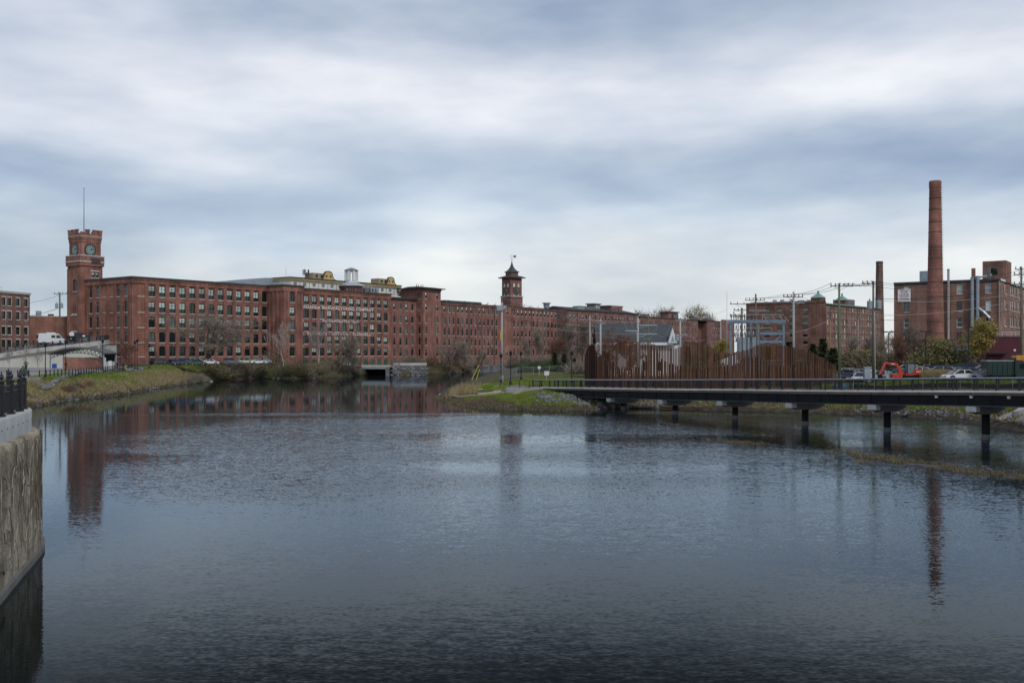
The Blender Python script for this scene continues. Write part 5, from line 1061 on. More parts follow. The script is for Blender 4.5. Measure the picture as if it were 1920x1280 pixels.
def upole(key, px, d, ytop_, label, m, r=.16, arms=(), zb=None, trans=0, taper=.75):
    x = at(px, d); zb = gz(x, d)-.3 if zb is None else zb; h = zz(ytop_, d)-zb
    t = thing('utility_pole', label, 'pole', (x, d, zb), 0, 'utility poles'); MB().tube([(0, 0, 0), (0, 0, h)], [r, r*taper], 10).build('pole_shaft', m, t, smooth=True)
    tips = []
    for (ya, wl_, wr_, mm_, ins) in arms:
        z = zz(ya, d)-zb; MB().bar((-wl_, -.12, z), (wr_, -.12, z), .11, .13).build('crossarm', mm_, t)
        for s_ in (-1, 1):
            ww = wl_ if s_ < 0 else wr_
            if ww > .6: MB().bar((s_*ww*.6, -.1, z), (0, -.1, z-.6), .04, .04).build('arm_brace', mm_, t)
        for k in range(ins):
            q = -wl_+(wl_+wr_)*(k+.15)/(ins-.7) if ins > 1 else -wl_+.1; MB().lathe([(.03, z+.06), (.09, z+.16), (.05, z+.22), (.1, z+.3), (.03, z+.42)], 7, (q, -.12)).build('insulator', M_ceram, t); tips.append((x+q, d-.12, z+zb+.42))
    for k in range(trans):
        s_ = (-.62, .62, 0)[k]; z = zz(ytop_, d)-zb-3.9; o = MB().lathe([(.32, z), (.36, z+.1), (.36, z+1.05), (.28, z+1.18)], 12, (s_, -.3)).build('transformer_can', M_tank, t); MB().lathe([(.06, z+1.15), (.1, z+1.3), (.03, z+1.5)], 6, (s_, -.3)).build('bushing', M_ceram, t)
    POLES[key] = (x, d, zb, h, tips); return t
p = upole('P1', 941, 187, 555, 'tall grey utility pole with a pale cabinet and yellow sign on the grassy point', M_polegrey, .24)
h = POLES['P1'][3]; MB().box(-.95, .15, -.6, -.25, h-2.7, h-1.75).build('cabinet', M_galv, p); MB().prism([(.2, h-1.8), (1.0, h-1.75), (.7, h-2.3), (.25, h-2.5)], 'y', -.5, -.3).build('bracket', M_galv, p); MB().box(-.32, -.12, -.5, -.26, h-8.3, h-6.6).build('yellow_sign', mat('sign_yellow', (.55, .33, .02), .1, 2, .6), p)
MB().tube([(0, 0, h-1.2), (0, 0, h)], .2, 8).build('dark_cap', M_pole, p)
MB().lathe([(.36, 0), (.36, 1.6), (.26, 1.65)], 12).build('base_collar', M_galv, p)
upole('P2', 1106, 205, 592, 'thin pale utility pole left of the white house roof', M_polegrey, .16, ((598, .3, .6, M_galv, 2),))
upole('P3', 1126, 176, 598, 'smooth pale pole standing behind the left end of the rusty screen', M_polegrey, .19, ((606, .1, .8, M_galv, 1),))
t = upole('P4', 1196, 172, 595, 'concrete pole with silver bracket arms in front of the white house', M_polegrey, .22, ((609.5, .0, 3.3, M_alu, 3), (626, .0, 3.3, M_alu, 3), (620, 2.2, 0, M_alu, 4)))
upole('P5', 1216, 182, 588, 'brown wooden pole right of the bracketed concrete pole', M_pole, .15)
upole('P6', 1275.5, 176, 598, 'pale pole with a grey transformer right of the white gable', M_polegrey, .2, ((600, .9, 1.0, M_galv, 3), (628, .3, 1.3, M_galv, 2)), trans=1)
upole('P7', 1363, 160, 545, 'thin steel lightning mast at the left of the substation', M_galv, .07, taper=.3)
upole('P8', 1417, 178, 551, 'wooden pole with crossarms above the substation gantry', M_pole, .2, ((563, 1.9, 1.6, M_pole, 6), (582, 1.2, 1.8, M_galv, 4)))
upole('P8b', 1390.5, 184, 577, 'left wooden pole with two short crossarms inside the substation', M_pole, .17, ((581.5, 1.5, 1.0, M_pole, 4), (570, 2.2, .6, M_pole, 3), (592, 2.2, .6, M_pole, 4)))
upole('P9', 1488, 150, 547, 'grey weathered pole with a long top crossarm right of the gantry', M_polegrey, .2, ((557, 1.6, 1.4, M_pole, 6), (567.5, .3, 1.6, M_galv, 3)))
upole('P10', 1573.5, 137, 531, 'greenish wooden utility pole at the right end of the rusty screen', mat('pole_green', (.13, .14, .075), .25, 1.5, .9, stretch=(6, 6, .4)), .19, ((536.5, 1.25, 1.9, M_pole, 6),))
upole('P11', 1637.5, 138, 527, 'utility pole with two transformer cans and a pale conduit beside the excavator', M_pole, .19, ((532, 1.6, 1.2, M_pole, 5),), trans=2)
x, d, zb, h, tp_ = POLES['P11']; o = bpy.data.objects; 
MB().tube([(.24, -.1, 0), (.1, -.1, h-4.2)], .07, 6).build('conduit', M_alu, [c for c in bpy.data.objects if c.get('label', '').startswith('utility pole with two')][0])
upole('P12', 1557, 205, 600, 'slim reddish pole carrying a red sign behind the screen end', mat('pole_red', (.26, .15, .09), .2, 2, .9), .12)
t = [c for c in bpy.data.objects if c.get('label', '').startswith('slim reddish')][0]; MB().box(-.45, .45, -.2, -.15, zz(671, 205)-POLES['P12'][2], zz(664, 205)-POLES['P12'][2]).build('no_entry_sign', mat('sign_red', (.45, .03, .02), .1, 2, .5), t); MB().box(-.33, .33, -.22, -.201, zz(668.2, 205)-POLES['P12'][2], zz(666.8, 205)-POLES['P12'][2]).build('sign_bar', M_white, t)
upole('P13', 112, 246, 548, 'wooden utility pole with transformer drums left of the clock tower', M_pole, .24, ((551, 1.4, 1.9, M_pole, 4),), zb=6, trans=2)
upole('P14', 1609, 300, 600, 'far pale pole with a grey drum before the brick block', M_polegrey, .14, ((618, .8, .8, M_tank, 2),))
upole('P15', 1915, 150, 500, 'pole with stacked crossarms at the right edge of the view', M_pole, .19, ((505, 1.0, 1.2, M_pole, 4), (515, 1.2, 1.2, M_pole, 4), (533, 1.2, 1.2, M_pole, 4)))
tag(MB().tube([(0, 0, 0), (0, 0, 1)], .1, 8).build('yellow_bollard', mat('sign_yellow2', (.55, .36, .04), .1, 2, .6), loc=(at(236, 222), 222, 4.2)), 'small yellow bollard on the plaza edge', 'bollard')
wcount = [0]; ORDW = 'first second third fourth fifth sixth seventh eighth ninth tenth eleventh twelfth'.split()
def wire(a, b_, sag, label, r=.022, m=None, n=10):
    a, b_ = Vector(a), Vector(b_); pts = [a.lerp(b_, k/n)-Vector((0, 0, sag*4*(k/n)*(1-k/n))) for k in range(n+1)]; wcount[0] += 1
    return tag(MB().tube(pts, r, 5).build('overhead_wire', m or M_wire), label, 'wire', 'overhead wires')
def ptop(k, dz=0, dx=0): x, d, zb, h, _ = POLES[k]; return (x+dx, d, zb+h+dz)
def pxy(px, y, d): return (at(px, d), d, zz(y, d))
for k, (y0, y1, lab) in enumerate(((558, 603, 'topmost grey wire falling right from the grey pole'), (573, 600, 'second grey wire falling right from the grey pole'), (588, 612, 'third grey wire falling right from the grey pole'), (604, 627, 'lowest grey wire falling right from the grey pole'))): wire(pxy(943, y0, 187), pxy(1126 if k < 3 else 1196, y1, 176), .5, lab, .03, M_wireg)
for k, (ya, yb) in enumerate(((600, 597), (603, 601), (612, 612))): wire(pxy(1106, ya, 205), pxy(1196, yb, 172), .35, ['upper', 'middle', 'lower'][k]+' wire between the pale poles left of the house', .022, M_wireg)
wire(pxy(1126, 628, 176), pxy(1196, 640, 172), .2, 'single low wire crossing in front of the white house roof', .025, M_wireg)
wire(pxy(1278, 640, 176), pxy(1363, 626, 160), .3, 'pale slack wire from the house pole to the lightning mast', .03, M_wireg); wire(pxy(1467, 625, 166), pxy(1557, 598, 205), .6, 'pale slack wire rising from the gantry to the slim pole', .035, M_wireg)
for k in range(3): wire((POLES['P8'][4][k*2]), (POLES['P9'][4][k*2]), .25, ['near', 'middle', 'far'][k]+' line between the two substation wood poles', .02)
for k in range(3): wire((POLES['P9'][4][k*2]), (POLES['P10'][4][k*2]), .5, ['lower', 'middle', 'upper'][k]+' line from the substation up to the greenish pole', .028)
for k in range(4): wire((POLES['P10'][4][k+2]), (POLES['P11'][4][k+1]), .55, ['first', 'second', 'third', 'fourth'][k]+' heavy line between greenish pole and transformer pole', .035)
for k, (ya, yb) in enumerate(((529, 506), (532, 513), (536, 532))): wire(pxy(1640, ya, 138), pxy(1915, yb, 150), 1.1, ['top', 'second', 'third'][k]+' line from transformer pole to the right edge pole', .022)
for k, (ya, yb) in enumerate(((560, 532), (563, 546), (591, 558), (599, 576))): wire(pxy(1637, ya, 138), pxy(1930, yb, 150), .75, ['uppermost', 'upper', 'lower', 'lowest'][k]+' cable crossing the leased building wall', .026 if k % 2 else .03, M_wireg if k in (1, 2) else M_wire)
for k, (ya, yb) in enumerate(((553, 562), (576, 588), (577.5, 590.5))): wire(pxy(112, ya, 246), pxy(-20, yb+10, 240), .9, ['upper', 'middle', 'lower'][k]+' line leaving the left utility pole over the brick wall', .03)

for k, (xa, ya, xb, yb, sg_) in enumerate(((1166, 596, 1196, 622, 1.2), (1182, 597, 1196, 622, .9), (1196, 600, 1232, 612, 1.6), (1200, 626, 1234, 612, 1.5), (1234, 627, 1256, 612, 1.0), (1256, 640, 1276, 628, .8), (1276, 612, 1300, 630, .7))): wire(pxy(xa, ya, 172), pxy(xb, yb, 172), sg_, ORDW[k]+' looping jumper cable from the left around the bracketed pole', .025, M_wireg)
for k, (xa, ya, xb, yb, da, db) in enumerate(((1390, 571, 1417, 564, 184, 178), (1380, 583, 1417, 566, 184, 178), (1390, 593, 1390, 605, 184, 175), (1372, 593, 1369, 603, 184, 166), (1417, 583, 1452, 600, 178, 166), (1488, 568, 1460, 601, 150, 166), (1488, 558, 1440, 602, 150, 166), (1417, 566, 1488, 560, 178, 150), (1508, 558, 1549, 572, 150, 300), (1488, 590, 1560, 586, 150, 205), (1280, 600, 1363, 580, 176, 200))): wire(pxy(xa, ya, da), pxy(xb, yb, db), .35, ORDW[k]+' thin conductor from the left in the substation tangle', .02, M_wire if k % 2 else M_wireg)

# ------------------------------------------------------------------ vehicles
def paint(name, col): return mat('paint_'+name, col, .04, 1, .28, spec=.5, coat=.6)
CARM = {}
def car_meshes(kind, pm, pname):
    k = (kind, pname)
    if k in CARM: return CARM[k]
    L_, W_, H_ = {'sedan': (4.6, 1.8, 1.45), 'suv': (4.7, 1.9, 1.75), 'wagon': (4.8, 1.85, 1.6)}[kind]
    if kind == 'sedan': side = [(-2.3, .35), (-2.3, .8), (-2.2, .98), (-1.35, 1.02), (.75, .95), (1.9, .82), (2.25, .66), (2.3, .35)]; cab = [(-1.75, 1.0), (-.95, 1.4), (.15, 1.45), (.55, 1.38), (1.3, .93)]
    elif kind == 'suv': side = [(-2.3, .4), (-2.35, .9), (-2.3, 1.1), (.95, 1.1), (2.05, 1.0), (2.3, .8), (2.35, .4)]; cab = [(-2.28, 1.08), (-2.0, 1.66), (-1.6, 1.74), (.2, 1.74), (.5, 1.66), (1.25, 1.08)]
    else: side = [(-2.4, .38), (-2.42, .85), (-2.35, 1.02), (.95, 1.0), (2.1, .9), (2.35, .7), (2.4, .38)]; cab = [(-2.33, 1.0), (-1.8, 1.5), (-1.4, 1.58), (.2, 1.58), (.5, 1.5), (1.35, .98)]
    def loft(poly, w0, w1, zlim, mi):
        mb = MB(); ys = [(-w0/2, 1), (w0/2, 1)]; zmin = min(p[1] for p in poly); zmax = max(p[1] for p in poly)
        wz = lambda z: w0+(w1-w0)*(z-zmin)/(zmax-zmin); n = len(poly)
        vs = [(x, -wz(z)/2, z) for x, z in poly]+[(x, wz(z)/2, z) for x, z in poly]
        mb.add(vs, [tuple(range(n)), tuple(range(n, 2*n))[::-1]]+[(i, (i+1) % n, (i+1) % n+n, i+n)[::-1] for i in range(n)]); return mb
    body = loft(side, W_, W_*.94, 0, 0).mesh('body', pm); cabin = loft(cab, W_*.93, W_*.74, 0, 0).mesh('cabin', M_carglass)
    rz0 = max(z for x, z in cab); top = [p for p in cab if p[1] > rz0-.12]; roof = MB().box(min(p[0] for p in top)-.12, max(p[0] for p in top)+.1, -W_*.365, W_*.365, rz0-.06, rz0+.03).mesh('roof', pm)
    pil = MB()
    for (xa, za), (xb, zb) in ((cab[0], cab[1]), (cab[-1], cab[-2])):
        for s_ in (-1, 1): pil.bar((xa, s_*W_*.455, za), (xb, s_*W_*.385, zb), .1, .09)
    xm = (cab[1][0]+cab[-2][0])/2
    for s_ in (-1, 1): pil.bar((xm, s_*W_*.462, 1.0), (xm, s_*W_*.378, rz0-.02), .09, .07)
    pil = pil.mesh('pillars', pm)
    tyre = MB().tube([(0, -.11, 0), (0, .11, 0)], .33, 14).mesh('tyre', M_tyre); rim = MB().tube([(0, -.125, 0), (0, .125, 0)], .21, 10).mesh('rim', M_rim)
    arch = MB().tube([(0, -.03, 0), (0, .03, 0)], .40, 14).mesh('wheel_arch', M_black)
    tl = MB().box(-.05, .05, -.2, .2, -.09, .09).mesh('tail_light', M_redlamp); hl = MB().box(-.1, .1, -.24, .24, -.08, .08).mesh('head_light', M_lamp)
    CARM[k] = (body, cabin, roof, pil, tyre, rim, arch, tl, hl, L_, W_, kind); return CARM[k]
def car(px, d, label, kind, pname, col, rz, zb=None, group='cars parked in the right lot', detail=True):
    body, cabin, roof, pil, tyre, rim, arch, tl, hl, L_, W_, kd = car_meshes(kind, paint(pname, col), pname); x = at(px, d); zb = gz(x, d)+.11 if zb is None else zb
    t = thing('parked_car', label, 'car', (x, d, zb), rz, group); obj('body', body, t); obj('cabin', cabin, t); obj('roof', roof, t); obj('pillars', pil, t)
    for ax in (-1.38, 1.42):
        for s_ in (-1, 1):
            w = obj('wheel', tyre, t, (ax, s_*(W_/2-.1), .33)); obj('rim', rim, w); obj('wheel_arch', arch, t, (ax, s_*(W_/2-.025), .36))
    for s_ in (-1, 1): obj('tail_light', tl, t, (-L_/2+.02, s_*W_*.36, .82)); obj('head_light', hl, t, (L_/2-.1, s_*W_*.34, .68))
    return t
WHT, SIL, DBL, BLK, GRY, RED, GRN, TEA = (.62, .63, .64), (.33, .35, .37), (.012, .022, .07), (.012, .012, .014), (.10, .11, .12), (.22, .015, .02), (.02, .06, .045), (.03, .09, .10)
car(1801, 131, 'white sedan parked side-on just behind the footbridge rail', 'sedan', 'white', WHT, math.pi)
car(1812, 141, 'dark grey sedan parked behind the white side-on sedan', 'sedan', 'grey', GRY, math.pi-.25); car(1787, 146, 'silver car with dark windows second behind the white sedan', 'sedan', 'silver', SIL, math.pi-.3)
car(1772, 156, 'black car parked left of the yellow tree in the right lot', 'suv', 'black', BLK, math.pi-.4); car(1752, 162, 'dark blue car by the tan grass clump in the right lot', 'wagon', 'blue', DBL, math.pi-.45)
car(1741, 172, 'silver car half hidden behind the tan grass clump', 'sedan', 'silver', SIL, math.pi-.5); car(1842, 152, 'silver wagon parked beside the dump truck', 'wagon', 'silver', SIL, math.pi-.3); car(1846, 166, 'dark red car behind the silver wagon near the dump truck', 'suv', 'red', RED, math.pi-.3)
for px, d, lb, kd, pn, cl_ in ((1594, 150, 'black hatchback squeezed right of the greenish pole', 'suv', 'black', BLK), (1606, 168, 'silver sedan half hidden in the hedge row', 'sedan', 'silver', SIL), (1629, 162, 'white car behind the transformer pole', 'sedan', 'white', WHT), (1655, 150, 'silver car under the excavator arm', 'sedan', 'silver', SIL), (1727, 158, 'white car right of the excavator', 'sedan', 'white', WHT), (1760, 146, 'silver wagon left of the white side-on sedan', 'wagon', 'silver', SIL), (1825, 160, 'blue sedan behind the yellow tree trunk', 'sedan', 'blue', DBL)): car(px, d, lb, kd, pn, cl_, -2.3 if px < 1700 else math.pi-.4)
for px, d, lb, kd, pn, cl_ in ((1698, 172, 'white wagon behind the excavator cab', 'wagon', 'white', WHT), (1714, 164, 'silver sedan right behind the excavator', 'sedan', 'silver', SIL), (1733, 178, 'silver suv in the back row left of the olive shrub', 'suv', 'silver', SIL), (1783, 176, 'white suv in the back row before the dark awning', 'suv', 'white', WHT), (1800, 168, 'black wagon in the back row behind the white sedan', 'wagon', 'black', BLK), (1818, 178, 'silver sedan in the back row under the yellow tree', 'sedan', 'silver', SIL), (1856, 158, 'white sedan peeking out left of the dump truck', 'sedan', 'white', WHT)): car(px, d, lb, kd, pn, cl_, math.pi-.4)
car(1588, 178, 'white car at the left end of the row by the hedge', 'sedan', 'white', WHT, -2.2); car(1584, 158, 'grey car behind the greenish pole', 'suv', 'grey', GRY, -2.3); car(1601, 160, 'dark blue sedan third from the greenish pole', 'sedan', 'blue', DBL, -2.2)
car(1614, 156, 'silver suv with large windscreen in the hedge row', 'suv', 'silver', SIL, -2.1); car(1617, 148, 'white sedan nose-out in front of the silver suv', 'sedan', 'white', WHT, -2.3); car(1672, 152, 'dark teal car behind the excavator arm', 'wagon', 'teal', TEA, -2.6); car(1684, 158, 'black car behind the excavator cab', 'sedan', 'black', BLK, -2.7)
lotg = 'cars parked below the mill'
for px, d, lb, kd, pn, cl_, rz in ((296, 262, 'dark suv leftmost in the row below the mill windows', 'suv', 'black', BLK, 1.2), (309, 266, 'dark blue car second in the row below the mill windows', 'sedan', 'blue', DBL, 1.2), (321, 268, 'black car third in the row below the mill windows', 'sedan', 'black', BLK, 1.2), (338, 268, 'dark blue wagon in the row left of the big bare tree', 'wagon', 'blue', DBL, .4), (350, 272, 'grey hatchback just left of the big bare tree', 'suv', 'grey', GRY, .9),
        (371, 274, 'white van-like car behind the big bare tree trunk', 'suv', 'white', WHT, .3), (372, 266, 'green car at the foot of the big bare tree', 'sedan', 'green', GRN, .2), (395, 276, 'white sedan just right of the big bare tree', 'sedan', 'white', WHT, .2), (434, 286, 'grey suv among the bare shrubs below the mill', 'suv', 'grey', GRY, .3), (462, 290, 'pale yellow van among shrubs below the mill', 'suv', 'cream', (.45, .45, .33), .4), (484, 288, 'white sedan by the inner mill corner', 'sedan', 'white', WHT, .5), (497, 297, 'silver suv tucked into the inner mill corner', 'suv', 'silver', SIL, 1.3)):
    car(px, d, lb, kd, pn, cl_, rz, 4.55, lotg)

def wheel(parent, x, y, r, w_=.3):
    o = MB().tube([(x, y-w_/2, r), (x, y+w_/2, r)], r, 14).build('wheel', M_tyre, parent); MB().tube([(x, y-w_/2-.02, r), (x, y+w_/2+.02, r)], r*.55, 10).build('rim', M_rim, o); return o
# white van on the ramp
vd = 236; v = thing('camper_van', 'white high-roof camper van driving up the ramp', 'van', (at(95, vd), vd, 9.75), math.radians(38)); WP = paint('white', WHT)
sidev = [(-2.9, .5), (-2.95, 1.2), (-2.85, 2.55), (-2.6, 2.7), (1.3, 2.68), (1.75, 2.45), (2.35, 1.6), (2.9, 1.3), (3.0, .9), (3.0, .45)]
MB().prism(sidev, 'y', -1.0, 1.0).build('body', WP, v); MB().box(-1.0, .9, -.7, .7, 2.7, 2.9).build('roof_unit', WP, v)
MB().box(-2.94, -2.88, -.85, .85, 1.55, 2.3).build('rear_window', M_carglass, v); MB().prism([(1.0, 1.55), (2.2, 1.55), (1.7, 2.3), (1.0, 2.3)], 'y', -1.012, -1.002).build('side_window', M_carglass, v); MB().box(-.1, .8, -1.012, -1.002, 1.6, 2.25).build('side_window', M_carglass, v)
MB().prism([(1.82, 2.42), (2.4, 1.62), (2.44, 1.64), (1.86, 2.44)], 'y', -.9, .9).build('windscreen', M_carglass, v)
MB().box(-3.02, -2.95, -.9, .9, .5, .75).build('bumper', M_black, v)
for s_ in (-1, 1): MB().box(-2.98, -2.93, s_*.88-.08, s_*.88+.08, 1.2, 1.9).build('tail_light', M_redlamp, v)
for x in (-1.9, 1.95):
    for s_ in (-1, 1): wheel(v, x, s_*.9, .36, .24)
bike = MB(); bike.tube([(-3.15, -.3, 1.0), (-3.15, .5, 1.0)], .04, 6); bike.lathe([(.0, 0)], 3) if False else None; bike.build('rear_rack', M_black, v)
# black pickup further up the ramp
pk = thing('pickup_truck', 'black pickup truck near the top of the ramp', 'pickup', (at(149, 246), 246, 10.9), math.radians(12)); BP_ = paint('black', BLK)
MB().prism([(-2.7, .5), (-2.7, 1.1), (2.0, 1.1), (2.7, .95), (2.75, .5)], 'y', -.95, .95).build('body', BP_, pk); MB().prism([(-.9, 1.1), (-.8, 1.75), (.8, 1.8), (1.4, 1.1)], 'y', -.8, .8).build('cabin', M_carglass, pk); MB().box(-.8, .85, -.75, .75, 1.78, 1.86).build('roof', BP_, pk)
MB().lathe([(.55, -.1), (.6, 0), (.55, .1)], 14).build('spare_wheel', M_white, pk, loc=(-1.7, -.5, 1.5), rot=(math.pi/2, 0, 0)); MB().box(.9, 1.5, -.97, -.952, .9, 1.3).build('door_sign', M_white, pk)
for x in (-1.7, 1.75):
    for s_ in (-1, 1): wheel(pk, x, s_*.85, .38, .24)
# orange mini excavator
ex = thing('excavator', 'orange red mini excavator with folded arm behind the footbridge', 'excavator', (at(1706, 138), 138, gz(at(1706, 138), 138)+.12), math.pi); ex.scale = (.82, .82, .86); ORG = mat('paint_orange', (.46, .045, .02), .1, 1.5, .4, spec=.5)
for s_ in (-1, 1):
    o = MB().prism([(-1.25, .12), (-1.05, 0), (1.05, 0), (1.25, .12), (1.3, .3), (1.05, .55), (-1.05, .55), (-1.3, .3)], 'y', s_*.8-.2, s_*.8+.2).build('track', M_tyre, ex)
    for x in (-.95, 0, .95): MB().tube([(x, s_*.8-.22, .28), (x, s_*.8+.22, .28)], .2, 10).build('track_roller', M_steel, o)
MB().box(-1.0, 1.0, -.55, .55, .35, .6).build('undercarriage', M_steel, ex)
MB().prism([(-1.55, .72), (-1.75, 1.0), (-1.7, 1.45), (-1.45, 1.6), (-.3, 1.55), (-.2, .72)], 'y', -.95, .95).build('engine_cover', ORG, ex); MB().box(-.25, 1.0, -.95, .95, .66, .9).build('turntable', ORG, ex)
MB().box(.75, 1.95, -.3, .3, .7, 1.25).build('boom_mount', ORG, ex)
cb = MB(); 
for x in (-.5, .75):
    for y in (-.15, .9): cb.box(x-.05, x+.05, y-.05, y+.05, .9, 2.55)
cb.build('cab_frame', M_black, ex); MB().box(-.5, .75, -.13, .88, 1.0, 2.45).build('cab_glass', mat('cab_glass', (.16, .20, .21), .3, 1, .08, spec=.7), ex); MB().box(-.6, .85, -.22, .97, 2.55, 2.68).build('cab_roof', M_black, ex)
MB().prism([(1.2, 1.0), (1.65, .85), (2.35, 2.15), (4.15, 2.5), (4.1, 2.8), (2.1, 2.55)], 'y', -.16, .16).build('boom', ORG, ex); MB().prism([(3.85, 2.85), (4.3, 2.7), (5.25, .75), (4.95, .65)], 'y', -.13, .13).build('arm', ORG, ex)
MB().tube([(2.3, 0, 2.72), (4.0, 0, 2.98)], .07, 8).build('hydraulic_ram', M_steel, ex); MB().prism([(4.95, .8), (5.35, .7), (5.3, .15), (4.75, .05), (4.5, .35)], 'y', -.35, .35).build('bucket', M_steel, ex); MB().box(1.5, 3.2, -.75, .75, .25, .85).build('dozer_blade', ORG, ex)
MB().box(-1.5, -.7, .952, .958, 1.18, 1.3).build('decal', M_white, ex); MB().box(2.6, 3.2, .162, .166, 2.42, 2.54).build('decal', M_white, ex)
# dark green dump truck
dt = thing('dump_truck', 'dark green dump truck with a ribbed box at the right edge', 'truck', (at(1880, 128), 128, gz(at(1880, 128), 128)-.15), math.radians(-8)); DG = paint('darkgreen', (.008, .03, .026))
MB().box(-2.3, .9, -1.15, 1.15, 1.0, 2.75).build('dump_box', DG, dt); MB().box(-2.36, .96, -1.2, 1.2, 2.752, 2.86).build('box_rim', M_galv, dt)
for k in range(6): MB().box(-2.2+k*.6, -2.1+k*.6, -1.22, -1.152, 1.05, 2.7).build('rib', DG, dt)
MB().box(-2.2, 4.6, -.5, .5, .6, .95).build('chassis', M_black, dt); MB().prism([(1.3, .7), (1.3, 2.7), (2.6, 2.75), (3.0, 1.8), (4.6, 1.65), (4.75, .7)], 'y', -1.05, 1.05).build('cab', DG, dt)
MB().prism([(1.7, 1.75), (1.7, 2.5), (2.5, 2.5), (2.8, 1.75)], 'y', -1.062, -1.052).build('door_window', M_carglass, dt); MB().box(1.05, 1.25, -1.2, 1.2, 1.0, 3.2).build('headboard', M_black, dt)
MB().prism([(1.1, 2.9), (3.4, 2.9), (3.3, 3.25), (2.4, 3.5), (1.4, 3.45)], 'y', -.9, .9).build('roof_load', mat('load_yellow', (.55, .36, .03), .35, 3, .7, col2=(.45, .12, .04)), dt); obj('door_sign', MB().box(-.4, .4, -.005, .005, -.12, .12).mesh('door_sign', mat('sign_gold', (.4, .3, .06), .1, 2, .5)), dt, (3.4, -1.06, 1.3))
for x in (-1.4, 3.9):
    for s_ in (-1, 1): wheel(dt, x, s_*.95, .45, .3)
tag(MB().box(-.45, .45, -.3, .3, 0, 1.9).box(-.5, .5, -.35, .35, 1.9, 2.0).build('utility_cabinet', M_galv, loc=(at(1626, 136), 136, 4.0)), 'grey utility cabinet at the lot entrance', 'cabinet')
# black fabric fence along the lot edge
sf = thing('silt_fence', 'low black fabric fence along the top of the right bank', 'fence', (0, 0, 0)); SFP = [(at(1600, 137), 137), (at(1660, 133), 133), (at(1730, 130), 130), (at(1800, 126.5), 126.5), (at(1870, 121.5), 121.5), (at(1960, 114), 114)]
for a, b_ in zip(SFP[:-1], SFP[1:]):
    za, zb = gz(*a), gz(*b_); MB().add([(*a, za), (*b_, zb), (*b_, zb+.75), (*a, za+.75), (a[0], a[1]+.03, za), (b_[0], b_[1]+.03, zb), (b_[0], b_[1]+.03, zb+.75), (a[0], a[1]+.03, za+.75)], [(0,1,2,3), (7,6,5,4), (3,2,6,7)]).build('fabric_panel', M_black, sf)
    for k in (0, .33, .66): q = Vector(a).lerp(Vector(b_), k); MB().tube([(q.x, q.y-.06, gz(q.x, q.y)), (q.x, q.y-.06, gz(q.x, q.y)+1.5)], .03, 5).build('stake', M_galv, sf)
# ------------------------------------------------------------------ stone overlook in the left foreground
OV = catmull([(-11.5, 12, 0), (-13.65, 21, 0), (-15.12, 27.0, 0), (-16.3, 31.3, 0), (-17.5, 35.2, 0), (-18.35, 38.05, 0), (-19.15, 40.45, 0), (-20.4, 42.65, 0), (-22.6, 44.7, 0), (-26, 46.2, 0), (-31, 46.8, 0), (-38, 47, 0)], 6)
def stonewall_mat():
    m = bpy.data.materials.new('old_stone_render'); m.use_nodes = True; nt = m.node_tree; L = nt.links; b = nt.nodes['Principled BSDF']; b.inputs['Roughness'].default_value = .92; b.inputs['Specular IOR Level'].default_value = .2
    g = nt.nodes.new('ShaderNodeTexCoord')
    def nz(s, d, st, dist=0.):
        mp = nt.nodes.new('ShaderNodeMapping'); mp.inputs['Scale'].default_value = st; L.new(g.outputs['Object'], mp.inputs[0]); n = nt.nodes.new('ShaderNodeTexNoise'); n.inputs['Scale'].default_value = s; n.inputs['Detail'].default_value = d; n.inputs['Distortion'].default_value = dist; L.new(mp.outputs[0], n.inputs['Vector']); return n.outputs[0]
    r = nt.nodes.new('ShaderNodeValToRGB'); L.new(nz(.9, 8, (1, 1, .8)), r.inputs[0]); e = r.color_ramp.elements; e[0].position = .3; e[0].color = (.17, .145, .10, 1); e[1].position = .7; e[1].color = (.50, .435, .325, 1); k = e.new(.5); k.color = (.35, .295, .21, 1)
    s = nt.nodes.new('ShaderNodeValToRGB'); L.new(nz(2.2, 5, (1, 1, .18)), s.inputs[0]); s.color_ramp.elements[0].position = .35; s.color_ramp.elements[0].color = (.72, .72, .72, 1); s.color_ramp.elements[1].position = .6; s.color_ramp.elements[1].color = (1.1, 1.1, 1.1, 1)
    v = nt.nodes.new('ShaderNodeTexVoronoi'); v.feature = 'DISTANCE_TO_EDGE'; v.inputs['Scale'].default_value = 2.6; mp = nt.nodes.new('ShaderNodeMapping'); mp.inputs['Scale'].default_value = (1, 1, 1.2); L.new(g.outputs['Object'], mp.inputs[0])
    ad = nt.nodes.new('ShaderNodeVectorMath'); ad.operation = 'ADD'; n3 = nt.nodes.new('ShaderNodeTexNoise'); n3.inputs['Scale'].default_value = 2.0; L.new(mp.outputs[0], n3.inputs['Vector']); L.new(mp.outputs[0], ad.inputs[0]); L.new(n3.outputs[1], ad.inputs[1]); L.new(ad.outputs[0], v.inputs['Vector'])
    cr_ = nt.nodes.new('ShaderNodeMapRange'); L.new(v.outputs[0], cr_.inputs[0]); cr_.inputs[2].default_value = .05; cr_.inputs[3].default_value = .35; cr_.inputs[4].default_value = 1
    a = nt.nodes.new('ShaderNodeVectorMath'); a.operation = 'MULTIPLY'; L.new(r.outputs[0], a.inputs[0]); L.new(s.outputs[0], a.inputs[1]); c = nt.nodes.new('ShaderNodeVectorMath'); c.operation = 'SCALE'; L.new(a.outputs[0], c.inputs[0]); L.new(cr_.outputs[0], c.inputs['Scale']); L.new(c.outputs[0], b.inputs['Base Color'])
    bp = nt.nodes.new('ShaderNodeBump'); bp.inputs['Strength'].default_value = .9; bp.inputs['Distance'].default_value = .08; L.new(nz(3.5, 8, (1, 1, 1)), bp.inputs['Height']); L.new(bp.outputs[0], b.inputs['Normal']); return m
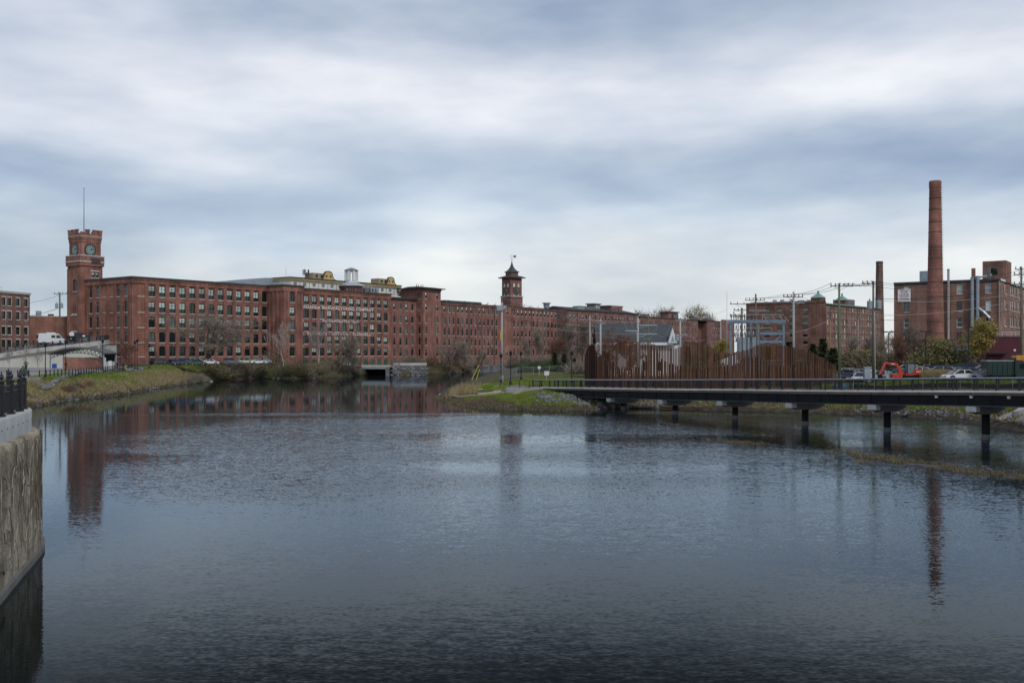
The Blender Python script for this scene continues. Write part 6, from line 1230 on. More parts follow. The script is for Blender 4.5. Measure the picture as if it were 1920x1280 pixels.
ov = thing('overlook', 'curved old stone embankment with a pale concrete cap in the left foreground', 'embankment', (0, 0, 0))
def strip(P, prof, name, m, smooth=True):
    """sweep a (offset, z) profile along a plan curve; positive offset is towards the water"""
    mb = MB(); n = len(prof); rows = []
    for i, p in enumerate(P):
        d = P[min(i+1, len(P)-1)]-P[max(i-1, 0)]; nn = Vector((d.y, -d.x, 0)).normalized(); rows.append([(p.x+nn.x*o, p.y+nn.y*o, z) for o, z in prof])
    vs = [v for r_ in rows for v in r_]; fs = [(i*n+j, (i+1)*n+j, (i+1)*n+j+1, i*n+j+1) for i in range(len(P)-1) for j in range(n-1)]; mb.add(vs, fs); return mb.build(name, m, ov, smooth)
fineP = catmull([tuple(p) for p in OV], 5)
stw = strip(fineP, [(.05, -1.5), (.04, .1), (.03, .9), (.0, 1.7), (-.02, 2.5), (-.03, 3.3), (-.03, 4.0), (-.03, 4.55), (-.12, 4.82), (-.6, 4.86)], 'stone_wall', stonewall_mat())
# rough face
me = stw.data; rr2 = random.Random(4)
for v in me.vertices:
    if v.co.z > .3: q = math.sin(v.co.y*5.1+v.co.z*3.3)*.015+math.sin(v.co.y*11.7-v.co.z*7.9)*.012+rr2.uniform(-.012, .012); v.co.x += q
strip(fineP, [(.05, -1.5), (.15, -1.5), (.15, .22), (.12, .28), (.0, .30)], 'footing', mat('footing_conc', (.12, .112, .10), .2, 1, .9, bump=.4))
strip(fineP, [(-.35, 4.7), (-.33, 5.62), (-.38, 5.68), (-.85, 5.68), (-.9, 5.5)], 'concrete_cap', mat('cap_conc', (.42, .42, .40), .14, 1.2, .85, stretch=(1, 1, .3), fine=.06))
P_in = [(p.x, p.y) for p in offset(fineP, -.5)]; poly = P_in+[(-60, 47), (-60, 12)]
mb = MB(); mb.add([(x, y, 5.50) for x, y in poly], [tuple(range(len(poly)))]); dk = mb.build('walkway', M_pink, ov)
if dk.data.polygons[0].normal.z < 0: dk.data.flip_normals()
for p in along([tuple(p) for p in offset(fineP, -.325)], 1.0):
    if 24 < p.y < 42: MB().tube([(p.x-.03, p.y-.02, 5.3), (p.x+.03, p.y-.0, 5.3)], .018, 6).build('form_tie_hole', M_black, ov)
fn = thing('iron_fence', 'black ornamental iron fence with finialed posts around the stone overlook', 'fence', (0, 0, 0))
fp = [p for p in offset(fineP, -.62)]
fp = [Vector((p.x, p.y, 5.66)) for p in fp if p.y > 17]; posts = along([tuple(p) for p in fp], 1.75)
pmesh = MB().box(-.07, .07, -.07, .07, 0, 1.22).box(-.11, .11, -.11, .11, 0, .1).mesh('post', M_black); fmesh = MB().lathe([(.10, 1.22), (.11, 1.27), (.05, 1.3), (.035, 1.36), (.085, 1.43), (.07, 1.50), (.02, 1.56), (.035, 1.6), (.01, 1.66)], 8).mesh('finial', M_black)
for q in posts: o = obj('post', pmesh, fn, q); obj('finial', fmesh, o)
for z, w_, h_ in ((1.08, .06, .06), (.88, .045, .045), (.14, .045, .045)):
    mb = MB()
    for a, b_ in zip(fp[:-1], fp[1:]): mb.bar((a.x, a.y, a.z+z), (b_.x, b_.y, b_.z+z), w_, h_)
    mb.build('rail', M_black, fn)
bm_ = MB().box(-.011, .011, -.011, .011, .14, .88).mesh('baluster', M_black)
bal = along([tuple(p) for p in fp], .115); bal = [q for q in bal if q.y > 27][:290]
for q in bal: obj('baluster', bm_, fn, q)
# dry creeper stems on the stone face
cre = random.Random(9); mb = MB(); vine = tag(mb.build('creeper', M_twig), 'leafless creeper stems clinging to the curved stone wall', 'creeper') if False else None
Pw = offset(fineP, .03)
def onwall(s_, z):
    i = int(s_); f = s_-i; i = max(0, min(i, len(Pw)-2)); return Pw[i].lerp(Pw[i+1], f)
for nm_, col_, num, lab in (('creeper_dark', (.10, .082, .06), 95, 'dark leafless creeper stems netted over the curved stone wall'), ('creeper_pale', (.33, .29, .23), 40, 'pale dead creeper stems clinging to the curved stone wall')):
    cm = MB()
    for k in range(num):
        s_ = cre.uniform(75, 215); z = cre.uniform(.4, 4.5); pts = []; a = cre.uniform(.2, 2.9)
        for j in range(11):
            p = onwall(s_, z); pts.append((p.x+.02, p.y, z)); s_ += math.cos(a)*cre.uniform(.5, 1.5); z += math.sin(a)*.24; a += cre.uniform(-.7, .7); z = min(max(z, .3), 4.75)
        cm.tube(pts, cre.uniform(.007, .019), 4)
    tag(cm.build('creeper', mat(nm_, col_, .4, 3, .9)), lab, 'creeper')

# ------------------------------------------------------------------ people and statue
def figure(joints, name, m, parent=None, extra=None):
    me = bpy.data.meshes.new(name); names = list(joints); vs = [joints[n][0] for n in names]; idx = {n: i for i, n in enumerate(names)}
    ed = [('pelvis','belly'),('belly','chest'),('chest','neck'),('neck','head0'),('head0','head1'),('chest','shl'),('shl','ell'),('ell','wrl'),('wrl','hal'),('chest','shr'),('shr','elr'),('elr','wrr'),('wrr','har'),('pelvis','hipl'),('hipl','knl'),('knl','anl'),('anl','tol'),('pelvis','hipr'),('hipr','knr'),('knr','anr'),('anr','tor')]
    me.from_pydata(vs, [(idx[a], idx[b]) for a, b in ed], []); o = bpy.data.objects.new(name, me); COL.objects.link(o)
    sk = o.modifiers.new('skin', 'SKIN'); 
    for i, n in enumerate(names): r_ = joints[n][1]; me.skin_vertices[0].data[i].radius = (r_, r_); me.skin_vertices[0].data[i].use_root = (n == 'pelvis')
    ss_ = o.modifiers.new('sub', 'SUBSURF'); ss_.levels = 1; ss_.render_levels = 1
    bpy.context.view_layer.update(); nm = bpy.data.meshes.new_from_object(o.evaluated_get(bpy.context.evaluated_depsgraph_get())); bpy.data.objects.remove(o)
    mats = m if isinstance(m, list) else [m]
    nm.materials.clear(); [nm.materials.append(q) for q in mats]
    if len(mats) > 1:
        for p in nm.polygons:
            z = p.center.z; x = abs(p.center.x); p.material_index = 2 if z > 1.47 or (x > .2 and z < .86) else (0 if z > .86 else 1)
    nm.polygons.foreach_set('use_smooth', [True]*len(nm.polygons)); return nm
def stand(step=.12, arm=.08):
    return {'pelvis': ((0,0,.95),.15),'belly': ((0,0,1.1),.14),'chest': ((0,0,1.32),.16),'neck': ((0,-.01,1.48),.06),'head0': ((0,-.02,1.58),.085),'head1': ((0,-.02,1.70),.085),
            'shl': ((-.19,0,1.40),.07),'ell': ((-.25,.04,1.14),.05),'wrl': ((-.25,-arm,.92),.035),'hal': ((-.25,-arm-.02,.83),.035),'shr': ((.19,0,1.40),.07),'elr': ((.25,.04,1.14),.05),'wrr': ((.25,-arm*.5,.92),.035),'har': ((.25,-arm*.5-.02,.83),.035),
            'hipl': ((-.10,0,.88),.10),'knl': ((-.10,-step*.6,.5),.07),'anl': ((-.10,-step*.4,.09),.05),'tol': ((-.10,-step*.4-.15,.05),.045),'hipr': ((.10,0,.88),.10),'knr': ((.10,step*.3,.5),.07),'anr': ((.10,step,.09),.05),'tor': ((.10,step-.14,.05),.045)}
M_cl1 = mat('cloth_black', (.015, .015, .018), .2, 3, .9); M_cl2 = mat('cloth_navy', (.03, .035, .06), .2, 3, .9); M_cl3 = mat('cloth_brown', (.10, .07, .06), .2, 3, .9); M_hair = mat('hair_dark', (.02, .015, .012), .2, 3, .8)
def person(px, d, zb, rz, label, m1, m2, step, arm):
    nm = figure(stand(step, arm), 'person', [m1, m2, M_skin]); o = obj('person', nm, None, (at(px, d), d, zb), rz); tag(o, label, 'person', 'people on the plaza')
    MB().lathe([(.088, 1.66), (.11, 1.70), (.105, 1.76), (.06, 1.805), (.01, 1.81)], 10, (0, .005)).build('hair', M_hair, o); return o
person(123.5, 208, 4.35, .6, 'person in dark clothes standing left of the bandstand wall', M_cl1, M_cl1, .05, .1); person(219.5, 226, 4.25, 1.2, 'person in black walking right of the bandstand', M_cl1, M_cl1, .25, .2); person(231.5, 227, 4.25, 1.5, 'person in navy and brown walking near the yellow bollard', M_cl2, M_cl3, .22, .15); person(225, 262, 5.2, 1.5, 'person on the path by the mill end wall', M_cl2, M_cl1, .2, .1)
st = thing('statue', 'green bronze statue of a figure on a pedestal on the plaza', 'statue', (at(48.5, 172), 172, 3.95), .4)
sj = stand(.05, .18); sj['ell'] = ((-.34, -.06, 1.12), .06); sj['wrl'] = ((-.16, -.26, 1.12), .05); sj['hal'] = ((-.06, -.3, 1.16), .05); sj['elr'] = ((.36, .05, 1.16), .06)
for k in ('hipl', 'hipr', 'knl', 'knr'): sj[k] = (sj[k][0], sj[k][1]*1.5)
for k in ('anl', 'anr'): sj[k] = (sj[k][0], .1)
obj('figure', figure(sj, 'figure', M_bronze), st, (0, 0, .85), scale=(1.1, 1.1, 1.05)); MB().box(-.55, .55, -.45, .45, .12, .88).box(-.75, .75, -.65, .65, 0, .12).build('pedestal', M_bronze, st); MB().lathe([(.02, .85), (.3, .88), (.24, 1.3), (.14, 1.55), (.12, 1.7), (.02, 1.78)], 10, (-.45, -.1)).build('child_figure', M_bronze, st)

# ------------------------------------------------------------------ stones on the right bank
rs_ = random.Random(31); stones = []
for k in range(7):
    mb = MB(); mb.lathe([(.12, -.35), (.42, -.22), (.52, .0), (.40, .25), (.12, .36)], 7); mb.v = [(x*(1+rs_.uniform(-.28, .28)), y*(1+rs_.uniform(-.28, .28)), z*(1+rs_.uniform(-.25, .25))) for x, y, z in mb.v]; stones.append(mb.mesh('stone', M_rock))
rip = thing('riprap', 'heap of broken grey rock under the left end of the footbridge', 'riprap', (0, 0, 0)); cand = []
while len(cand) < 290:
    x, y = rs_.uniform(3.5, 21), rs_.uniform(135, 156); u = (x-3.5)/17.5; yc = 145.6-u*6.3
    if -5.5 < y-yc < 3.0: cand.append((x, y))
hc = height(np.array([c[0] for c in cand]), np.array([c[1] for c in cand]))
for (x, y), z in zip(cand, hc):
    if -.15 < z < 1.9: s_ = rs_.uniform(.4, .82); obj('stone', rs_.choice(stones), rip, (x, y, z+.05), rot=(rs_.uniform(0, 6), rs_.uniform(0, 6), rs_.uniform(0, 6)), scale=(s_, s_, s_*.85))
slab = thing('stone_paving', 'bank paved with large flat tan stone slabs at the right edge', 'paving', (0, 0, 0)); k_ = 0
for i in range(7):
    for j in range(6):
        cx, cy = 52.4+i*1.55+(j % 2)*.7, 98+j*1.75; z = gz(cx, cy)
        if z < .9: continue
        n = 6; pts = [(cx+math.cos(a)*.88*rs_.uniform(.82, 1.12), cy+math.sin(a)*1.0*rs_.uniform(.82, 1.12)) for a in [2*math.pi*q/n+.3 for q in range(n)]]; hh_ = height(np.array([p[0] for p in pts]), np.array([p[1] for p in pts])); mb = MB()
        vs = [(p[0], p[1], h-.2) for p, h in zip(pts, hh_)]+[(p[0], p[1], h+.12) for p, h in zip(pts, hh_)]; mb.add(vs, [tuple(range(n, 2*n))]+[(q, (q+1) % n, (q+1) % n+n, q+n) for q in range(n)]); mb.build('slab', M_rockt, slab)
edge = []; 
for (px, y) in ((836, 742), (826, 741), (868, 744), (885, 746), (396, 715.5)): d = F_*8/(y-660); edge.append((px, d))
for k, (px, d) in enumerate(edge): tag(obj('pale_rock', stones[k % 7], None, (at(px, d), d, .12), scale=(.8, .5, .35)), ['long pale rock at the tip of the grassy point', 'small pale rock at the very tip of the point', 'pale rock on the muddy shore of the point', 'pale rock right of the shore rocks on the point', 'white rock at the waterline under the big bare tree'][k], 'rock', 'pale shore rocks'); bpy.context.view_layer.objects
for o in [o for o in bpy.data.objects if o.name.startswith('pale_rock')]: o.data = o.data.copy(); o.data.materials.clear(); o.data.materials.append(mat('rock_pale', (.55, .52, .47), .15, 2, .85))
ONUM = 'first second third fourth fifth sixth seventh eighth ninth tenth eleventh twelfth thirteenth fourteenth fifteenth sixteenth seventeenth'.split()
for k in range(26):
    px = 640+k*9.5 if k < 17 else 500+(k-17)*11; i = k
    y = 703.5 if k < 17 else 709; d = F_*8/(y-660)-2+rs_.uniform(-2, 2); x = at(px+rs_.uniform(-3, 3), d)
    if -52.5 < x < -43.3: continue
    tag(obj('shore_rock', rs_.choice(stones), None, (x, d, max(gz(x, d), -.1)+.15), rot=(0, 0, rs_.uniform(0, 6)), scale=(1.3, .9, .8)), ('%s weathered shore rock from the %s' % (ONUM[k % 17], 'left among those near the culvert' if k < 17 else 'left among those below the stair block')), 'rock', 'rocks along the mill shore')
tb_ = thing('bank_rocks', 'line of grey boulders topping the grassy left bank beside the railing', 'rocks', (0, 0, 0))
for k in range(95):
    f = k/95; px = 78+f*190; d = 165+(232-165)*max(0, (px-85)/165); d -= rs_.uniform(.8, 2.2); x = at(px, d); z = gz(x, d); s_ = rs_.uniform(.5, 1.1); obj('stone', rs_.choice(stones), tb_, (x, d, z+.3), rot=(rs_.uniform(-.4, .4), rs_.uniform(-.4, .4), rs_.uniform(0, 6)), scale=(s_*1.7, s_*1.2, s_*1.15))
# erosion logs, gravel heap, guards on the point
for k, pts in enumerate((((-10.2, 168.5), (-8.6, 163.5), (-6.5, 161.5)), ((-6.4, 161.3), (-4.0, 159.0), (-1.8, 157.8)), ((-1.7, 157.6), (0.2, 156.8), (2.0, 157.2)), ((1.8, 156.6), (1.2, 153), (0.2, 149.5)))):
    c = [Vector((*p, gz(*p)+.2)) for p in pts]; c = catmull([tuple(q) for q in c], 5); tag(MB().tube(c, .22, 8).build('coir_log', mat('coir', (.33, .25, .16), .2, 3, .95)), ['leftmost coir erosion log on the point', 'second coir erosion log from the left on the point', 'third coir erosion log beside the grass slope', 'coir log running down towards the water'][k], 'log', 'coir erosion logs')
gh = MB(); rg = random.Random(3)
gh.lathe([(1.9, -.3), (1.5, .3), (.8, .8), (.05, 1.0)], 12); gh.v = [(x*1.5*(1+rg.uniform(-.12, .12)), y*(1+rg.uniform(-.12, .12)), z+rg.uniform(-.06, .06)) for x, y, z in gh.v]; tag(gh.build('gravel_heap', mat('dirt_heap', (.16, .135, .105), .25, 2, .95, fine=.2), loc=(0.9, 162.5, gz(.9, 162.5))), 'heap of grey brown gravel beside the path on the point', 'heap')
for k, (a, b_) in enumerate(((pxy(884.5, 712, 185), pxy(898, 684, 185)), (pxy(893, 712, 187), pxy(899, 692, 187)))): tag(MB().tube([a, b_], .085, 6).build('guy_guard', mat('guard_yellow', (.45, .36, .05), .15, 2, .6)), ['longer leaning yellow guy wire guard on the point', 'shorter leaning yellow guy wire guard on the point'][k], 'guy guard', 'guy guards')
wire(pxy(898, 684, 185), pxy(940, 571, 187), .0, 'straight guy wire from the yellow guards to the grey pole', .02, M_wireg)
cf = thing('chain_fence', 'wire mesh fence with thin posts crossing the lawn behind the footbridge', 'fence', (0, 0, 0)); CFP = [(at(940, 196), 196), (at(968, 215), 215), (at(1000, 226), 226), (at(1030, 232), 232), (at(1062, 236), 236), (at(1096, 238), 238)]
for (a, b_) in zip(CFP[:-1], CFP[1:]):
    za, zb = gz(*a), gz(*b_); MB().tube([(*a, za), (*a, za+1.9)], .045, 6).build('post', M_galv, cf); MB().tube([(*a, za+1.85), (*b_, zb+1.85)], .03, 5).build('rail', M_galv, cf); mb = MB(); n = 26
    for k in range(n): q0 = Vector((*a, za)).lerp(Vector((*b_, zb)), k/n); q1 = Vector((*a, za)).lerp(Vector((*b_, zb)), (k+1)/n); mb.bar(q0, q1+Vector((0, 0, 1.8)), .008, .008); mb.bar(q0+Vector((0, 0, 1.8)), q1, .008, .008)
    stuff(mb.build('mesh_panel', M_galv, cf))
tag(MB().box(-.45, .45, -.03, .03, 1.0, 1.8).box(-.03, .03, -.02, .02, 0, 1.0).build('notice_board', M_white, loc=(at(1025, 190), 190, gz(at(1025, 190), 190))), 'white notice board on the lawn behind the footbridge', 'sign')
tag(MB().box(-.35, .35, -.03, .03, 1.4, 2.0).box(-.03, .03, -.02, .02, 0, 1.4).build('fence_notice', M_white, loc=(at(1011, 226), 226, gz(at(1011, 226), 226))), 'small white notice hung on the mesh fence', 'sign')

# low mud bars showing in the shallows
def mud_bar(pts, wid, zt, seed):
    rr = random.Random(seed); P = catmull([(x, y, 0) for x, y in pts], 8); mb = MB(); rows = []
    for i, p in enumerate(P):
        f = i/(len(P)-1); w_ = wid*math.sin(math.pi*min(max(f, .02), .98))**.6; d = P[min(i+1, len(P)-1)]-P[max(i-1, 0)]; n = Vector((-d.y, d.x, 0)).normalized(); rows.append([(p.x+n.x*w_*q+rr.uniform(-.12, .12), p.y+n.y*w_*q+rr.uniform(-.12, .12), zt*(1-q*q)*rr.uniform(.5, 1.3)-.06) for q in (-1, -.6, -.2, .2, .6, 1)])
    for i in range(len(P)-1):
        for j in range(5): o = len(mb.v); mb.add([rows[i][j], rows[i+1][j], rows[i+1][j+1], rows[i][j+1]], [(0, 1, 2, 3)])
    return struct(mb.build('mud_bar', mat('wet_mud', (.045, .032, .02), .35, 2, .6), None, True))
BARS = []
def shallow(px, y): d = F_*8/(y-660); return (at(px, d), d)
for k, (pl, wd_, zt) in enumerate((([(1234, 816), (1262, 817.5), (1303, 821)], .55, .16), ([(1330, 826), (1380, 830), (1432, 833)], .7, .14), ([(1418, 816), (1440, 817), (1457, 819)], .4, .14), ([(1238, 795), (1256, 796), (1268, 797)], .3, .2), ([(1570, 848), (1640, 858), (1740, 872), (1830, 886), (1960, 900)], 1.3, .085), ([(1600, 866), (1680, 872), (1700, 870)], .5, .1))):
    q = [shallow(*p) for p in pl]; BARS.append((q, wd_)); mud_bar(q, wd_, zt, k)

# timber edging and rubble along the right shore
tm = thing('shore_timbers', 'dark half-sunk timber edging along the far shore under the footbridge', 'timber edging', (0, 0, 0)); SH = [(15.5, 142.6), (21, 140.6), (27, 138.3), (32, 136.9), (38.4, 134.0), (42, 131.6), (46, 127.8), (49.3, 124.0)]
for a, b_ in zip(SH[:-1], SH[1:]):
    A_, B_ = Vector(a), Vector(b_); n = max(2, int((B_-A_).length/2.3))
    for k in range(n): p, q = A_.lerp(B_, k/n), A_.lerp(B_, (k+.96)/n); MB().tube([(p.x, p.y, .22+rs_.uniform(-.05, .06)), (q.x, q.y, .22+rs_.uniform(-.05, .06))], rs_.uniform(.15, .22), 7).build('timber', mat('wet_timber', (.055, .042, .032), .3, 3, .85, stretch=(1, 1, 1)), tm)
rub = thing('shore_rubble', 'scattered stones and debris along the right waterline behind the last piers', 'rubble', (0, 0, 0)); cr2 = []
for k in range(230):
    i = rs_.randrange(3); a, b_ = [((44.2, 129), (48.8, 123.4)), ((48.8, 123.4), (52, 118.5)), ((52, 118.5), (52.2, 100))][i]; q = Vector(a).lerp(Vector(b_), rs_.random()); cr2.append((q.x+rs_.uniform(-.3, 1.5), q.y+rs_.uniform(-.2, 1.3)))
hr = height(np.array([c[0] for c in cr2]), np.array([c[1] for c in cr2]))
for (x, y), z in zip(cr2, hr): s_ = rs_.uniform(.12, .42); obj('stone', rs_.choice(stones), rub, (x, y, max(z, -.1)+s_*.1), rot=(rs_.uniform(0, 6), rs_.uniform(0, 6), 0), scale=(s_*1.3, s_, s_*.8))
rub2 = thing('shore_rubble', 'scattered stones and driftwood along the left bank waterline', 'rubble', (0, 0, 0)); cr2 = []
LS = [(-70.2, 146), (-73.2, 161), (-73.1, 187), (-78.8, 223), (-85.3, 277)]
for k in range(200):
    i = rs_.randrange(4); q = Vector(LS[i]).lerp(Vector(LS[i+1]), rs_.random()); cr2.append((q.x-rs_.uniform(-.4, 1.6), q.y))
hr = height(np.array([c[0] for c in cr2]), np.array([c[1] for c in cr2]))
for (x, y), z in zip(cr2, hr): s_ = rs_.uniform(.2, .6); obj('stone', rs_.choice(stones), rub2, (x, y, max(z, -.1)+s_*.1), rot=(rs_.uniform(0, 6), rs_.uniform(0, 6), 0), scale=(s_*1.4, s_, s_*.7))
for k in range(9):
    i = rs_.randrange(1, 4); q = Vector(LS[i]).lerp(Vector(LS[i+1]), rs_.random()); a = rs_.uniform(0, 3.1); L_ = rs_.uniform(1, 2.6); MB().tube([(q.x-.5, q.y, .15), (q.x-.5+math.cos(a)*L_*.5, q.y+math.sin(a)*L_*.5, .3), (q.x-.5+math.cos(a)*L_, q.y+math.sin(a)*L_, .25)], [.07, .06, .03], 5).build('driftwood', M_barkp, rub2)
# ------------------------------------------------------------------ trees and shrubs
def branchy(seed, h, spread, trunk_r, lean=(0, 0), levels=4, n1=6, n2=6, n3=6, up=.55, trunk_frac=.35, droop=0., limb=.54, rmin=.028):
    rr = random.Random(seed); T, C = MB(), MB(); tips = []
    def grow(p, d, ln, r, lv):
        pts, q, dd = [p], Vector(p), d.normalized(); k = 4 if lv < 2 else 3
        for i in range(k):
            dd = (dd+Vector((rr.uniform(-1, 1), rr.uniform(-1, 1), rr.uniform(-.6, .9)-droop*lv*.25))*(.16+.06*lv)).normalized(); q = q+dd*(ln/k); pts.append(q.copy())
        rads = [max(r*(1-.62*i/k), rmin*(1-.4*i/k)) for i in range(k+1)]; (T if lv < 2 else C).tube(pts, rads, 7 if lv == 0 else 5 if lv == 1 else 3, cap=False)
        if lv >= levels: tips.extend(pts[1:]); return
        n = (n1, n2, n3, n3)[min(lv, 3)]
        for j in range(n):
            f = (trunk_frac if lv == 0 else .25)+(1-(trunk_frac if lv == 0 else .25))*(j+rr.random())/n; i = min(int(f*k), k-1); b = pts[i].lerp(pts[i+1], f*k-i)
            a = rr.uniform(0, 6.283) if lv == 0 else rr.uniform(0, 6.283); side = Vector((math.cos(a)*spread, math.sin(a)*spread, rr.uniform(.1, .7)*up*1.6)); nd = (side*(1.0 if lv == 0 else .9)+dd*.55).normalized()
            grow(b, nd, ln*rr.uniform(.78, 1.22)*(limb if lv == 0 else .54)*(1.0 if lv else (1.15-.4*f)), rads[i]*rr.uniform(.42, .6), lv+1)
    grow(Vector((0, 0, 0)), Vector((lean[0], lean[1], 1)), h*.72, trunk_r, 0); return T, C, tips
def leaves(tips, n, size, seed, spread=.5, flat=1.):
    rr = random.Random(seed); mb = MB()
    for _ in range(n):
        t = rr.choice(tips); c = t+Vector((rr.gauss(0, spread), rr.gauss(0, spread), rr.gauss(0, spread*.7))); s = size*rr.uniform(.6, 1.4)
        a = Vector((rr.gauss(0, 1), rr.gauss(0, 1), rr.gauss(0, 1))).normalized(); b = a.orthogonal().normalized()
        mb.add([c-a*s, c+b*s*.55, c+a*s, c-b*s*.55], [(0, 1, 2, 3)])
    return mb
TP = {}
def tree(name, label, cat, px, d, proto, scale=1., rz=0., zb=None, group=None):
    x = at(px, d); zb = gz(x, d)-.15 if zb is None else zb; t = thing(name, label, cat, (x, d, zb), rz, group); t.scale = (scale if isinstance(scale, tuple) else (scale,)*3)
    for nm, me in TP[proto]: obj(nm, me, t)
    return t
def add_proto(key, T, C, mt, mc, L=None, ml=None):
    out = [('trunk', T.mesh('trunk', mt))]
    if C.v: out.append(('crown', C.mesh('crown', mc)))
    if L: out.append(('foliage', L.mesh('foliage', ml)))
    TP[key] = out
T, C, tp = branchy(11, 14.0, 1.7, .62, (.10, 0), 4, 10, 8, 7, .42, .30, .16, 1.02, .032); add_proto('big', T, C, M_bark, M_twig)
T, C, tp = branchy(5, 15, .55, .22, (.1, 0), 4, 7, 5, 5, .9, .25); add_proto('birch', T, C, M_barkp, M_barkp)
T, C, tp = branchy(23, 11, .95, .3, (.55, 0), 4, 8, 7, 6, .6, .25, 0, .75, .034); add_proto('lean', T, C, M_bark, M_twig)
T, C, tp = branchy(8, 10, .8, .22, (0, 0), 4, 8, 7, 6, .7, .15, 0, .66, .032); add_proto('bare', T, C, M_bark, M_twig)
T, C, tp = branchy(17, 9, .9, .2, (0, 0), 4, 9, 7, 6, .6, .1, 0, .66, .028); add_proto('redbare', T, C, M_bark, M_twigr)
T, C, tp = branchy(29, 9, .8, .2, (0, 0), 3, 9, 6, 6, .8, .15); add_proto('yellow', T, C, M_bark, M_twig, leaves(tp, 5200, .16, 2, .36), M_leafy)
add_proto('olive', T, C, M_bark, M_twig, leaves(tp, 3600, .17, 5, .45), M_leafo); add_proto('buds', T, C, M_bark, M_twig, leaves(tp, 2600, .085, 6, .3), M_leaft)
def bush(seed, n_leaf, m, twigs=130, col=M_twig, dens=1., size=.13):
    rr = random.Random(seed); C = MB(); tips = []
    for _ in range(twigs):
        a, e = rr.uniform(0, 6.283), rr.uniform(.25, 1.5); d = Vector((math.cos(a)*math.cos(e), math.sin(a)*math.cos(e), math.sin(e))); ln = rr.uniform(.6, 1.15); p = Vector((rr.uniform(-.3, .3), rr.uniform(-.3, .3), 0)); pts = [p]
        for k in range(3): p = p+(d+Vector((rr.gauss(0, .25), rr.gauss(0, .25), rr.gauss(0, .2))))*ln/3*1.1; pts.append(p.copy())
        C.tube(pts, [.022, .016, .010, .004], 3, cap=False); tips += pts[1:]
    return C, (leaves(tips, n_leaf, size*.36, seed, .12) if n_leaf else None), m
for key, sd, n, m, tw in (('b_dead', 41, 0, M_dead, 300), ('b_brown', 42, 1500, M_dead, 220), ('b_green', 43, 3200, M_leafg, 130), ('b_olive', 44, 3200, M_leafo, 170), ('b_tan', 45, 1200, M_leaft, 240), ('b_red', 46, 260, M_twigr, 220)):
    C, Lf, m = bush(sd, n, m, tw); TP[key] = [('stems', C.mesh('stems', M_twigr if key == 'b_red' else M_twig))]+([('foliage', Lf.mesh('foliage', m))] if Lf else [])
def conifer(seed, n=24):
    rr = random.Random(seed); T, N = MB(), MB(); T.tube([(0, 0, 0), (0, 0, 1)], [.03, .004], 6)
    for k in range(n):
        f = .08+.9*k/n; rad = (.30*(1-f)**.85+.015)*rr.uniform(.72, 1.15)
        for j in range(11):
            a = rr.uniform(0, 6.283); L_ = rad*rr.uniform(.5, 1.25); e = Vector((math.cos(a), math.sin(a), 0)); s = Vector((-e.y, e.x, 0)); z0 = f+rr.uniform(-.02, .02)
            for q in range(7):
                g = (q+1)/7; c = Vector((0, 0, z0))+e*L_*g+Vector((0, 0, -.10*L_/.3*g*g+rr.uniform(-.008, .008))); w_ = .06*(1.15-g*.6)
                for sgn in (-1, 1): N.add([c, c+s*sgn*w_+e*.02+Vector((0, 0, rr.uniform(-.02, .01))), c+e*.06+Vector((0, 0, rr.uniform(-.015, .01)))], [(0, 1, 2)])
    TP['conifer%d' % seed] = [('trunk', T.mesh('trunk', M_bark)), ('foliage', N.mesh('foliage', M_needle))]
conifer(1); conifer(2)
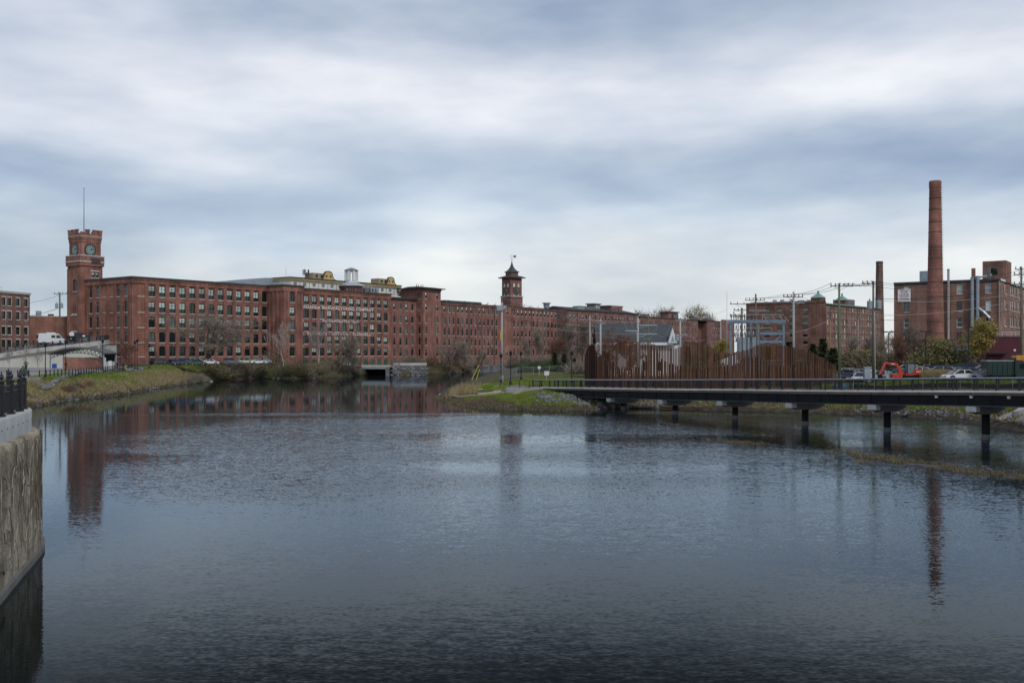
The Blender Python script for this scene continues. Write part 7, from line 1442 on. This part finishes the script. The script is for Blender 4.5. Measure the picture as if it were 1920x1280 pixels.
for cfg in (('bare_tree', 'big spreading bare tree on the left bank in front of the mill windows', 'tree', 387, 285, 'big', 1.0, .3), ('bare_tree', 'slender pale-barked tree before the painted lettering', 'tree', 597, 313, 'birch', .95, 1.0), ('bare_tree', 'pale bare tree at the mill stair block corner', 'tree', 533, 306, 'birch', .9, 2.2),
        ('bare_tree', 'dark leaning bare tree left of the culvert', 'tree', 630, 318, 'lean', 1.05, 0), ('bare_tree', 'bare tree crowded beside the leaning tree at the culvert', 'tree', 655, 328, 'bare', 1.0, 1.1), ('bare_tree', 'leaning dark trunk tree on the mill shore right of the stair tower', 'tree', 838, 366, 'lean', 1.15, -.2), ('bare_tree', 'small bare tree at the foot of the long range', 'tree', 872, 392, 'bare', 1.0, 2), ('bare_tree', 'thin bare tree by the green doors of the long range', 'tree', 903, 402, 'bare', .85, 4),
        ('bare_tree', 'grey bare tree left of the reddish one beyond the lawn', 'tree', 1068, 300, 'bare', 1.1, 3), ('bare_tree', 'tall grey bare tree right before the rusty screen end', 'tree', 1090, 290, 'bare', 1.15, 5), ('bare_tree', 'reddish bare tree behind the lawn evergreens', 'tree', 1046, 270, 'redbare', .9, 1), ('bare_tree', 'reddish bare tree in front of the white house', 'tree', 1160, 188, 'redbare', .95, 2), ('bare_tree', 'second reddish tree close by the white house wall', 'tree', 1178, 192, 'redbare', .8, 4),
        ('bare_tree', 'bare tree over the arch in the far river wall', 'tree', 1012, 380, 'bare', 1.1, 2), ('bare_tree', 'low bare tree left of the far arch', 'tree', 985, 372, 'bare', .9, 6), ('leafing_tree', 'round yellow-leaved tree in front of the maroon annex', 'tree', 1840, 172, 'yellow', .98, 1), ('leafing_tree', 'olive budding tree by the lot hedge', 'tree', 1652, 172, 'buds', .75, 2),
        ('bare_tree', 'tangled bare tree left of the olive shrub in the lot', 'tree', 1690, 180, 'redbare', .75, 3), ('bare_tree', 'twiggy bare tree at the left of the annex arches', 'tree', 1715, 186, 'bare', .75, 1), ('leafing_tree', 'olive leafing tree at the foot of the smokestack', 'tree', 1762, 184, 'olive', .72, 0), ('bare_tree', 'wide bare tree behind the hedge row', 'tree', 1604, 215, 'bare', .6, 2), ('bare_tree', 'bare tree between the hedge and the brick block', 'tree', 1630, 240, 'bare', .65, 4),
        ('leafing_tree', 'olive tree behind the middle of the rusty screen', 'tree', 1322, 205, 'olive', .7, 1), ('leafing_tree', 'ochre tree left of the substation gantry', 'tree', 1352, 230, 'yellow', .75, 2), ('leafing_tree', 'yellow shrub tree behind the gantry', 'tree', 1440, 215, 'yellow', .62, 4), ('distant_tree', 'leftmost treetop above the far mill roof', 'tree', 1203, 640, 'buds', 2.9, 1), ('distant_tree', 'second treetop above the far mill roof', 'tree', 1237, 640, 'buds', 3.1, 3), ('distant_tree', 'broad treetop right of the far roof house', 'tree', 1297, 660, 'buds', 3.3, 2), ('distant_tree', 'smaller treetop at the right end of the far roof', 'tree', 1328, 660, 'buds', 2.9, 5),
        ('bare_sapling', 'thin sapling at the left end of the ramp wall', 'tree', 17, 200, 'birch', .30, 1), ('bare_sapling', 'thin sapling above the statue', 'tree', 50, 202, 'birch', .34, 2), ('bare_sapling', 'thin sapling right of the statue', 'tree', 74, 200, 'birch', .30, 3), ('shrub_tree', 'reddish leafy shrub at the mill corner', 'tree', 243, 262, 'redbare', .6, 2)):
    nm, lb, ct, px, d, pr, s, rz = cfg; tree(nm, lb, ct, px, d, pr, s, rz, zb=8 if nm == 'distant_tree' else None, group='trees')
for k, (px, d, h, w_, lb, v) in enumerate(((1040, 250, 5.2, 6, 'dark green conifer on the lawn, left of a pair', 1), (1058, 246, 4.8, 5.5, 'dark green conifer on the lawn, right of a pair', 2), (1290, 190, 6.8, 6, 'narrow conifer behind the rusty screen near the house', 1), (1343, 186, 5.4, 6, 'conifer left of the substation columns', 2), (1480, 186, 7.2, 8, 'dark conifer right of the substation gantry', 1), (1524, 192, 6.6, 8, 'conifer in the middle behind the screen end', 2), (1543, 188, 7.6, 8, 'tallest conifer left of the red sign pole', 1), (1562, 180, 5.6, 8, 'conifer behind the greenish pole', 2), (1644, 190, 5.6, 7, 'conifer beside the transformer pole', 1))):
    tree('conifer', lb, 'conifer', px, d, 'conifer%d' % v, (w_, w_, h), k, group='conifers')
bu = random.Random(77)
ORD = 'first second third fourth fifth sixth seventh eighth ninth tenth eleventh twelfth thirteenth fourteenth fifteenth sixteenth seventeenth eighteenth nineteenth twentieth twenty-first twenty-second twenty-third twenty-fourth twenty-fifth twenty-sixth twenty-seventh twenty-eighth twenty-ninth thirtieth'.split()

def bushes(px0, px1, n, dfun, protos, smin, smax, label, group, zoff=0.):
    for k in range(n):
        px = px0+(px1-px0)*(k+bu.random()*.8)/n; d = dfun(px)+bu.uniform(-1, 1.5); s = bu.uniform(smin, smax); tree('bush', ORD[k]+' from the left, '+label, 'bush', px, d, bu.choice(protos), (s*1.2, s*1.2, s), bu.uniform(0, 6), group=group)
lin = lambda a, da, b_, db: (lambda px: da+(db-da)*(px-a)/(b_-a))
bushes(352, 388, 7, lin(352, 252, 388, 277), ['b_brown', 'b_dead', 'b_tan'], 1.4, 2.3, 'brown brush at the right end of the grassy left bank', 'brush ending the left bank')
bushes(392, 470, 26, lin(392, 279, 470, 300), ['b_dead', 'b_brown', 'b_olive', 'b_brown', 'b_dead'], 1.9, 3.3, 'tangled shrub on the shore below the big bare tree', 'shrubs below the big bare tree')
bushes(470, 570, 28, lin(470, 305, 570, 302), ['b_brown', 'b_dead', 'b_olive', 'b_brown', 'b_green'], 1.6, 2.9, 'shrub along the shore below the stair block', 'shrubs below the stair block')
bushes(570, 672, 28, lin(570, 302, 672, 340), ['b_brown', 'b_olive', 'b_dead', 'b_dead', 'b_brown'], 1.6, 2.6, 'shrub along the shore below the painted lettering', 'shrubs below the lettering')
bushes(738, 880, 30, lin(738, 350, 880, 398), ['b_dead', 'b_brown', 'b_tan', 'b_dead'], 1.6, 2.9, 'shrub along the shore right of the culvert', 'shrubs right of the culvert')
tree('bush', 'yellow forsythia-like bush at the stair block corner', 'bush', 514, 309, 'b_tan', 4.6, 1); tree('bush', 'bright green round bush at the foot of the big bare tree', 'bush', 372, 262, 'b_green', 1.7, 1)
tree('bush', 'wide weeping brown bush left of the rusty screen', 'bush', 1082, 232, 'b_dead', (4.6, 3.5, 3.2), 2)
bushes(978, 1040, 9, lin(978, 246, 1040, 252), ['b_green'], 1.9, 2.3, 'clipped dark green hedge shrub behind the lawn fence', 'hedge behind the lawn')
bushes(965, 1095, 16, lin(965, 330, 1095, 300), ['b_dead', 'b_brown', 'b_dead'], 2.6, 4.2, 'grey brown thicket between the lawn and the far mill', 'thicket beyond the lawn')
bushes(1578, 1648, 18, lin(1578, 188, 1648, 182), ['b_olive', 'b_brown', 'b_tan', 'b_dead'], 2.6, 4.4, 'rusty hedge shrub behind the parked cars', 'hedge behind the parked cars')
bushes(1655, 1800, 15, lin(1655, 186, 1800, 186), ['b_dead', 'b_dead', 'b_tan'], 2.0, 3.4, 'shrub at the back of the right parking lot', 'shrubs behind the right lot')
bushes(1738, 1782, 4, lin(1738, 178, 1782, 178), ['b_olive'], 3.6, 4.4, 'tall yellow olive shrub below the smokestack', 'olive shrubs below the smokestack')
bushes(1490, 1560, 8, lin(1490, 170, 1560, 168), ['b_tan', 'b_olive'], 1.6, 2.6, 'tan shrub behind the right part of the rusty screen', 'shrubs behind the screen')
bushes(1290, 1345, 6, lin(1290, 172, 1345, 172), ['b_olive'], 2.2, 3.0, 'yellow green shrub behind the middle of the screen', 'olive shrubs behind the screen')
bushes(1128, 1560, 30, lin(1128, 158, 1560, 147), ['b_dead', 'b_brown', 'b_dead'], 1.7, 2.5, 'brown shrub added as dark backing behind the rusty screen bars', 'shrubs added as dark backing of the screen')  # shrubs put in to give the dark interior seen between the bars
bushes(118, 178, 8, lin(118, 166, 178, 184), ['b_red', 'b_brown'], .8, 1.2, 'low red-brown shrub at the top of the grassy left bank', 'shrubs topping the left bank')

# ------------------------------------------------------------------ grass
def grass(name, n, box, cond, hmin, hmax, m, label, seed, w_=.035, blades=3, lean=.35):
    rs = np.random.RandomState(seed); x = rs.uniform(box[0], box[1], n); y = rs.uniform(box[2], box[3], n); sd = signed(x, y); k = cond(x, y, sd); x, y = x[k], y[k]; z = height(x, y); N = len(x)*blades
    X = np.repeat(x, blades)+rs.normal(0, .12, N); Y = np.repeat(y, blades)+rs.normal(0, .12, N); Z = np.maximum(np.repeat(z, blades)-.03, -.05); H = rs.uniform(hmin, hmax, N); a = rs.uniform(0, 6.283, N); dx, dy = np.cos(a)*w_, np.sin(a)*w_; lx, ly = rs.normal(0, lean, N)*H, rs.normal(0, lean, N)*H
    V = np.empty((N, 3, 3)); V[:, 0] = np.stack([X-dx, Y-dy, Z], 1); V[:, 1] = np.stack([X+dx, Y+dy, Z], 1); V[:, 2] = np.stack([X+lx, Y+ly, Z+H], 1)
    me = bpy.data.meshes.new(name); me.vertices.add(N*3); me.vertices.foreach_set('co', V.ravel()); me.loops.add(N*3); me.loops.foreach_set('vertex_index', np.arange(N*3)); me.polygons.add(N); me.polygons.foreach_set('loop_start', np.arange(0, N*3, 3)); me.materials.append(m); me.update(calc_edges=True); me.validate()
    o = obj(name, me); tag(o, label, 'grass', kind='stuff'); return o
M_gg = mat('grass_green', (.13, .19, .024), .3, .5, .9, col2=(.20, .26, .045)); M_gs = mat('grass_straw', (.26, .20, .10), .3, .6, .95, col2=(.34, .28, .15)); M_gb = mat('grass_brown', (.12, .09, .055), .3, .6, .95, col2=(.19, .15, .08))
pn = lambda x, y, s, sd_: vnoise(x, y, s, sd_)
leftb = (-92, -68, 146, 285); 
grass('bank_grass', 40000, leftb, lambda x, y, s: (s > 1.2) & (s < 13) & (pn(x, y, .25, 3)+.14*s > .25), .2, .5, M_gg, 'green grass on the left bank', 1, .05)
grass('dry_grass', 42000, leftb, lambda x, y, s: (s > .2) & (s < 6.5) & (pn(x, y, .3, 4)-.16*s > -.8), .3, .9, M_gs, 'straw coloured dry grass on the left bank', 2, .05, lean=.6)
grass('point_grass', 60000, (-14, 14, 136, 190), lambda x, y, s: (s > 1.8) & (pn(x, y, .3, 6)+.14*s+.10*x > .1) & ~((x > -7) & (x < 6) & (y > 160) & (y < 168)), .12, .32, M_gg, 'bright green grass on the grassy point', 3, .05)
grass('point_sedge', 12000, (-15, 16, 134, 180), lambda x, y, s: (s > -.9) & (s < 4.5), .12, .4, M_gb, 'brown sedge along the muddy shore of the point', 4, .05, lean=.6)
grass('reeds', 240, (-11, -6, 166, 188), lambda x, y, s: (s > .5), .5, 1.7, M_gs, 'pale dry reeds at the tip of the point', 5, .05, 4, .25)
grass('lawn_grass', 26000, (2, 42, 175, 262), lambda x, y, s: (s > 4), .06, .18, mat('lawn', (.13, .165, .04), .25, .4, .9, col2=(.19, .205, .06)), 'mown lawn behind the footbridge', 6, .06)
grass('right_bank_grass', 110000, (30, 72, 98, 146), lambda x, y, s: (s > 1.3) & (s < 14) & (pn(x, y, .28, 8)+.05*s+.05*(x-41) > .1) & ~((x > 52) & (x < 64) & (y < 109)), .12, .35, M_gg, 'green grass on the right bank behind the footbridge', 7, .05)
grass('right_dry_grass', 34000, (14, 62, 98, 150), lambda x, y, s: (s > .6) & (s < 2.4+5.*np.clip((42-x)/6, 0, 1)) & (pn(x, y, .35, 9) > -.45), .12, .4, M_gs, 'dry straw grass along the right shore', 8, .045, lean=.6)
grass('tan_grass_clump', 1500, (at(1742, 138)-1.5, at(1765, 138)+1.0, 136, 140), lambda x, y, s: s > 0, .6, 1.6, M_gs, 'tall tan ornamental grass clump in the right lot', 10, .03, 4, .22)
def onbar(x, y):
    m_ = np.zeros(x.shape, bool)
    for q, w_ in BARS:
        for a, b_ in zip(q[:-1], q[1:]):
            dx, dy = b_[0]-a[0], b_[1]-a[1]; t = np.clip(((x-a[0])*dx+(y-a[1])*dy)/(dx*dx+dy*dy), 0, 1); m_ |= ((x-a[0]-t*dx)**2+(y-a[1]-t*dy)**2) < (w_*.9)**2
    return m_
grass('marsh_tussocks', 60000, (14, 52, 60, 112), lambda x, y, s: onbar(x, y) & (pn(x, y, 1.1, 12) > -.2), .14, .42, M_gb, 'brown sedge tussocks standing in the shallow water', 11, .02, lean=.7)
grass('yard_grass', 30000, (-95, -20, 285, 395), lambda x, y, s: (s > .2) & (s < 9), .3, 1.0, M_gb, 'rough brown grass on the mill shore', 12, .08, lean=.5)
grass('left_sedge', 14000, (-92, -66, 144, 290), lambda x, y, s: (s > -.5) & (s < 2.2), .2, .6, M_gb, 'brown sedge along the left waterline', 14, .05, lean=.6)
